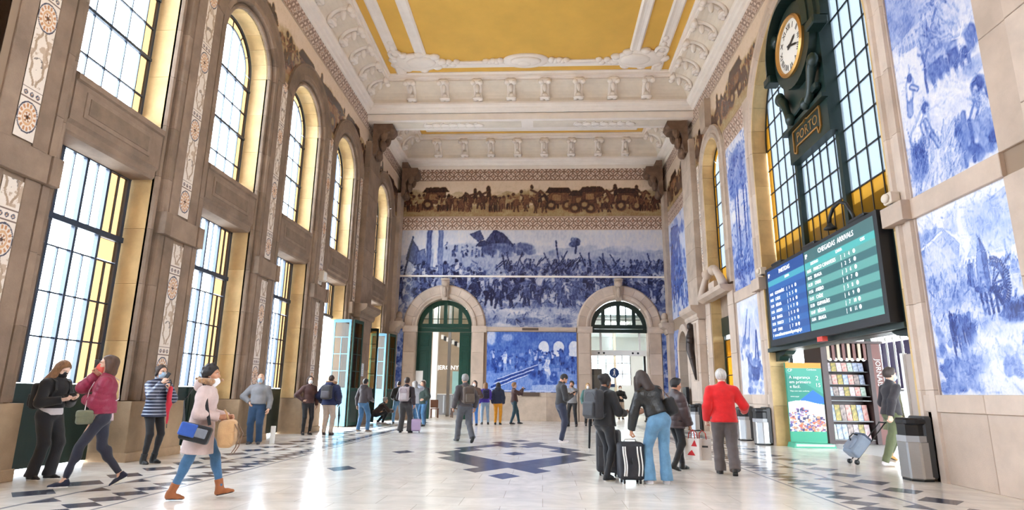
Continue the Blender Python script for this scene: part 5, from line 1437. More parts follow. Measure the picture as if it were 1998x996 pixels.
# ================================================================== BINS, BANNER, KIOSK, PLATFORM
def waste_bin(x, y, lab, rz=0.0):
    r = tag(empty('waste_bin', (x, y, 0), rz), lab, 'waste bin', 'steel waste bins')
    out = [(-.17, -.14), (-.02, -.24), (.17, -.2), (.21, .0), (.17, .2), (-.02, .24), (-.17, .14)]
    fz = lambda u, v, d: (u, v, d)
    mk('bin_body', MB().prism(out, fz, .03, .60), STEEL, r, rel=True, bevel=.02); mk('bin_foot', MB().prism([(a * .9, b * .9) for a, b in out], fz, 0, .04), BLACK, r, rel=True)
    mk('back_panel', MB().box(.08, .23, -.21, .21, .04, .98), DGREY, r, rel=True, bevel=.03)
    mk('bin_lid', MB().prism(out, fz, .84, .95), BLACK, r, rel=True, bevel=.03)
    mk('bin_liner', MB().prism([(a * .97, b * .97) for a, b in out], fz, .58, .68), mat('clear_bag', S(170, 172, 176), .25) if 'clear_bag' not in bpy.data.materials else bpy.data.materials['clear_bag'], r, rel=True)
    ap = MB()
    for z in (.7, .76, .82): ap.prism([(-.15, -.12), (0, -.2), (.1, -.18), (.1, .18), (0, .2), (-.15, .12)], fz, z - .03, z + .03)
    mk('bin_aperture', ap, BLACK, r, rel=True); return r
waste_bin(5.88, 10.28, 'steel waste bin by the near jamb of the concourse opening'); waste_bin(5.86, 17.05, 'steel waste bin between the banner stand and the sailing ship tiles')
waste_bin(5.9, 18.6, 'steel waste bin half hidden behind the man in red'); waste_bin(5.62, 23.3, 'steel waste bin beside the black information post')
# folded A-frame banner
bn = tag(empty('banner_stand', (6.85, 16.48, 0)), 'tall green and orange printed banner stand at the far jamb of the concourse opening', 'banner')
GRN = mat('sea_green_card', S(72, 170, 140), .45)
p = Paint(.92, 2.0, .012, warp=0, seed=4); C = np.zeros(p.U0.shape + (3,)); u, v = p.U0, p.V0
C[:] = (56, 142, 126); C[(u * .6 + v > 1.75) & (v > 1.2)] = (74, 160, 140); C[v > 1.86] = (242, 150, 62)
tri = (v > .95) & (v < 1.3 - abs(u - .66) * .75); C[tri] = (44, 112, 196)
C[v < .98 + .05 * np.sin(u * 5)] = (214, 222, 240)
r_ = np.random.default_rng(2)
for k in range(420):
    a, b = r_.random() * .92, .22 + .62 * r_.random() ** 1.1; s_ = .012 + .03 * r_.random()
    if b > .62 + .22 * math.exp(-((a - .3) / .3) ** 2): continue
    m_ = (abs(u - a) < s_) & (abs(v - b) < s_ * .8); C[m_] = [(150, 118, 160), (214, 120, 92), (238, 220, 190), (92, 104, 168), (246, 240, 236), (198, 150, 120), (70, 70, 110)][k % 7]
C[v < .24] = (72, 170, 140)
fP = lambda u, v, d: (6.42 + u, 16.48 - d + .02 * (2 - v), v + .14)
p.mesh('banner_print', fP, 0, 0, PRINT, bn, rgb=C)
mk('banner_board', MB().box(6.42, 7.34, 16.53, 16.56, .1, 2.14), GRN, bn); mk('banner_foot', MB().prism([(6.36, 0), (7.42, 0), (7.36, .1), (6.4, .12)], lambda u, v, d: (u, d, v), 16.21, 16.66), GRN, bn)
mk('foot_strip', MB().box(6.42, 7.36, 16.20, 16.22, .04, .09), WHITE, bn)
RP = (PI / 2, 0, 0)
for s, x, z, sz in (('A segurança', 6.48, 1.62, .11), ('em primeiro', 6.48, 1.50, .11), ('e fácil.', 6.48, 1.38, .11), ('Viaje com mais conforto', 6.48, 1.27, .05), ('www.cp.pt', 6.48, 1.13, .05), ('CP', 6.46, 1.80, .10), ('Comboios', 6.95, 1.82, .06), ('2', 7.16, 1.60, .16), ('15', 7.14, 1.42, .14)):
    o = inst('banner_lettering', text_mesh(s, sz, WHITE, align='LEFT', extrude=.001), bn, (x, 16.46, z + .14), rot=RP)
# newsstand
KX0, KX1, KY, KH = 7.98, 9.32, 17.75, 2.76
ks = tag(empty('newsstand', (8.7, 18.4, 0)), 'dark brown newsstand kiosk full of magazines on the platform side', 'kiosk')
DBR = mat('dark_brown_metal', S(58, 36, 34), .45); MRN = mat('reddish_brown_metal', S(112, 62, 54), .45)
mk('side_panel', MB().box(KX0 - .06, KX0 + .1, KY - .05, KY + 1.1, 0, KH), DBR, ks); mk('side_panel', MB().box(KX1 - .1, KX1 + .02, KY - .03, KY + 1.1, 0, KH), DBR, ks)
mk('end_panel', MB().prism([(KX1 + .02, 0), (KX1 + .34, 0), (KX1 + .26, KH), (KX1 + .02, KH)], lambda u, v, d: (u, d, v), KY, KY + .06), MRN, ks)
mk('back_panel', MB().box(KX0, KX1, KY + .5, KY + .55, .1, KH), DBR, ks); mk('kiosk_roof', MB().box(KX0 - .1, KX1 + .3, KY - .12, KY + 1.2, KH, KH + .06), DBR, ks)
for z in (.12, .62, 1.18, 1.3, 1.62, 1.98): mk('shelf', MB().box(KX0 + .1, KX1 - .1, KY + .05, KY + .5, z - .025, z), GREYW if z < 1.3 else DGREY, ks)
mk('kick_plate', MB().box(KX0 + .1, KX1 - .1, KY + .04, KY + .06, 0, .1), DBR, ks)
for k in range(8): mk('awning_slat', MB().box(KX0 + .12 + k * .145, KX0 + .2 + k * .145, KY - .02, KY + .03, 2.3, KH), MRN if k % 2 else BEIGE, ks)
for k in range(7): mk('awning_lobe', MB().ell((KX0 + .2 + k * .155, KY, 2.31), (.06, .02, .05), 8, 5), WHITE, ks)
o = inst('sign_lettering', text_mesh('JORNAIS', .2, WHITE), ks, (KX1 + .16, KY - .015, 1.95), rot=(PI / 2, -PI / 2, 0))
o.rotation_euler = (Matrix.Rotation(PI / 2, 3, 'X') @ Matrix.Rotation(-PI / 2, 3, 'Z')).to_euler()
MAGC = [mat('magazine_cover_%d' % i, S(*c), .35, var=.5, vscale=14, col2=S(*c2)) for i, (c, c2) in enumerate([((236, 232, 230), (150, 130, 140)), ((206, 84, 76), (240, 220, 210)), ((98, 128, 188), (230, 236, 244)), ((236, 204, 108), (90, 110, 90)), ((120, 170, 140), (240, 240, 236)), ((70, 64, 78), (210, 190, 180)), ((214, 160, 170), (244, 240, 240)), ((230, 236, 240), (96, 120, 170))])]
MAGM = []
for m in MAGC:
    b_ = MB().box(-.07, .07, -.006, .006, 0, .25); me = bpy.data.meshes.new('magazine'); me.from_pydata(b_.v, [], b_.f); me.materials.append(m); fix_normals(me); MAGM.append(me)
MC = ['white', 'red', 'blue', 'yellow', 'green', 'dark', 'pink', 'pale blue']
for row, (z, nm, h) in enumerate(((1.98, 'top shelf', 1.0), (1.62, 'second shelf', 1.1), (1.3, 'third shelf', 1.0), (.62, 'lower shelf', 1.75), (.12, 'bottom shelf', 1.6))):
    for k in range(7):
        j = (k * 3 + row * 5 + (k * row) % 2) % 8
        o = inst('magazine', MAGM[j], None, (KX0 + .21 + k * .152, KY + .18, z + .002), (.98, 1, h)); o.rotation_euler = (-.18, 0, 0)
        tag(o, '%s covered magazine, %s from the left on the newsstand %s' % (MC[j], ['first', 'second', 'third', 'fourth', 'fifth', 'sixth', 'seventh'][k], nm), 'magazine', 'magazines on the newsstand')
# grey folding gate panel at the near jamb, black post, bronze lamp bracket
gp = tag(empty('grey_gate_panel', (XR + .12, 10.85, 0)), 'narrow grey metal panel with a white edge at the near jamb of the opening', 'panel')
mk('panel_sheet', MB().box(XR + .1, XR + .16, 10.46, 10.92, 0, 2.0), mat('grey_beige_metal', S(172, 158, 148), .5), gp); mk('panel_edge', MB().box(XR + .06, XR + .14, 10.9, 10.98, 0, 2.02), WHITE, gp)
ip = tag(empty('information_post', (5.85, 25.5, 0)), 'slim black information post near the far doorway on the right', 'post')
mk('post_slab', MB().box(5.78, 5.93, 25.2, 25.75, .06, 1.6), BLACK, ip, bevel=.02); mk('post_base', MB().box(5.70, 6.0, 25.1, 25.85, 0, .06), STEEL, ip)
bl = tag(empty('bronze_figure', (XR - .38, 23.7, 1.9)), 'dark bronze figure mounted on the right hand pilaster', 'sculpture')
b_ = MB().tube([(XR - .36, 23.85, 3.86), (XR - .46, 23.85, 3.5), (XR - .5, 23.8, 3.0), (XR - .42, 23.75, 2.55), (XR - .38, 23.7, 2.2), (XR - .34, 23.65, 1.85)], [.10, .15, .14, .11, .08, .04], 10); b_.ell((XR - .44, 23.85, 3.9), (.12, .12, .15)); b_.ell((XR - .5, 23.8, 3.35), (.12, .2, .16)); b_.ell((XR - .46, 23.78, 2.7), (.1, .16, .12))
mk('figure_body', b_, STONE_C if False else mat('dark_bronze', S(62, 52, 48), .4, metal=.5), bl, smooth=True); mk('figure_plate', MB().box(XR - .33, XR - .3, 23.45, 24.1, 1.8, 4.0), STONE[0], bl)
# purple platform screen with pale posts
fn_ = tag(empty('purple_screen', (13, 22, 0)), 'long purple slatted screen with round topped posts across the platform', 'fence')
PUR = mat('purple_fabric', S(66, 48, 104), .6)
SLM, PSM = unit_box('slat', PUR), unit_box('post', WHITE)
for k in range(26):
    y = 16 + k * .5; inst('slat', SLM, fn_, (13, y + .25, 2.45), (.03, .40, 1.7)); inst('post', PSM, fn_, (12.97, y, 1.55), (.05, .05, 3.6))
    mk('finial', MB().ell((12.97, y, 3.42), (.07, .07, .09), 8, 5), WHITE, fn_)
mk('rail', MB().box(12.98, 13.04, 15.8, 29, 1.5, 1.58), GREYW, fn_)
bw = mk('wall_station_beyond', MB().box(30, 30.5, -10, 70, 0, 5.2), WHITE, kind='structure')
# shelter roof over the platform, on steel columns
pf = empty('roof_platform', (10, 14, 5), kind='structure')
mk('roof_sheet', MB().box(XR + .5, 27, -14, 62, 5.2, 5.3), WHITE, pf)
for y in (8, 14.5, 21, 27.5): mk('roof_column', MB().box(10.9, 11.05, y - .08, y + .08, 0, 5.2), GREEN_D, pf)
# ================================================================== FIGURES (distance fields meshed with surface nets)
def _sub(a, b): return np.asarray(a, float) - np.asarray(b, float)
def unit(v): v = np.asarray(v, float); return v / (np.linalg.norm(v) + 1e-9)

class Field:
    def __init__(s, prims, h, pad=.03):
        lo = np.min([p['lo'] for p in prims], 0) - pad; hi = np.max([p['hi'] for p in prims], 0) + pad
        s.h = h; s.o = lo; s.n = np.ceil((hi - lo) / h).astype(int) + 2
        s.ax = [lo[i] + h * np.arange(s.n[i]) for i in range(3)]
        s.D = np.full(s.n, 1.0, np.float32)
        for p in prims: s.add(p)
    def add(s, p):
        k = p.get('k', .02); m = k + 2 * s.h
        sl = []
        for i in range(3):
            a, b = np.searchsorted(s.ax[i], [p['lo'][i] - m, p['hi'][i] + m]); sl.append(slice(a, max(b, a + 1)))
        X, Y, Z = np.meshgrid(s.ax[0][sl[0]], s.ax[1][sl[1]], s.ax[2][sl[2]], indexing='ij', sparse=True)
        d = p['f'](X, Y, Z)
        for c, n in p.get('cuts', ()): d = np.maximum(d, (X - c[0]) * n[0] + (Y - c[1]) * n[1] + (Z - c[2]) * n[2])
        b = tuple(sl); a = s.D[b]
        if p.get('neg'): s.D[b] = np.maximum(a, -d); return
        hh = np.maximum(k - np.abs(a - d), 0) / k
        s.D[b] = np.minimum(a, d) - hh * hh * k * .25
    def cut(s, c, n, keep=None):
        X, Y, Z = np.meshgrid(*s.ax, indexing='ij', sparse=True)
        s.D = np.maximum(s.D, (X - c[0]) * n[0] + (Y - c[1]) * n[1] + (Z - c[2]) * n[2]); return s
    def disp(s, amp, kind='folds', seed=0):
        X, Y, Z = np.meshgrid(*s.ax, indexing='ij', sparse=True); q = seed * 1.7
        if kind == 'folds':
            s.D = s.D + amp * (np.sin(26 * Z + 13 * X + 3 * np.sin(11 * Y + q) + q) * .6 + np.sin(17 * X - 21 * Z + 2.5 * np.sin(15 * Z + q)) * .5 + np.sin(33 * Y + 19 * Z + q) * .35)
        else:
            s.D = s.D - amp * np.sqrt(np.abs(np.sin(PI * (Z + .012 * np.sin(9 * X + q)) / kind)) + .02)
        return s
    def nets(s):
        D = s.D.astype(np.float64); D[0] = D[-1] = 1; D[:, 0] = D[:, -1] = 1; D[:, :, 0] = D[:, :, -1] = 1
        S_ = D < 0; n = np.array(D.shape) - 1
        c = np.zeros(n, np.int8)
        for i in (0, 1):
            for j in (0, 1):
                for k in (0, 1): c += S_[i:n[0] + i, j:n[1] + j, k:n[2] + k]
        act = (c > 0) & (c < 8); I = np.argwhere(act); idx = -np.ones(n, np.int64); idx[act] = np.arange(len(I))
        P = np.zeros((len(I), 3)); W = np.zeros(len(I))
        for ax in range(3):
            o1, o2 = [a for a in range(3) if a != ax]
            for a in (0, 1):
                for b in (0, 1):
                    q = I.copy(); q[:, o1] += a; q[:, o2] += b; r = q.copy(); r[:, ax] += 1
                    d0 = D[q[:, 0], q[:, 1], q[:, 2]]; d1 = D[r[:, 0], r[:, 1], r[:, 2]]; m = (d0 < 0) != (d1 < 0)
                    t = np.where(m, d0 / np.where(m, d0 - d1, 1), 0); pt = q.astype(float); pt[:, ax] += t
                    P[m] += pt[m]; W[m] += 1
        P = s.o + s.h * P / W[:, None]
        Q = []
        for ax in range(3):
            o1, o2 = (ax + 1) % 3, (ax + 2) % 3
            a = [slice(None)] * 3; b = [slice(None)] * 3; a[ax] = slice(0, -1); b[ax] = slice(1, None)
            x = S_[tuple(a)] != S_[tuple(b)]; E_ = np.argwhere(x); E_ = E_[(E_[:, o1] > 0) & (E_[:, o2] > 0) & (E_[:, o1] < n[o1]) & (E_[:, o2] < n[o2])]
            v = []
            for u, w in ((1, 1), (0, 1), (0, 0), (1, 0)):
                e = E_.copy(); e[:, o1] -= u; e[:, o2] -= w; v.append(idx[e[:, 0], e[:, 1], e[:, 2]])
            q = np.stack(v, 1); fl = ~S_[E_[:, 0], E_[:, 1], E_[:, 2]]; q[fl] = q[fl][:, ::-1]; Q.append(q)
        Q = np.concatenate(Q); return P, Q[(Q >= 0).all(1)]

def cap(a, b, ra, rb=None, k=.02, cuts=(), quilt=None):
    a = np.asarray(a, float); b = np.asarray(b, float); rb = ra if rb is None else rb; d = b - a; L2 = d @ d + 1e-9; L = math.sqrt(L2)
    def f(X, Y, Z):
        t = np.clip(((X - a[0]) * d[0] + (Y - a[1]) * d[1] + (Z - a[2]) * d[2]) / L2, 0, 1)
        r = ra + (rb - ra) * t
        if quilt: r = r + quilt[1] * np.sqrt(np.abs(np.sin(PI * t * L / quilt[0])) + .02)
        return np.sqrt((X - a[0] - t * d[0]) ** 2 + (Y - a[1] - t * d[1]) ** 2 + (Z - a[2] - t * d[2]) ** 2) - r
    R = max(ra, rb) + (quilt[1] if quilt else 0)
    return dict(f=f, lo=np.minimum(a, b) - R, hi=np.maximum(a, b) + R, k=k, cuts=cuts)
def ecap(a, b, ra, rb, side, ratio, k=.03, cuts=(), quilt=None):
    """tapered capsule with an oval section: full radius along side, ratio times that across"""
    a = np.asarray(a, float); b = np.asarray(b, float); d = b - a; L2 = d @ d + 1e-9; L = math.sqrt(L2); s_ = unit(side)
    def f(X, Y, Z):
        t = np.clip(((X - a[0]) * d[0] + (Y - a[1]) * d[1] + (Z - a[2]) * d[2]) / L2, 0, 1)
        qx, qy, qz = X - a[0] - t * d[0], Y - a[1] - t * d[1], Z - a[2] - t * d[2]
        qs = qx * s_[0] + qy * s_[1] + qz * s_[2]; q2 = np.maximum(qx * qx + qy * qy + qz * qz - qs * qs, 0)
        r = ra + (rb - ra) * t
        if quilt: r = r + quilt[1] * np.sqrt(np.abs(np.sin(PI * t * L / quilt[0])) + .02)
        return (np.sqrt(qs * qs + q2 / ratio ** 2) - r) * (.5 + .5 * ratio)
    R = max(ra, rb) + .02
    return dict(f=f, lo=np.minimum(a, b) - R, hi=np.maximum(a, b) + R, k=k, cuts=cuts)
def ell(c, r, R=None, k=.02, cuts=(), neg=False):
    c = np.asarray(c, float); r = np.asarray(r, float); R = np.eye(3) if R is None else np.asarray(R, float)
    def f(X, Y, Z):
        x, y, z = X - c[0], Y - c[1], Z - c[2]; q = [x * R[i][0] + y * R[i][1] + z * R[i][2] for i in range(3)]
        return (np.sqrt((q[0] / r[0]) ** 2 + (q[1] / r[1]) ** 2 + (q[2] / r[2]) ** 2) - 1) * r.min()
    m = r.max(); return dict(f=f, lo=c - m, hi=c + m, k=k, cuts=cuts, neg=neg)
def rbox(c, h, rad, R=None, k=.01, cuts=()):
    c = np.asarray(c, float); h = np.asarray(h, float) - rad; R = np.eye(3) if R is None else np.asarray(R, float)
    def f(X, Y, Z):
        x, y, z = X - c[0], Y - c[1], Z - c[2]; q = [np.abs(x * R[i][0] + y * R[i][1] + z * R[i][2]) - h[i] for i in range(3)]
        return np.sqrt(np.maximum(q[0], 0) ** 2 + np.maximum(q[1], 0) ** 2 + np.maximum(q[2], 0) ** 2) + np.minimum(np.maximum(np.maximum(q[0], q[1]), q[2]), 0) - rad
    e = np.linalg.norm(h) + rad; return dict(f=f, lo=c - e, hi=c + e, k=k, cuts=cuts)

def join(parts):
    V = []; Q = []; b = 0
    for v, q in parts: V.append(v); Q.append(q + b); b += len(v)
    return np.concatenate(V), np.concatenate(Q)
def put_np(name, VQ, m, parent):
    o = bpy.data.objects.new(name, mesh_np(name, VQ[0], VQ[1], m)); COL.objects.link(o); o.parent = parent; return o

def ik(a, t, l1, l2, pole):
    a = np.asarray(a, float); t = np.asarray(t, float); d = t - a; L = np.linalg.norm(d); Lc = min(max(L, abs(l1 - l2) + .01), l1 + l2 - .004)
    u = d / (L + 1e-9); t = a + u * Lc; x = (l1 * l1 - l2 * l2 + Lc * Lc) / (2 * Lc); y = math.sqrt(max(0, l1 * l1 - x * x))
    p = np.asarray(pole, float); p = p - u * (p @ u); p = unit(p)
    return a + u * x + p * y, t

def axis_rot(ax, deg):
    return np.array(Matrix.Rotation(math.radians(deg), 3, Vector(ax)))

SKIN = {n: mat('skin_' + n, S(*c), .5, var=.06, vscale=20, bump=.05, bscale=200) for n, c in dict(fair=(226, 182, 158), tan=(198, 146, 116), brown=(150, 104, 80), pale=(236, 200, 180)).items()}
HAIRM = {n: mat('hair_' + n, S(*c), .45, var=.35, vscale=9, bump=.5, bscale=60, stretch=(6, 6, 1)) for n, c in dict(black=(34, 28, 28), dark=(58, 42, 36), brown=(92, 64, 48), light=(150, 108, 72), grey=(150, 146, 144), white=(222, 218, 214), blond=(206, 168, 110)).items()}
EYEW, EYED = mat('eye_white', S(232, 230, 226), .2), mat('eye_iris', S(46, 34, 30), .2)
LIP = mat('lips', S(176, 104, 96), .5)
MASKB, MASKW, MASKR, MASKK = mat('mask_pale_blue', S(168, 196, 220), .8), mat('mask_white', S(236, 238, 240), .8), mat('mask_coral', S(224, 96, 84), .8), mat('mask_black', S(34, 34, 38), .8)
SOLE = mat('white_sole', S(232, 230, 226), .6)
_cl = {}
def cloth(name, c, rough=.85, sheen=.2, var=.14, bump=.25, bscale=90):
    if name not in _cl: _cl[name] = mat('cloth_' + name, S(*c), rough, var=var, vscale=8, bump=bump, bscale=bscale, sheen=sheen)
    return _cl[name]

class Person: pass
def person(label, loc, rz, h=1.68, sex='f', pelvis=(0, 0), drop=0.0, lean=(3, 0), twist=0, head=(0, 0), feet=None, hands=None, poles=None, curl=(.5, .5), palm=(None, None),
           skin='fair', hair=('black', 'short'), mask=None, top=None, bottom=None, shoes=None, res=.014, bulk=1.0, hood=None, scarf=None, glasses=False, beard=None):
    """top: dict(m, hem, fit, quilt, open, cuff); bottom: dict(m, fit, flare, ankle); feet: ((x, y, lift, yaw, pitch), (..)) left, right"""
    s = h / 1.70; P = Person(); P.loc, P.rz, P.s = Vector((loc[0], loc[1], 0)), math.radians(rz), s
    root = tag(empty('person', (loc[0], loc[1], loc[2] if len(loc) > 2 else 0), P.rz), label, 'person'); P.root = root
    seed = len(label)
    feet = feet or ((-.10, 0, 0, 8, 0), (.10, .02, 0, -8, 0))
    rt = np.array([1., 0, 0]); fw = np.array([0, 1., 0]); up = np.array([0, 0, 1.])
    R = axis_rot((1, 0, 0), -lean[0]) @ axis_rot((0, 1, 0), lean[1])
    pel = np.array([pelvis[0], pelvis[1], .935 * s - drop])
    u = R @ up; Rt = R @ axis_rot((0, 0, 1), twist); r2 = Rt @ rt; f2 = Rt @ fw
    sw = (.168 if sex == 'f' else .192) * s
    at = lambda z, x=0, y=0: pel + u * z * s + r2 * x * s + f2 * y * s
    nb = at(.505, 0, -.005); J = P.J = dict(pel=pel, neck=nb, u=u, r=r2, f=f2, chest=at(.34), waist=at(.13))
    Rh = Rt @ axis_rot((0, 0, 1), head[0]) @ axis_rot((1, 0, 0), -head[1]) @ axis_rot((1, 0, 0), lean[0] * .6)
    hr, hf, hu = Rh @ rt, Rh @ fw, Rh @ up
    hc = nb + (u * .35 + hu * .65) * .142 * s + hf * .02 * s
    Hd = lambda x, y, z: hc + (hr * x + hf * y + hu * z) * s
    RH = np.array([hr, hf, hu]); J.update(head=hc, hr=hr, hf=hf, hu=hu, Hd=Hd)
    sh = [at(.408, -sw / s), at(.408, sw / s)]
    hands = hands or ((-.22, .06, .80), (.22, .06, .80)); poles = poles or ((-.4, -1, -.3), (.4, -1, -.3))
    arm = []
    for i in (0, 1):
        t = np.array(hands[i], float) * s; e, w = ik(sh[i], t, .285 * s, .255 * s, poles[i]); arm.append((sh[i], e, w))
    hip = [pel + R @ (rt * (sg * .088 * s)) - up * .01 for sg in (-1, 1)]
    leg = []; ft = []
    for i in (0, 1):
        x, y, lift, yaw, pitch = feet[i]; a = np.array([x * s, y * s, .085 * s + lift * s])
        fy = axis_rot((0, 0, 1), yaw); fd = fy @ fw; kp = fd * 1.0 + fw * .6
        kn, an = ik(hip[i], a, .44 * s, .425 * s, kp); leg.append((hip[i], kn, an))
        Rf = fy @ axis_rot((1, 0, 0), pitch); ft.append((an, Rf))
    J.update(arm=arm, leg=leg, sh=sh)
    # ---- body: one continuous surface from head to feet
    b = [ecap(at(.0), at(.13), .135 * s, .115 * s, r2, .72, .04), ecap(at(.13), at(.36), .112 * s, .14 * s, r2, .68, .05), ecap(at(.36), at(.43), .14 * s, .10 * s, r2, .62, .04), cap(at(.42), nb + u * .02, .06 * s, .05 * s, .05)]
    for i in (0, 1):
        S0, E_, W_ = arm[i]; H_, K_, A_ = leg[i]
        b += [cap(at(.42, (-.06, .06)[i]), S0, .045 * s, .047 * s, .03), cap(S0, E_, .05 * s, .038 * s), cap(E_, W_, .038 * s, .026 * s), cap(H_, K_, .078 * s, .05 * s, .03), cap(K_, A_, .05 * s, .034 * s), cap(A_, A_ + ft[i][1] @ np.array([0, .09 * s, -.062 * s]), .028 * s, .016 * s)]
    b += [cap(nb, Hd(0, -.02, -.06), .053 * s, .05 * s, .02), ell(Hd(0, -.01, .02), np.array([.074, .094, .10]) * s, RH)]
    body = [Field(b, .018 * s).nets()]
    hd = [cap(nb, Hd(0, -.02, -.06), .052 * s, .049 * s, .02), ell(Hd(0, -.012, .022), np.array([.074, .095, .098]) * s, RH), ell(Hd(0, .022, -.045), np.array([.058, .066, .078]) * s, RH, .03), ell(Hd(0, .062, -.098), np.array([.026, .022, .022]) * s, RH, .03),
          cap(Hd(0, .088, .012), Hd(0, .108, -.028), .007 * s, .013 * s, .015), ell(Hd(0, .1, -.034), np.array([.019, .012, .01]) * s, RH, .01), ell(Hd(0, .083, -.066), np.array([.026, .012, .012]) * s, RH, .012), ell(Hd(0, .078, .026), np.array([.05, .016, .01]) * s, RH, .02)]
    for g in (-1, 1): hd += [ell(Hd(g * .077, -.008, -.012), np.array([.010, .02, .032]) * s, RH, .01), ell(Hd(g * .042, .06, -.03), np.array([.024, .022, .02]) * s, RH, .02), ell(Hd(g * .032, .098, .004), np.array([.018, .016, .010]) * s, RH, .012, neg=True)]
    body.append(Field(hd, (.0075 if res < .016 else .011) * s, .02).cut(nb + u * .0 - u * .02, -u).nets())
    P.hand = []
    for i in (0, 1):
        S0, E_, W_ = arm[i]; d = unit(W_ - E_)
        if palm[i] is not None: d = unit(np.array(palm[i][1], float)) if len(palm[i]) > 1 and palm[i][1] is not None else d; n = np.array(palm[i][0], float)
        else: n = np.array([1., 0, -.2]) if i == 0 else np.array([-1., 0, -.2])
        n = unit(n - d * (n @ d)); t = np.cross(d, n) * (1 if i == 0 else -1)
        if palm[i] is None and t[1] < 0: t = -t
        c = curl[i]; q = s * (.92 if sex == 'f' else 1.0); hp = []
        rot = lambda a: unit(d * math.cos(a) + n * math.sin(a))
        for k_, L in enumerate((.068, .076, .071, .056)):
            off = t * (.029 - .019 * k_) * q; k0 = W_ + d * (.088 - .004 * abs(k_ - 1)) * q + off
            hp.append(cap(W_ + d * .012 * q + off * .55, k0, .0155 * q, .0125 * q, .014))
            a1 = k0 + rot(c * .9) * L * .45 * q; a2 = a1 + rot(c * 2.0) * L * .32 * q; a3 = a2 + rot(c * 2.7) * L * .25 * q
            hp += [cap(k0, a1, .0095 * q, .0088 * q, .005), cap(a1, a2, .0088 * q, .0078 * q, .004), cap(a2, a3, .0078 * q, .0068 * q, .004)]
        th = W_ + d * .022 * q + t * .022 * q; t1 = th + unit(t * .75 + d * .75 + n * .35) * .042 * q; t2 = t1 + unit(t * .25 + d + n * (.3 + .6 * c)) * .032 * q; t3 = t2 + unit(d + n * (.3 + .9 * c)) * .022 * q
        hp += [cap(th, t1, .0145 * q, .0115 * q, .01), cap(t1, t2, .011 * q, .0098 * q, .005), cap(t2, t3, .0095 * q, .008 * q, .004), cap(E_ + (W_ - E_) * .75, W_ + d * .015 * q, .028 * q, .023 * q, .014)]
        body.append(Field(hp, (.0055 if res < .016 else .008) * s, .012).nets()); P.hand.append((W_ + d * .075 * q + n * .022 * q, d, n, t))
    put_np('body', join(body), SKIN[skin], root)
    # ---- eyes, brows, mouth
    HM = HAIRM[hair[0]]
    for g in (-1, 1):
        e = MB(); Rm = Matrix(RH.T.tolist()); e.ell(Hd(g * .032, .0835, .004), (.0135 * s, .007 * s, .0075 * s), 10, 6, Rm); nf = len(e.f); e.ell(Hd(g * .032, .0885, .004), (.0062 * s, .0035 * s, .0062 * s), 8, 5, Rm)
        o = mk('eye', e, EYEW, root, True, rel=True); o.data.materials.append(EYED)
        for pi_, pl in enumerate(o.data.polygons): pl.material_index = 1 if pi_ >= nf else 0
        bw_ = MB().tube([Hd(g * .014, .093, .022), Hd(g * .032, .092, .027), Hd(g * .052, .078, .021)], [.0035 * s, .0045 * s, .003 * s], 6); mk('eyebrow', bw_, HM if hair[0] != 'white' else HAIRM['grey'], root, True, rel=True)
    if not mask:
        mk('lips', MB().ell(Hd(0, .0935, -.063), (.021 * s, .005 * s, .0045 * s), 10, 5, Matrix(RH.T.tolist())).ell(Hd(0, .0935, -.071), (.017 * s, .005 * s, .005 * s), 10, 5, Matrix(RH.T.tolist())), LIP, root, True, rel=True)
    else:
        mm = mask if not isinstance(mask, tuple) else mask[0]; dz = mask[1] if isinstance(mask, tuple) else 0
        fp = [ell(Hd(0, .026, -.048 + dz), np.array([.066, .082, .08]) * s, RH, .02, cuts=((Hd(0, .032, 0), -hf), (Hd(0, 0, -.005 + dz), hu))), cap(Hd(0, .092, -.015 + dz), Hd(0, .106, -.05 + dz), .014 * s, .018 * s, .03)]
        put_np('face_mask', Field(fp, .009 * s).nets(), mm, root)
        for g in (-1, 1): mk('mask_loop', MB().tube([Hd(g * .062, .03, -.03 + dz), Hd(g * .08, .0, -.005), Hd(g * .084, -.022, -.015)], .003 * s, 5), mm, root, True, rel=True)
    if beard: put_np('beard', Field([ell(Hd(0, .03, -.062), np.array([.062, .064, .066]) * s, RH, .02, cuts=((Hd(0, 0, -.045), hu), (Hd(0, .015, 0), -hf)))], .008 * s).nets(), HAIRM[beard], root)
    if glasses:
        gm = MB()
        for g in (-1, 1):
            gm.tube([Hd(g * .034 + .026 * math.cos(a), .099, .004 + .02 * math.sin(a)) for a in np.linspace(0, 2 * PI, 13)], .0025 * s, 5, False); gm.tube([Hd(g * .06, .096, .01), Hd(g * .08, 0, .008)], .0025 * s, 5)
        gm.tube([Hd(-.008, .1, .008), Hd(.008, .1, .008)], .0025 * s, 5); mk('glasses', gm, BLACK, root, rel=True)
    # ---- hair
    st = hair[1]; fcut = (Hd(0, .062, .04), unit(hf * .9 - hu * .55)); hp = []
    if st in ('short', 'crop', 'grey_fringe'):
        g = dict(short=.016, crop=.007, grey_fringe=.008)[st]
        cuts = [(Hd(0, .055, .045), unit(hf - hu * .75)), (Hd(0, 0, -.055), -hu)]
        if st == 'grey_fringe': cuts = [(Hd(0, .0, 0), hf), (Hd(0, 0, -.06), -hu), (Hd(0, 0, .05), hu)]
        hp = [ell(Hd(0, -.014, .025), np.array([.076 + g, .096 + g, .099 + g]) * s, RH, .02, cuts=cuts)]
        if st == 'short': hp += [ell(Hd(0, .05, .105), np.array([.055, .04, .024]) * s, RH, .03)]
    elif st == 'curly':
        hp = [ell(Hd(0, -.018, .03), np.array([.098, .112, .108]) * s, RH, .02, cuts=((Hd(0, .055, .04), unit(hf - hu * .7)), (Hd(0, 0, -.075), -hu)))]
        rr = np.random.default_rng(seed)
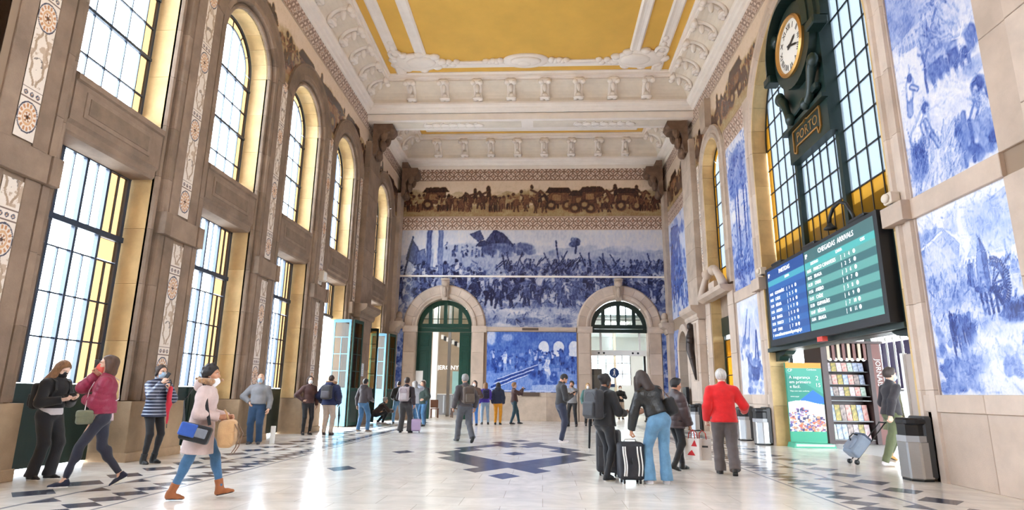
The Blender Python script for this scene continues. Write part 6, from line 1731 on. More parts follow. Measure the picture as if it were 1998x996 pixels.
        for _ in range(34):
            v = unit(rr.normal(size=3)); v[1] = -abs(v[1]) * .9 + .3 * max(0, v[2]); p = np.array([.086, .10, .1]) * unit(v)
            if p[2] > -.06: hp.append(ell(Hd(p[0], p[1] - .012, p[2] + .03), np.array([.028] * 3) * s, None, .01))
    else:
        hp = [ell(Hd(0, -.018, .024), np.array([.084, .105, .106]) * s, RH, .02, cuts=((Hd(0, .05, .045), unit(hf - hu * .62)), (Hd(0, 0, -.085), -hu)))]
        for g in (-1, 1): hp.append(cap(Hd(g * .074, .02, .04), Hd(g * .084, -.01, -.07), .018 * s, .02 * s, .03))
        if st == 'long':
            bk = hc - f2 * .13 * s; hp += [ecap(Hd(0, -.06, 0), bk - u * .2 * s, .088 * s, .10 * s, r2, .6, .04), ecap(bk - u * .2 * s, bk - f2 * .04 * s - u * .46 * s, .098 * s, .06 * s, r2, .5, .04)]
            hp += [cap(Hd(.07, -.02, -.02), hc + (r2 * .13 - f2 * .12 - u * .2) * s, .045 * s, .05 * s, .03), cap(hc + (r2 * .13 - f2 * .12 - u * .2) * s, hc + (r2 * .15 - f2 * .2 - u * .46) * s, .05 * s, .025 * s, .03)]
            for g in (-1, 1): hp.append(cap(Hd(g * .07, .0, -.02), nb + r2 * g * .10 * s - u * .13 * s - f2 * .02, .04 * s, .032 * s, .04))
        if st == 'longfront':   # falls forward past the face
            hp += [ecap(Hd(0, -.05, .0), nb - f2 * .08 * s - u * .05 * s, .09 * s, .09 * s, r2, .6, .04)]
            for g in (-1, 1): hp.append(cap(Hd(g * .08, .03, .03), Hd(g * .085, .03, 0) - up * .30 * s, .036 * s, .03 * s, .03)); hp.append(cap(Hd(g * .07, -.03, 0), Hd(g * .06, -.02, 0) - up * .34 * s, .045 * s, .028 * s, .03))
        if st == 'bob': hp += [ecap(Hd(0, -.05, .02), Hd(0, -.05, -.10), .092 * s, .09 * s, hr, .85, .04)]
        if st == 'bun': hp += [ell(Hd(0, -.12, .045), np.array([.05] * 3) * s, None, .02)]
        if st == 'pony': hp += [cap(Hd(0, -.11, .03), Hd(0, -.16, -.05), .034 * s, .036 * s, .03), cap(Hd(0, -.16, -.05), Hd(0, -.15, -.17), .036 * s, .018 * s, .03)]
    fH = Field(hp, (.0085 if res < .016 else .013) * s)
    put_np('hair' if hair[0] != 'none' else 'cap', fH.disp(.0025 * s, 'folds', seed).nets(), HM, root)
    # ---- trousers
    bt = bottom or dict(m=cloth('black_jeans', (34, 34, 38))); ff = bt.get('fit', .012); fl_ = bt.get('flare', 0); tp = []
    az = bt.get('ankle', .0)
    tp = [ecap(at(-.04), at(.11), (.152 + ff * .6) * s, (.132 + ff * .4) * s, r2, .76, .04, cuts=((at(.12), u),))]
    for i in (0, 1):
        H_, K_, A_ = leg[i]; d = unit(A_ - K_); ac = A_ + d * (.035 - az) * s
        tp += [cap(H_ - up * .055 * s, K_, (.088 + ff * .9) * s * bulk, (.058 + ff) * s, .03), cap(K_, ac, (.056 + ff) * s, (.04 + ff + fl_) * s, .025, cuts=((ac, d),))]
        tp.append(ell(H_ - f2 * .032 * s - up * .03 * s, np.array([.088, .074, .10]) * s, None, .05))
        if fl_ < .02: tp.append(ell(K_ + (A_ - K_) * .22 - unit(Rt @ fw) * .018 * s, np.array([.05, .052, .1]) * s * (1 + ff * 4), None, .03))
    put_np('trousers', Field(tp, res * s).disp(bt.get('folds', .0035) * s, 'folds', seed).nets(), bt['m'], root)
    # ---- shoes
    so = shoes or dict(m=cloth('black_shoes', (30, 30, 32), .5, 0)); 
    for i in (0, 1):
        A_, Rf = ft[i]; o_ = lambda x, y, z: A_ + Rf @ np.array([x, y, z]) * s; q = 1.0 if sex == 'f' else 1.1
        n = Rf @ np.array([0, 0, -1.]); zb = -.083
        pr = [cap(o_(0, -.035, -.05), o_(0, .08 * q, -.058), .036 * s, .036 * s, .03), cap(o_(0, .08 * q, -.06), o_(0, .145 * q, -.066), .036 * s, .026 * s, .03), cap(o_(0, -.015, .0), o_(0, -.01, -.04), .038 * s, .038 * s, .03, cuts=((o_(0, 0, .02), -n),))]
        if so.get('boot'): d = unit(leg[i][1] - A_); pr.append(cap(A_ - d * .02 * s, A_ + d * so['boot'] * s, .047 * s, .055 * s, .03, cuts=((A_ + d * (so['boot'] - .01) * s, d),)))
        F_ = Field(pr, .0085 * s if res < .016 else .012 * s).cut(o_(0, 0, zb + (.012 if so.get('sole') else .0)), n)
        sho = put_np('shoe', F_.nets(), so['m'], root)
        sl_ = [ecap(o_(0, -.035, zb + .006), o_(0, .08 * q, zb + .006), .038 * s, .042 * s, Rf @ rt, .45, .01), ecap(o_(0, .08 * q, zb + .006), o_(0, .148 * q, zb + .008), .042 * s, .03 * s, Rf @ rt, .45, .01)]
        put_np('sole', Field(sl_, .0085 * s if res < .016 else .012 * s).cut(o_(0, 0, zb - .002), n).cut(o_(0, 0, zb + (.026 if so.get('sole') else .014)), -n).nets(), so.get('sole') or BLACK, sho)
    # ---- jacket
    tp_ = top or dict(m=cloth('black_jacket', (32, 32, 36))); g = tp_.get('fit', .02); hem = tp_.get('hem', -.04); ql = tp_.get('quilt'); fe = .64 if sex == 'm' else .6
    qq = (ql, .012 * s) if ql else None
    hc_ = at(hem)
    lw = max(.150 + g, (.19 + bt.get('fit', .012)) if hem < -.02 else 0) + tp_.get('aline', 0)
    jp = [ecap(at(min(hem, .0) - .05), at(.12), lw * s * bulk, (.130 + g) * s * bulk, r2, .86, .04, cuts=((hc_, -u),), quilt=qq),
          ecap(at(.12), at(.35), (.126 + g) * s * bulk, (.150 + g) * s * bulk, r2, .70, .05, cuts=((hc_, -u),), quilt=qq), ecap(at(.35), at(.435), (.150 + g) * s * bulk, (.10 + g) * s, r2, .64, .05)]
    if sex == 'f': jp.append(ell(at(.31, 0, .085), np.array([.10, .055, .07]) * s, np.array([r2, f2, u]), .05))
    for i in (0, 1):
        S0, E_, W_ = arm[i]; d = unit(W_ - E_); wc = W_ - d * tp_.get('cuff', .0) * s
        jp += [cap(at(.462, (-.04, .04)[i], -.01), S0, (.040 + g * .5) * s, (.050 + g * .6) * s, .06), cap(S0, E_, (.052 + g * .75) * s * bulk, (.045 + g) * s, .025, quilt=qq), cap(E_, wc, (.045 + g) * s, (.034 + g * .8) * s, .02, cuts=((wc, d),), quilt=qq)]
    if tp_.get('collar', 1): jp.append(cap(nb - u * .035 * s, nb + u * .03 * s - f2 * .005, .07 * s, .068 * s, .03, cuts=((nb + u * .045 * s, unit(u * .9 + f2 * .25)),)))
    jo = put_np('jacket' if hem > -.3 else 'coat', Field(jp, res * s).disp((.0022 if ql else .0038) * s, 'folds', seed + 3).nets(), tp_['m'], root)
    if tp_.get('band'):   # hem band, shirt tail
        bz, m2, w2 = tp_['band']; put_np('shirt_tail', Field([ecap(at(hem - bz - .06), at(hem + .10), (.150 + g - .008 + w2) * s, (.135 + g - .012) * s, r2, .75, .02, cuts=((at(hem - bz), -u), (at(hem + .05), u)))], res * s).disp(.004, 'folds', seed).nets(), m2, root)
    if tp_.get('zip'):
        zz = np.linspace(max(hem, -.05), .40, 9); yy = [(.150 + g) * .75 * (1 if z > .2 or z < .05 else .93) + (.028 if sex == 'f' and .22 < z < .40 else 0) - (.03 if z > .38 else 0) for z in zz]
        mk('zip', MB().tube([at(z, 0, y) for z, y in zip(zz, yy)], .006 * s, 5), tp_['zip'], root, rel=True)
    if hood:
        hm_, trim = hood
        put_np('hood', Field([ell(nb - f2 * .09 * s - u * .0, np.array([.125, .085, .105]) * s, np.array([r2, f2, u]), .03, cuts=((nb + u * .06 * s, u),)), cap(nb - f2 * .02 * s + r2 * .1 * s, nb + f2 * .05 * s + r2 * .06 * s - u * .04 * s, .04 * s, .035 * s, .04), cap(nb - f2 * .02 * s - r2 * .1 * s, nb + f2 * .05 * s - r2 * .06 * s - u * .04 * s, .04 * s, .035 * s, .04)], res * s).disp(.004, 'folds', seed).nets(), hm_, root)
        if trim:
            a_ = np.linspace(-1.9, 1.9, 15); pts = [nb + u * (.045 - .05 * max(0, math.cos(t)) * 0) * s + (r2 * .125 * math.sin(t) - f2 * (.14 * math.cos(t) - .03)) * s for t in a_]
            rr = np.random.default_rng(2); put_np('fur_trim', Field([cap(p, q, .036 * s, .036 * s, .02) for p, q in zip(pts, pts[1:])] + [ell(p + rr.normal(size=3) * .022, [.02] * 3, None, .008) for p in pts for _ in range(3)], .009 * s).nets(), trim, root)
    if scarf:
        put_np('scarf', Field([cap(nb + (r2 * math.cos(a) + f2 * math.sin(a)) * .075 * s, nb + (r2 * math.cos(a + .6) + f2 * math.sin(a + .6)) * .075 * s, .036 * s, .036 * s, .02) for a in np.arange(0, 6.3, .6)], .012 * s).nets(), scarf, root)
    c_, s_n = math.cos(P.rz), math.sin(P.rz)
    P.W = lambda p: Vector((P.loc[0] + p[0] * c_ - p[1] * s_n, P.loc[1] + p[0] * s_n + p[1] * c_, p[2] + root.location[2]))
    P.at = at; return P

def carried(P, name, base, label, cat, group=None):
    """root of a thing carried by P; its children use P's own axes"""
    base = np.asarray(base, float); r = tag(empty(name, P.W(base), P.rz), label, cat, group); r_ = Person(); r_.root, r_.b = r, base; return r_
def cput(T, name, prims, m, h=.012, parent=None, disp=0):
    F_ = Field(prims, h)
    if disp: F_.disp(disp)
    v, q = F_.nets(); return put_np(name, (v - T.b, q), m, parent or T.root)
def ctube(T, name, pts, r, m, n=6):
    return mk(name, MB().tube([np.asarray(p, float) - T.b for p in pts], r, n), m, T.root, True, rel=True)
def strap(T, pts, w, m, name='strap', nrm=None):
    """flat band through the points"""
    pts = [np.asarray(p, float) - T.b for p in pts]; vs = []; k = len(pts)
    for i, p in enumerate(pts):
        d = unit(pts[min(i + 1, k - 1)] - pts[max(i - 1, 0)]); n = unit(nrm[i] if nrm is not None else np.array([0, 0, 1.])); x = unit(np.cross(d, n)); n = np.cross(x, d)
        vs += [p + x * w / 2 + n * .004, p - x * w / 2 + n * .004, p - x * w / 2 - n * .004, p + x * w / 2 - n * .004]
    fs = [(i * 4 + j, i * 4 + (j + 1) % 4, i * 4 + 4 + (j + 1) % 4, i * 4 + 4 + j) for i in range(k - 1) for j in range(4)] + [(3, 2, 1, 0), tuple(k * 4 - 4 + j for j in range(4))]
    return mk(name, MB().add(vs, fs), m, T.root, rel=True)

def phone(P, i, label, off=(0, .02, .03), face=None):
    c, d, n, t = P.hand[i]; c = c + unit(d) * off[1] + np.array([0, 0, off[2]]) + n * off[0]
    T = carried(P, 'phone', c, label, 'phone'); ax = unit(d); nn = unit(n - ax * (n @ ax)); s_ = np.cross(ax, nn)
    cput(T, 'phone_case', [rbox(c, (.036, .074, .006), .005, np.array([s_, ax, nn]))], BLACK, .005)
    cput(T, 'phone_screen', [rbox(c + nn * .0055, (.032, .068, .0025), .002, np.array([s_, ax, nn]))], DGREY, .004); return T

def backpack(P, label, m, m2=None, size=(.15, .085, .22), z=.26, group=None, fit=.02, detail=None):
    J = P.J; s = P.s; u, r, f = J['u'], J['r'], J['f']; RB = np.array([r, f, u]); y0 = -(.115 + fit + size[1])
    c = P.at(z) + f * y0 * s; T = carried(P, 'backpack', c - u * size[2] * s, label, 'backpack', group)
    sz = np.array(size) * s
    cput(T, 'main_compartment', [rbox(c, sz, .055 * s, RB)], m, .012, disp=.003)
    cput(T, 'front_pocket', [rbox(c - f * (sz[1] + .012) - u * sz[2] * .35, (sz[0] * .78, .032 * s, sz[2] * .5), .028 * s, RB)], m2 or m, .011, disp=.002)
    mk('zip', MB().tube([c - T.b + r * sz[0] * .75 * math.cos(a) - f * (sz[1] * .97) + u * (sz[2] * .25 + sz[2] * .55 * math.sin(a)) for a in np.linspace(0.1, PI - .1, 9)], .006, 5), detail or DGREY, T.root, True, rel=True)
    ctube(T, 'grab_handle', [c + u * sz[2] * .93 + r * .04 * math.cos(a) * s - f * .0 + u * .035 * math.sin(a) * s + f * sz[1] * .5 for a in np.linspace(0, PI, 7)], .008, m2 or m)
    for g in (-1, 1):
        q = .155 + fit; pts = [P.at(z + size[2] * .75, g * .09, y0 + size[1]), P.at(.475, g * .105, -.09), P.at(.50, g * .11, 0.0), P.at(.44, g * .115, .10 + fit * .5), P.at(.32, g * .125, q * .74 + .01), P.at(.2, g * .15, q * .45), P.at(.13, g * .155, -.03), P.at(z - size[2] * .8, g * .12, y0 + size[1])]
        strap(T, pts, .045 * s, m2 or m, nrm=[-f, -f + u, u, u + f, f, f * .5 + r * g, r * g, r * g])
    return T
# ================================================================== PEOPLE AND WHAT THEY CARRY
NEAR, MID, FAR = .012, .015, .02
BLK = cloth('black', (30, 30, 34)); BLKJ = cloth('black_denim', (36, 37, 42)); NAVY = cloth('navy', (34, 44, 84)); JEAN = cloth('blue_denim', (66, 110, 150), var=.25); JEANL = cloth('light_denim', (104, 150, 186), var=.22); JEAND = cloth('dark_denim', (36, 66, 98), var=.2)
CHAR = cloth('charcoal', (66, 64, 68)); LEATHER = cloth('black_leather', (36, 36, 36), .38, 0, .2, .4, 40); WHITEC = cloth('white_cotton', (226, 218, 220)); BOOTB = cloth('black_boots', (24, 24, 26), .35, 0)
walk = lambda a, b, la=0, lb=.05, pb=-38: ((-.085, a, la, 5, 10 if a > 0 and pb == 0 else (0 if a > 0 else pb)), (.085, b, lb, -5, pb if b < 0 else 0))

# 1 woman with long straight hair looking at a phone
p = person('long haired woman in black jacket and black mask reading a phone by the green door', (-7.05, 8.55), -96, 1.67, lean=(2, 0), head=(0, 34), hands=((-.07, .27, 1.13), (.10, .25, 1.11)), poles=((-.6, -.4, -1), (.6, -.4, -1)), palm=(((.6, 0, .8), (.2, .9, .2)), ((-.5, 0, .85), (-.35, .9, .2))), curl=(.55, .6),
    feet=((-.08, .07, 0, 10, 0), (.09, -.04, 0, -8, 0)), skin='pale', hair=('light', 'long'), mask=MASKK, res=NEAR, top=dict(m=BLK, fit=.028, hem=.06, band=(.10, WHITEC, .016)), bottom=dict(m=BLKJ, fit=.02, flare=.022), shoes=dict(m=cloth('black_canvas', (30, 28, 30)), sole=SOLE))
phone(p, 1, 'white phone held by the woman with long brown hair', (.0, .03, .03))
backpack(p, 'black backpack worn by the woman with long brown hair', BLK, size=(.14, .075, .19), z=.22, fit=.028)
# 2 woman in maroon
MAR = cloth('maroon_puffer', (146, 30, 66), .45, .1)
p = person('woman in a maroon puffer jacket and coral mask walking with a phone at her ear', (-5.84, 7.96), 122, 1.69, lean=(2, 0), head=(4, -4), hands=((.10, .21, 1.12), (.085, .135, 1.44)), poles=((-.6, -.2, -1), (.7, .5, -1)), palm=(((0, -1, .1), (.9, .2, .15)), ((-.9, .1, .1), (-.25, .1, .95))), curl=(.4, .8),
    feet=((-.08, .30, 0, 6, 0), (.08, -.30, .06, -4, -32)), skin='fair', hair=('brown', 'bob'), mask=MASKR, res=NEAR, top=dict(m=MAR, fit=.034, hem=.0, quilt=.07, band=(.10, cloth('print_blouse', (222, 196, 200), var=.4, bump=.1), .006)), bottom=dict(m=cloth('navy_leggings', (34, 36, 54), .7), fit=.0, ankle=.06), shoes=dict(m=cloth('navy_canvas', (34, 38, 60)), sole=SOLE))
phone(p, 1, 'dark phone at the ear of the woman in maroon', (-.01, .05, .02))
T = carried(p, 'crossbody_bag', (-.17, .16, .80), 'small olive green crossbody bag on the woman in maroon', 'handbag'); GRB = cloth('olive_canvas', (110, 112, 90))
cput(T, 'bag_body', [rbox((-.15, .17, .89), (.045, .105, .09), .035, axis_rot((0, 0, 1), 30).T)], GRB, .009); cput(T, 'bag_flap', [rbox((-.165, .18, .93), (.04, .10, .05), .03, axis_rot((0, 0, 1), 30).T)], GRB, .009)
strap(T, [(-.14, .19, .96), (-.08, .19, 1.1), (.0, .19, 1.22), (.09, .14, 1.38), (.11, .02, 1.47), (.08, -.13, 1.36), (-.05, -.16, 1.12), (-.15, .06, .96)], .02, WHITEC, nrm=[(0, 1, 0)] * 4 + [(0, 0, 1)] + [(0, -1, 0)] * 3)
# 3 woman in striped puffer coat
STR = bpy.data.materials.new('striped_puffer'); STR.use_nodes = True
_N = STR.node_tree.nodes; _L = STR.node_tree.links; _b = _N['Principled BSDF']; _b.inputs['Roughness'].default_value = .4
_tc = _N.new('ShaderNodeTexCoord'); _sx = _N.new('ShaderNodeSeparateXYZ'); _L.new(_tc.outputs['Object'], _sx.inputs[0])
_m1 = _N.new('ShaderNodeMath'); _m1.operation = 'MULTIPLY'; _m1.inputs[1].default_value = 1 / .056; _L.new(_sx.outputs[2], _m1.inputs[0])
_m2 = _N.new('ShaderNodeMath'); _m2.operation = 'FRACT'; _L.new(_m1.outputs[0], _m2.inputs[0]); _m3 = _N.new('ShaderNodeMath'); _m3.operation = 'GREATER_THAN'; _m3.inputs[1].default_value = .68; _L.new(_m2.outputs[0], _m3.inputs[0])
_mx = _N.new('ShaderNodeMix'); _mx.data_type = 'RGBA'; _mx.inputs[6].default_value = S(46, 54, 78); _mx.inputs[7].default_value = S(158, 166, 184); _L.new(_m3.outputs[0], _mx.inputs[0]); _L.new(_mx.outputs[2], _b.inputs['Base Color'])
p = person('woman in a striped navy puffer coat holding a phone up and a red umbrella', (-6.82, 10.58), -112, 1.68, lean=(1, 0), head=(-4, 6), hands=((-.04, .27, 1.27), (.12, .26, 1.37)), poles=((-.6, -.1, -1), (.6, -.1, -1)), palm=(((.3, -.9, 0), (.3, .2, .9)), ((-.8, -.2, .2), (-.3, .35, .85))), curl=(.8, .6),
    skin='fair', hair=('dark', 'bun'), mask=MASKB, res=NEAR, top=dict(m=STR, fit=.03, hem=-.14, quilt=.056, aline=.02), bottom=dict(m=BLK, fit=.0), shoes=dict(m=BOOTB, boot=.10))
phone(p, 1, 'white phone raised by the woman in the striped coat', (.0, .04, .03))
T = carried(p, 'umbrella', (-.02, .31, .62), 'folded red umbrella hanging from the arm of the woman in the striped coat', 'umbrella'); REDU = cloth('red_nylon', (206, 28, 56), .5)
cput(T, 'canopy', [cap((-.02, .30, 1.28), (-.02, .31, 1.0), .034, .045, .02), cap((-.02, .31, 1.0), (-.02, .33, .68), .045, .012, .02)], REDU, .01, disp=.006); ctube(T, 'shaft', [(-.02, .33, .68), (-.02, .335, .60)], .006, BLACK); ctube(T, 'handle', [(-.02, .30, 1.28), (-.02, .295, 1.38), (-.02, .27, 1.42), (-.02, .24, 1.39)], .009, BLACK)
# 4 woman in beige parka
BEI = cloth('beige_parka', (206, 184, 180)); FUR = cloth('tan_fur', (176, 136, 100), 1, .4, .3, .8, 50)
p = person('woman in a long beige parka with fur hood striding right with bags', (-4.11, 7.32), -76, 1.55, lean=(3, 0), head=(-4, 0), hands=((-.12, .27, 1.02), (.16, .24, 1.03)), poles=((-.6, -.8, -1), (.7, -.9, -.6)), palm=(((.9, 0, 0), (.1, .9, 0)), ((-.9, 0, 0), (-.1, .9, .0))), curl=(.8, .9),
    feet=((-.08, .30, .02, 5, 10), (.09, -.24, 0, -6, 0)), skin='tan', hair=('black', 'curly'), mask=(MASKW, -.05), res=NEAR, top=dict(m=BEI, fit=.034, hem=-.37, aline=.045), hood=(BEI, FUR), bottom=dict(m=JEAN, fit=.004, ankle=.02), shoes=dict(m=cloth('tan_boots', (164, 96, 52), .6, .1), boot=.13))
BLU = cloth('royal_blue_canvas', (40, 86, 176), .6)
T = carried(p, 'messenger_bag', (.29, -.02, .64), 'blue and black messenger bag at the hip of the woman in the beige parka', 'handbag'); RB_ = axis_rot((0, 1, 0), -6).T @ axis_rot((1, 0, 0), -14).T
cput(T, 'bag_body', [rbox((.27, .02, .76), (.055, .165, .10), .03, RB_)], BLK, .010); cput(T, 'blue_flap', [rbox((.295, -.055, .80), (.05, .095, .075), .02, RB_)], BLU, .009)
cput(T, 'clear_pocket', [rbox((.325, .09, .76), (.012, .065, .052), .01, RB_)], cloth('grey_vinyl', (128, 134, 146), .2, 0), .007)
strap(T, [(.27, .16, .85), (.24, .1, 1.05), (.16, .03, 1.28), (.10, -.02, 1.36), (-.0, -.10, 1.36), (.1, -.2, 1.12), (.26, -.12, .86)], .035, BLK, nrm=[(1, .2, 0), (1, .2, 0), (1, .2, .5), (0, 0, 1), (0, -.6, 1), (.5, -1, 0), (1, -.5, 0)])
TANC = cloth('tan_canvas', (196, 156, 112))
T = carried(p, 'rucksack', (.17, .33, .58), 'tan rucksack carried in front of the woman in the beige parka', 'backpack')
cput(T, 'main_compartment', [rbox((.16, .34, .75), (.12, .09, .155), .05)], TANC, .010, disp=.005); cput(T, 'front_pocket', [rbox((.22, .36, .70), (.06, .08, .08), .03)], TANC, .009); ctube(T, 'grab_handle', [(.12, .33, .90), (.13, .30, .98), (.16, .28, 1.02), (.18, .31, .98), (.20, .34, .90)], .010, TANC)
for k, q in enumerate((.08, .24)): strap(T, [(q, .43, .86), (q + .02, .50, .75), (q + .03, .47, .60), (q + .02, .42, .52)], .03, cloth('brown_webbing', (120, 90, 70)), nrm=[(0, 1, 0)] * 4)
# 5 elderly man in grey
GRS = cloth('grey_wool', (138, 138, 142))
p = person('bald elderly man in grey sweater and blue mask standing with hand on hip', (-6.92, 14.72), 192, 1.66, 'm', lean=(-2, 0), hands=((-.27, .05, .84), (.19, .06, 1.0)), poles=((-.5, -1, -.2), (1, -.35, .1)), palm=(None, ((-.9, -.2, .2), (-.3, .5, -.7))), skin='fair', hair=('grey', 'grey_fringe'), mask=MASKB, res=MID, bulk=1.12, top=dict(m=GRS, fit=.028, hem=.02), bottom=dict(m=JEAND, fit=.026, flare=.01), shoes=dict(m=cloth('grey_shoes', (70, 68, 70))))
T = carried(p, 'paper_sign', (-.42, -.08, 0), 'white card leaning on the plinth beside the man in the grey sweater', 'card'); cput(T, 'card_sheet', [rbox((-.40, -.04, .21), (.06, .012, .21), .008)], WHITE, .01)
# 6, 7 woman in brown and man with navy puffer
p = person('woman in dark brown jacket and white mask with hand on hip', (-6.98, 18.1), -142, 1.70, lean=(-1, 0), hands=((-.24, .05, .84), (.17, .06, .99)), poles=((-.5, -1, -.2), (1, -.3, .1)), skin='fair', hair=('dark', 'bob'), mask=MASKW, res=MID, top=dict(m=cloth('dark_brown', (74, 44, 40)), fit=.022, hem=-.03), bottom=dict(m=BLK, fit=.004))
p = person('man in a navy padded jacket and pale trousers seen from behind with a dark backpack', (-6.42, 18.3), -4, 1.73, 'm', hands=((-.25, .10, .92), (.25, .10, .90)), poles=((-.7, -1, -.2), (.7, -1, -.2)), skin='fair', hair=('dark', 'crop'), res=MID, bulk=1.08, top=dict(m=NAVY, fit=.05, hem=-.10, quilt=.09), hood=(NAVY, FUR), bottom=dict(m=cloth('pale_chino', (196, 176, 160)), fit=.02), shoes=dict(m=cloth('brown_shoes', (88, 66, 56), .5)))
backpack(p, 'charcoal backpack on the man in the navy padded jacket', CHAR, cloth('grey_bag', (96, 92, 98)), size=(.16, .08, .20), z=.26, fit=.06)
T = carried(p, 'umbrella', (.29, .12, .05), 'dark folded umbrella hanging beside the man in the navy jacket', 'umbrella'); cput(T, 'canopy', [cap((.28, .11, .80), (.29, .12, .55), .02, .032, .02), cap((.29, .12, .55), (.29, .12, .18), .032, .01, .02)], BLK, .01); ctube(T, 'shaft', [(.29, .12, .2), (.29, .12, .05)], .006, STEEL); ctube(T, 'handle', [(.28, .11, .8), (.28, .11, .94), (.28, .08, .97)], .009, BLACK)
# 8-13 group near the far left doors
p = person('man in a charcoal hooded jacket and blue jeans standing with feet apart', (-5.82, 19.85), -22, 1.68, 'm', feet=((-.17, 0, 0, 12, 0), (.18, .04, 0, -14, 0)), hands=((-.27, .02, .82), (.2, .22, 1.0)), skin='tan', hair=('black', 'crop'), res=MID, top=dict(m=cloth('charcoal_jacket', (74, 66, 70)), fit=.03, hem=-.03), hood=(cloth('charcoal_jacket', ()), None), bottom=dict(m=JEAN, fit=.018), shoes=dict(m=cloth('tan_shoe', (150, 130, 116)), sole=SOLE))
p = person('person in a dark brown coat crouching by the far left doors', (-6.62, 24.9), -55, 1.68, 'm', drop=.50, pelvis=(0, -.16), lean=(42, 0), head=(0, -20), feet=((-.14, .0, 0, 10, 0), (.14, .10, 0, -10, 0)), hands=((-.12, .50, .55), (.14, .50, .5)), poles=((-.7, 0, -.7), (.7, 0, -.7)), skin='tan', hair=('grey', 'short'), res=FAR, top=dict(m=cloth('brown_coat', (52, 40, 40)), fit=.035, hem=-.06), bottom=dict(m=BLKJ, fit=.01), shoes=dict(m=WHITEC))
p = person('person in a black jacket and jeans standing behind the crouching person', (-5.95, 25.2), 25, 1.70, 'm', feet=((-.15, .1, 0, 10, 0), (.14, -.1, 0, -10, 0)), hands=((-.2, .2, 1.0), (.26, .05, .85)), skin='fair', hair=('black', 'crop'), res=FAR, top=dict(m=BLK, fit=.03, hem=-.05), bottom=dict(m=JEANL, fit=.014))
p = person('man in dark grey trousers with a pale grey backpack seen from behind', (-4.40, 19.68), -6, 1.72, 'm', feet=((-.14, 0, 0, 8, 0), (.15, .05, 0, -10, 0)), hands=((-.18, .22, 1.05), (.28, -.02, .86)), skin='tan', hair=('dark', 'short'), res=MID, top=dict(m=cloth('plum_black', (48, 40, 50)), fit=.026, hem=-.04), bottom=dict(m=cloth('dark_grey_trousers', (64, 62, 66)), fit=.03, flare=.025))
backpack(p, 'pale grey backpack on the man in dark grey trousers', cloth('pale_grey_bag', (176, 164, 170)), cloth('grey_bag2', (190, 184, 190)), size=(.16, .08, .22), z=.24)
LAV = mat('lavender_shell', S(182, 164, 204), .35)
sc2 = tag(empty('cabin_suitcase', (-4.05, 19.75, 0), .2), 'lavender cabin suitcase with a long pale handle near the far left doors', 'suitcase')
put_np('shell', Field([rbox((0, 0, .24), (.15, .10, .19), .05)], .014).nets(), LAV, sc2)
for a in (-.08, .08): mk('handle_rod', MB().tube([(a, .08, .4), (a - .14, -.0, .9)], .009, 6), WHITE, sc2, rel=True)
mk('handle_grip', MB().tube([(-.22, 0, .9), (-.06, 0, .9)], .014, 6), WHITE, sc2, rel=True)
for a in (-.11, .11):
    for b_ in (-.07, .07): mk('wheel', MB().ell((a, b_, .03), (.015, .03, .03), 10, 6), BLACK, sc2, True, rel=True)
p = person('person in a pale grey jacket with both arms raised near the far left doors', (-4.75, 22.7), 40, 1.68, 'f', hands=((-.16, .28, 1.50), (.2, .24, 1.56)), poles=((-1, 0, -.3), (1, 0, -.3)), skin='fair', hair=('grey', 'bob'), res=FAR, top=dict(m=cloth('pale_grey_jacket', (170, 176, 190)), fit=.03, hem=-.08), bottom=dict(m=JEAN, fit=.012))
p = person('red haired woman in a dark green coat standing by the left arch', (-4.62, 23.6), 150, 1.70, 'f', hands=((-.2, .2, 1.0), (.22, .05, .84)), skin='fair', hair=('brown', 'bob'), res=FAR, top=dict(m=cloth('dark_green', (46, 62, 58)), fit=.03, hem=-.10), bottom=dict(m=JEAN, fit=.01))
p = person('person in a black coat and white mask standing by the left green door', (-4.85, 24.9), 168, 1.74, 'm', hands=((-.15, .25, 1.05), (.15, .25, 1.05)), skin='fair', hair=('white', 'short'), mask=MASKW, res=FAR, top=dict(m=BLK, fit=.03, hem=-.10), bottom=dict(m=JEAND, fit=.01))
# 14 walker with backpack
p = person('grey haired man in a charcoal jacket walking away with a brown backpack', (-2.04, 16.22), 30, 1.74, 'm', lean=(4, 0), feet=((-.09, .26, 0, 6, 0), (.09, -.30, .07, -6, -40)), hands=((-.26, .14, .86), (.27, -.02, .86)), skin='tan', hair=('grey', 'short'), res=MID, top=dict(m=cloth('charcoal_blazer', (76, 70, 74)), fit=.032, hem=-.06), bottom=dict(m=cloth('slate_trousers', (84, 86, 94)), fit=.022, flare=.012))
backpack(p, 'brown backpack slung on the grey haired walking man', cloth('brown_bag', (86, 72, 64)), cloth('brown_bag2', (104, 92, 82)), size=(.15, .085, .21), z=.22, fit=.032)
# 15-18 people in front of the blue panel
p = person('woman in a brown coat and white mask facing the camera behind the walking man', (-2.75, 24.9), 168, 1.76, 'f', hands=((-.2, .2, 1.05), (.2, .22, 1.0)), skin='fair', hair=('dark', 'bob'), mask=MASKW, res=FAR, top=dict(m=cloth('mid_brown_coat', (88, 66, 56)), fit=.03, hem=-.14), bottom=dict(m=cloth('bright_denim', (60, 116, 190)), fit=.01))
p = person('person in a purple jacket and pale jeans looking at the tile picture', (-2.38, 25.6), 12, 1.70, 'f', feet=((-.13, 0, 0, 8, 0), (.13, 0, 0, -8, 0)), hands=((-.25, .02, .86), (.16, .24, 1.05)), skin='fair', hair=('light', 'bob'), res=FAR, top=dict(m=cloth('purple', (76, 56, 168)), fit=.035, hem=-.06), bottom=dict(m=cloth('pale_denim', (138, 160, 182)), fit=.008))
backpack(p, 'black backpack on the person in purple', cloth('black_violet', (36, 32, 62)), size=(.14, .07, .18), z=.27, fit=.03)
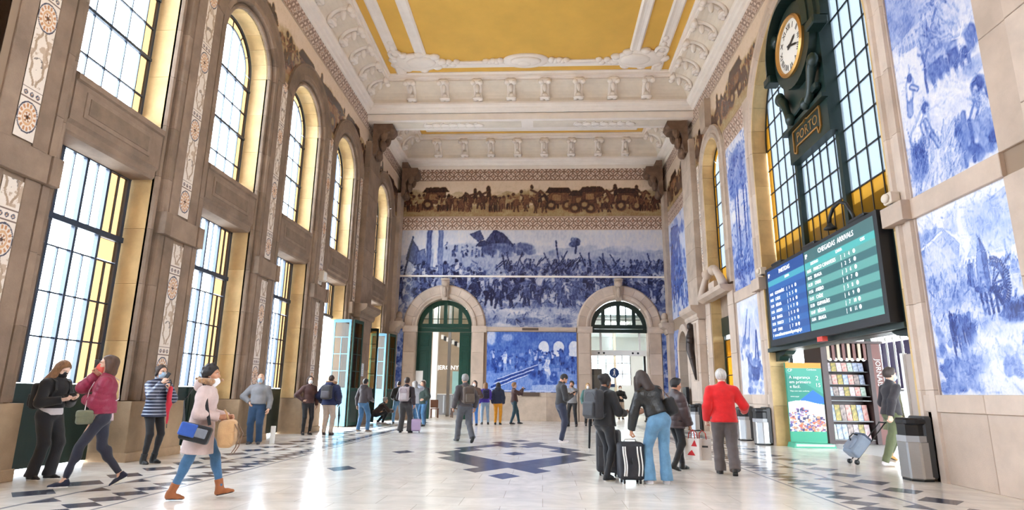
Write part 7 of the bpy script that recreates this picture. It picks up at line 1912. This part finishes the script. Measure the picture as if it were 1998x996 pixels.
p = person('person in a hooded navy parka and mustard trousers looking at the tile picture', (-1.86, 25.7), -6, 1.70, 'f', hands=((-.22, .06, .86), (.22, .06, .86)), skin='fair', hair=('black', 'bob'), res=FAR, top=dict(m=cloth('navy_parka', (36, 40, 62)), fit=.045, hem=-.10), hood=(cloth('navy_parka', ()), None), bottom=dict(m=cloth('mustard', (222, 150, 32)), fit=.012))
p = person('man in a dark maroon jacket lifting a camera beside the blue panel', (-1.2, 26.3), -74, 1.72, 'm', lean=(-3, 0), feet=((-.09, .22, 0, 5, 0), (.09, -.16, 0, -5, 0)), hands=((-.06, .34, 1.42), (.08, .33, 1.44)), poles=((-.6, .2, -1), (.6, .2, -1)), curl=(.8, .8), skin='fair', hair=('light', 'short'), res=FAR, top=dict(m=cloth('dark_maroon', (70, 44, 44)), fit=.028, hem=-.04), bottom=dict(m=cloth('dark_teal', (38, 66, 78)), fit=.012))
T = carried(p, 'camera', (.01, .40, 1.44), 'small black camera held up by the man in the dark maroon jacket', 'camera'); cput(T, 'camera_body', [rbox((.01, .37, 1.47), (.06, .03, .04), .01)], BLACK, .008); cput(T, 'lens', [cap((.01, .4, 1.47), (.01, .46, 1.47), .025, .025)], BLACK, .008)
# 19-21 right of the panel
p = person('man in a black jacket and navy trousers looking down at his phone', (.50, 16.74), -72, 1.82, 'm', lean=(1, 0), head=(0, 38), feet=((-.09, .05, 0, 5, 0), (.09, -.04, 0, -7, 0)), hands=((-.06, .27, 1.17), (.10, .26, 1.15)), poles=((-.5, -.5, -1), (.5, -.5, -1)), palm=(((.6, 0, .8), (.2, .9, .3)), ((-.6, 0, .8), (-.2, .9, .3))), curl=(.6, .6), skin='tan', hair=('black', 'crop'), beard='dark', res=MID, top=dict(m=cloth('black_soft_jacket', (48, 46, 48)), fit=.03, hem=-.02), bottom=dict(m=cloth('navy_trousers', (38, 44, 66)), fit=.014), shoes=dict(m=WHITEC, sole=SOLE))
phone(p, 1, 'black phone held by the man in navy trousers', (.0, .03, .03))
p = person('person in a grey coat and black trousers drinking behind the man in navy trousers', (1.2, 25.0), 160, 1.78, 'm', hands=((-.05, .2, 1.42), (.26, .04, .86)), poles=((-.8, .2, -.8), (.4, -1, 0)), feet=((-.15, 0, 0, 10, 0), (.15, .05, 0, -10, 0)), skin='tan', hair=('black', 'short'), beard='black', res=FAR, top=dict(m=cloth('mid_grey_coat', (132, 130, 132)), fit=.03, hem=-.06), bottom=dict(m=BLK, fit=.01))
p = person('fair haired person in a teal coat standing by the right arch', (1.88, 25.8), 185, 1.72, 'f', hands=((-.22, .06, .86), (.22, .06, .86)), skin='pale', hair=('blond', 'bob'), mask=MASKW, res=FAR, top=dict(m=cloth('teal_coat', (88, 126, 122)), fit=.03, hem=-.12), bottom=dict(m=BLK, fit=.01))
# 22 woman in black with backpack
p = person('woman in black with a bun and big black backpack facing the leaning woman', (.95, 9.6), -52, 1.57, 'f', lean=(2, 0), head=(-6, 8), feet=((-.08, .10, 0, 6, 0), (.09, -.06, 0, -10, 0)), hands=((-.08, .30, 1.05), (.16, .32, 1.06)), poles=((-.6, -.5, -1), (.7, -.6, -1)), palm=(((.7, 0, .7), (.2, .9, 0)), ((-.7, 0, .7), (-.2, .95, .05))), curl=(.7, .7), skin='brown', hair=('black', 'bun'), mask=None, res=NEAR, bulk=1.08, top=dict(m=BLK, fit=.03, hem=-.08), bottom=dict(m=BLKJ, fit=.006), shoes=dict(m=BLK, sole=SOLE))
backpack(p, 'large black backpack on the woman with the bun', cloth('black_nylon', (40, 40, 46), .5), size=(.17, .10, .24), z=.26, fit=.03)
T = carried(p, 'walking_cane', (-.30, .10, .34), 'black folded umbrella hanging below the large black backpack', 'umbrella'); T.root.name = 'umbrella'
cput(T, 'canopy', [cap((-.28, -.05, .86), (-.29, -.06, .45), .02, .016, .01)], BLK, .009); ctube(T, 'shaft', [(-.29, -.06, .46), (-.29, -.06, .38)], .005, STEEL); ctube(T, 'handle', [(-.28, -.05, .86), (-.28, -.05, .94), (-.26, -.03, .96)], .008, BLACK)
# suitcases
def suitcase(loc, rz, w, d, h, m, lab, stripes=None, rods=0.0):
    r = tag(empty('suitcase', (loc[0], loc[1], 0), math.radians(rz)), lab, 'suitcase'); z0 = .05
    put_np('shell', Field([rbox((0, 0, z0 + h / 2), (w / 2, d / 2, h / 2), .06)], .012).nets(), m, r)
    for x in (-w * .32, w * .32):
        for y in (-d * .3, d * .3): mk('wheel', MB().tube([(x - .012, y, .03), (x + .012, y, .03)], .03, 12), BLACK, r, True, rel=True)
    for x in (stripes or ()): mk('piping', MB().tube([(x + .012 * math.sin(t * 5), -d / 2 - .004, z0 + .06 + (h - .12) * t) for t in np.linspace(0, 1, 9)], .011, 6), WHITE, r, True, rel=True)
    mk('front_pocket', MB().box(-w * .36, w * .36, -d / 2 - .02, -d / 2, z0 + .1, z0 + h * .62), m, r, rel=True, bevel=.012) if not stripes else mk('grab_strap', MB().tube([(-.02, -d / 2 - .01, z0 + h * .45), (-.03, -d / 2 - .04, z0 + h * .5), (-.02, -d / 2 - .01, z0 + h * .58)], .012, 6), BLACK, r, True, rel=True)
    mk('side_zip', MB().tube([(w / 2 * .985, -d * .02 + 0 * t, z0 + .07 + (h - .14) * t) for t in np.linspace(0, 1, 5)], .008, 6), DGREY, r, True, rel=True)
    mk('top_handle', MB().tube([(-.09, 0, z0 + h), (-.08, 0, z0 + h + .035), (.08, 0, z0 + h + .035), (.09, 0, z0 + h)], .012, 7), BLACK if not stripes else WHITE, r, True, rel=True)
    if rods:
        for x in (-.08, .08): mk('handle_rod', MB().tube([(x, d * .3, z0 + h), (x, d * .3, z0 + h + rods)], .008, 6), STEEL, r, rel=True)
        mk('handle_grip', MB().tube([(-.1, d * .3, z0 + h + rods), (.1, d * .3, z0 + h + rods)], .014, 7), BLACK, r, rel=True)
    return r
SUI = mat('black_suitcase_fabric', S(38, 38, 46), .6, var=.2, vscale=20, bump=.2, bscale=150); SUI2 = mat('dark_shell', S(46, 44, 48), .35, var=.15)
suitcase((1.29, 9.35), 8, .37, .26, .53, SUI, 'black suitcase with white piping under the hand of the leaning woman', stripes=(-.13, -.10, .08, .13))
suitcase((1.06, 10.15), -20, .38, .26, .66, SUI2, 'tall dark suitcase behind the woman with the large black backpack')
# 23 leaning woman in jeans
p = person('dark haired woman in black leather jacket and wide blue jeans leaning over a suitcase', (1.67, 9.28), 16, 1.66, 'f', lean=(15, -14), twist=4, head=(10, 16), pelvis=(.02, -.04), feet=((-.12, .02, 0, 6, 0), (.13, -.02, 0, -14, 0)), hands=((-.36, .14, .69), (.02, .40, 1.05)), poles=((-1, -.6, 0), (1, 0, -.4)), palm=(((1, 0, 0), (-.1, .1, -1)), None), curl=(.9, .5),
    skin='tan', hair=('dark', 'longfront'), res=NEAR, top=dict(m=LEATHER, fit=.032, hem=.07), bottom=dict(m=JEANL, fit=.018, flare=.035), shoes=dict(m=WHITEC, sole=SOLE))
T = carried(p, 'shoulder_bag', p.at(-.02, .27, 0), 'black shoulder bag with a brown strap on the leaning woman', 'handbag'); J = p.J
cput(T, 'bag_body', [rbox(p.at(.13, .27, .02), (.07, .15, .13), .05, np.array([J['r'], J['f'], J['u']]))], BLK, .011, disp=.004)
strap(T, [p.at(.24, .26, -.1), p.at(.40, .19, -.10), p.at(.50, .13, -.02), p.at(.42, .16, .10), p.at(.24, .26, .12)], .03, cloth('brown_strap', (120, 84, 70), .5), nrm=[J['r'], J['r'] - J['f'], J['u'], J['f'] + J['r'], J['r']])
# 24 woman in brown puffer with bags
BRP = cloth('brown_puffer', (66, 52, 54), .35, .1)
p = person('woman in a shiny dark brown puffer coat carrying paper bags', (2.32, 11.02), -62, 1.55, 'f', feet=((-.09, .20, 0, 4, 0), (.09, -.14, .03, -6, -18)), head=(-8, 6), hands=((-.10, .24, .86), (.20, .20, .72)), poles=((-.6, -.8, -.6), (.6, -1, -.3)), curl=(.9, 1.0), skin='tan', hair=('black', 'short'), mask=None, res=NEAR, top=dict(m=BRP, fit=.045, hem=-.17, quilt=.085), bottom=dict(m=BLK, fit=.008), shoes=dict(m=BOOTB, boot=.10))
def paper_bag(P, c, lab, band, rz=0):
    T = carried(P, 'paper_bag', np.array(c) - np.array([0, 0, .18]), lab, 'paper bag'); c = np.array(c, float); R_ = axis_rot((0, 0, 1), rz); f_ = lambda x, y, z: c + R_ @ np.array([x, y, z]) - T.b
    pts = [(-.13, -.05), (.13, -.05), (.13, .05), (-.13, .05)]; vs = [f_(x, y, -.18) for x, y in pts] + [f_(x * 1.06, y * 1.1, .17) for x, y in pts]
    mk('bag_sheet', MB().add(vs, [(0, 1, 2, 3), (0, 1, 5, 4), (1, 2, 6, 5), (2, 3, 7, 6), (3, 0, 4, 7)]), cloth('white_paper', (236, 228, 222), .6, 0, .06), T.root, rel=True)
    for s_ in (-1, 1): ctube(T, 'bag_handle', [f_(-.06, s_ * .05, .16) + T.b, f_(-.05, s_ * .04, .26) + T.b, f_(0, s_ * .01, .31) + T.b, f_(.05, s_ * .04, .26) + T.b, f_(.06, s_ * .05, .16) + T.b], .008, cloth('red_cord', (214, 60, 48)))
    for s_ in (-1, 1):
        mk('red_mark', MB().add([f_(-.09, s_ * .0565, -.11), f_(.06, s_ * .0565, -.11), f_(.0, s_ * .058, -.02), f_(-.05, s_ * .0575, -.06)], [(0, 1, 2, 3)]).add([f_(-.01, s_ * .0575, .04), f_(.10, s_ * .0575, .04), f_(.06, s_ * .059, .15)], [(0, 1, 2)]) if band else MB().add([f_(-.08, s_ * .0585, .03), f_(.08, s_ * .0585, .03), f_(.08, s_ * .0585, .06), f_(-.08, s_ * .0585, .06)], [(0, 1, 2, 3)]), cloth('red_print', (206, 44, 52)) if band else DGREY, T.root, rel=True)
paper_bag(p, (.20, .20, .37), 'white paper shopping bag with red print hanging from the puffer coat woman', True, 20); paper_bag(p, (.26, .36, .36), 'white paper shopping bag with grey print nearest the man in red', False, 50)
# 25 man in red
RED = cloth('red_fleece', (226, 30, 34), .9, .3)
p = person('white haired man in a bright red jacket and grey trousers walking away', (3.02, 10.52), -8, 1.70, 'm', lean=(3, 0), head=(-6, 4), feet=((-.09, .12, 0, 8, 0), (.10, -.16, .03, -8, -28)), hands=((-.27, .10, .86), (.38, .26, 1.02)), poles=((-.3, -1, -.2), (.5, -.5, -.9)), curl=(.7, .8), skin='pale', hair=('white', 'short'), res=NEAR, bulk=1.1, top=dict(m=RED, fit=.036, hem=-.11), bottom=dict(m=cloth('taupe_trousers', (104, 96, 96)), fit=.03, flare=.02, folds=.006), shoes=dict(m=cloth('dark_shoes', (44, 40, 40), .5)))
# 26-28 beyond the concourse opening
p = person('dark haired man in black shirt and olive trousers pulling a wheeled case to the right', (6.72, 12.3), -88, 1.83, 'm', lean=(4, 0), head=(0, 0), feet=((-.09, .34, 0, 5, 0), (.09, -.26, 0, -6, 0)), hands=((-.25, .2, .9), (.26, -.18, .86)), poles=((-.5, -1, 0), (.5, -1, -.1)), curl=(.6, 1.0), skin='fair', hair=('dark', 'short'), mask=MASKB, res=MID, top=dict(m=cloth('black_overshirt', (44, 40, 46)), fit=.028, hem=-.06), bottom=dict(m=cloth('olive', (92, 98, 68)), fit=.018), shoes=dict(m=WHITEC, sole=SOLE))
cs = tag(empty('trolley_bag', (6.02, 12.55, 0), math.radians(-88)), 'grey wheeled trolley bag pulled by the man in olive trousers', 'trolley bag')
GB = cloth('grey_blue_bag', (120, 132, 150), .6); Rt_ = axis_rot((1, 0, 0), -42)
g_ = lambda x, y, z: Rt_ @ np.array([x, y, z]) + np.array([0, 0, .05])
put_np('bag_body', Field([rbox(g_(0, -.12, .28), (.17, .11, .22), .05, Rt_.T)], .012).nets(), GB, cs); put_np('bag_pocket', Field([rbox(g_(0, -.23, .24), (.13, .04, .13), .03, Rt_.T)], .011).nets(), GB, cs)
put_np('bag_top', Field([rbox(g_(0, -.13, .50), (.16, .10, .03), .025, Rt_.T)], .011).nets(), cloth('dark_blue_grey', (70, 80, 100)), cs)
for x in (-.13, .13): mk('wheel', MB().tube([(x - .02, 0, .045), (x + .02, 0, .045)], .045, 12), BLACK, cs, True, rel=True)
for x in (-.1, .1): mk('handle_rod', MB().tube([tuple(g_(x, 0, .05)), tuple(g_(x, -.01, .98))], .011, 6), BLACK, cs, rel=True)
mk('handle_grip', MB().tube([tuple(g_(-.12, -.01, .98)), tuple(g_(.12, -.01, .98))], .015, 7), BLACK, cs, rel=True); mk('carry_strap', MB().tube([tuple(g_(-.0, -.22, .46)), tuple(g_(0, -.31, .42)), tuple(g_(0, -.32, .32)), tuple(g_(0, -.26, .28))], .014, 6), BLACK, cs, True, rel=True)
p = person('blonde woman in an olive green coat walking right behind the man with the trolley bag', (7.45, 13.6), -86, 1.68, 'f', feet=((-.09, .24, 0, 5, 0), (.09, -.22, .03, -6, -20)), skin='fair', hair=('light', 'long'), res=MID, top=dict(m=cloth('olive_coat', (110, 108, 76)), fit=.035, hem=-.34, aline=.03), bottom=dict(m=cloth('olive', ()), fit=.01), shoes=dict(m=cloth('tan_suede', (196, 150, 84)), boot=.18))
p = person('person in dark trousers and brown shoes striding out of sight behind the near jamb', (7.72, 12.95), -88, 1.76, 'm', lean=(5, 0), feet=((-.09, .36, 0, 5, 0), (.09, -.42, .13, -6, -62)), skin='fair', hair=('dark', 'short'), res=MID, top=dict(m=CHAR, fit=.03, hem=-.08), bottom=dict(m=cloth('dark_grey_jeans', (66, 62, 68)), fit=.014), shoes=dict(m=cloth('brown_leather', (128, 74, 52), .5)))
# 29 in the ticket hall
p = person('person in a black top and pale trousers standing inside the ticket hall', (4.15, 33.2), 185, 1.74, 'm', hands=((-.02, .2, 1.12), (.06, .22, 1.08)), poles=((-1, -.2, -.4), (1, -.2, -.4)), skin='fair', hair=('dark', 'crop'), mask=MASKW, res=FAR, top=dict(m=BLK, fit=.028, hem=-.06), bottom=dict(m=cloth('pale_chino', ()), fit=.016))
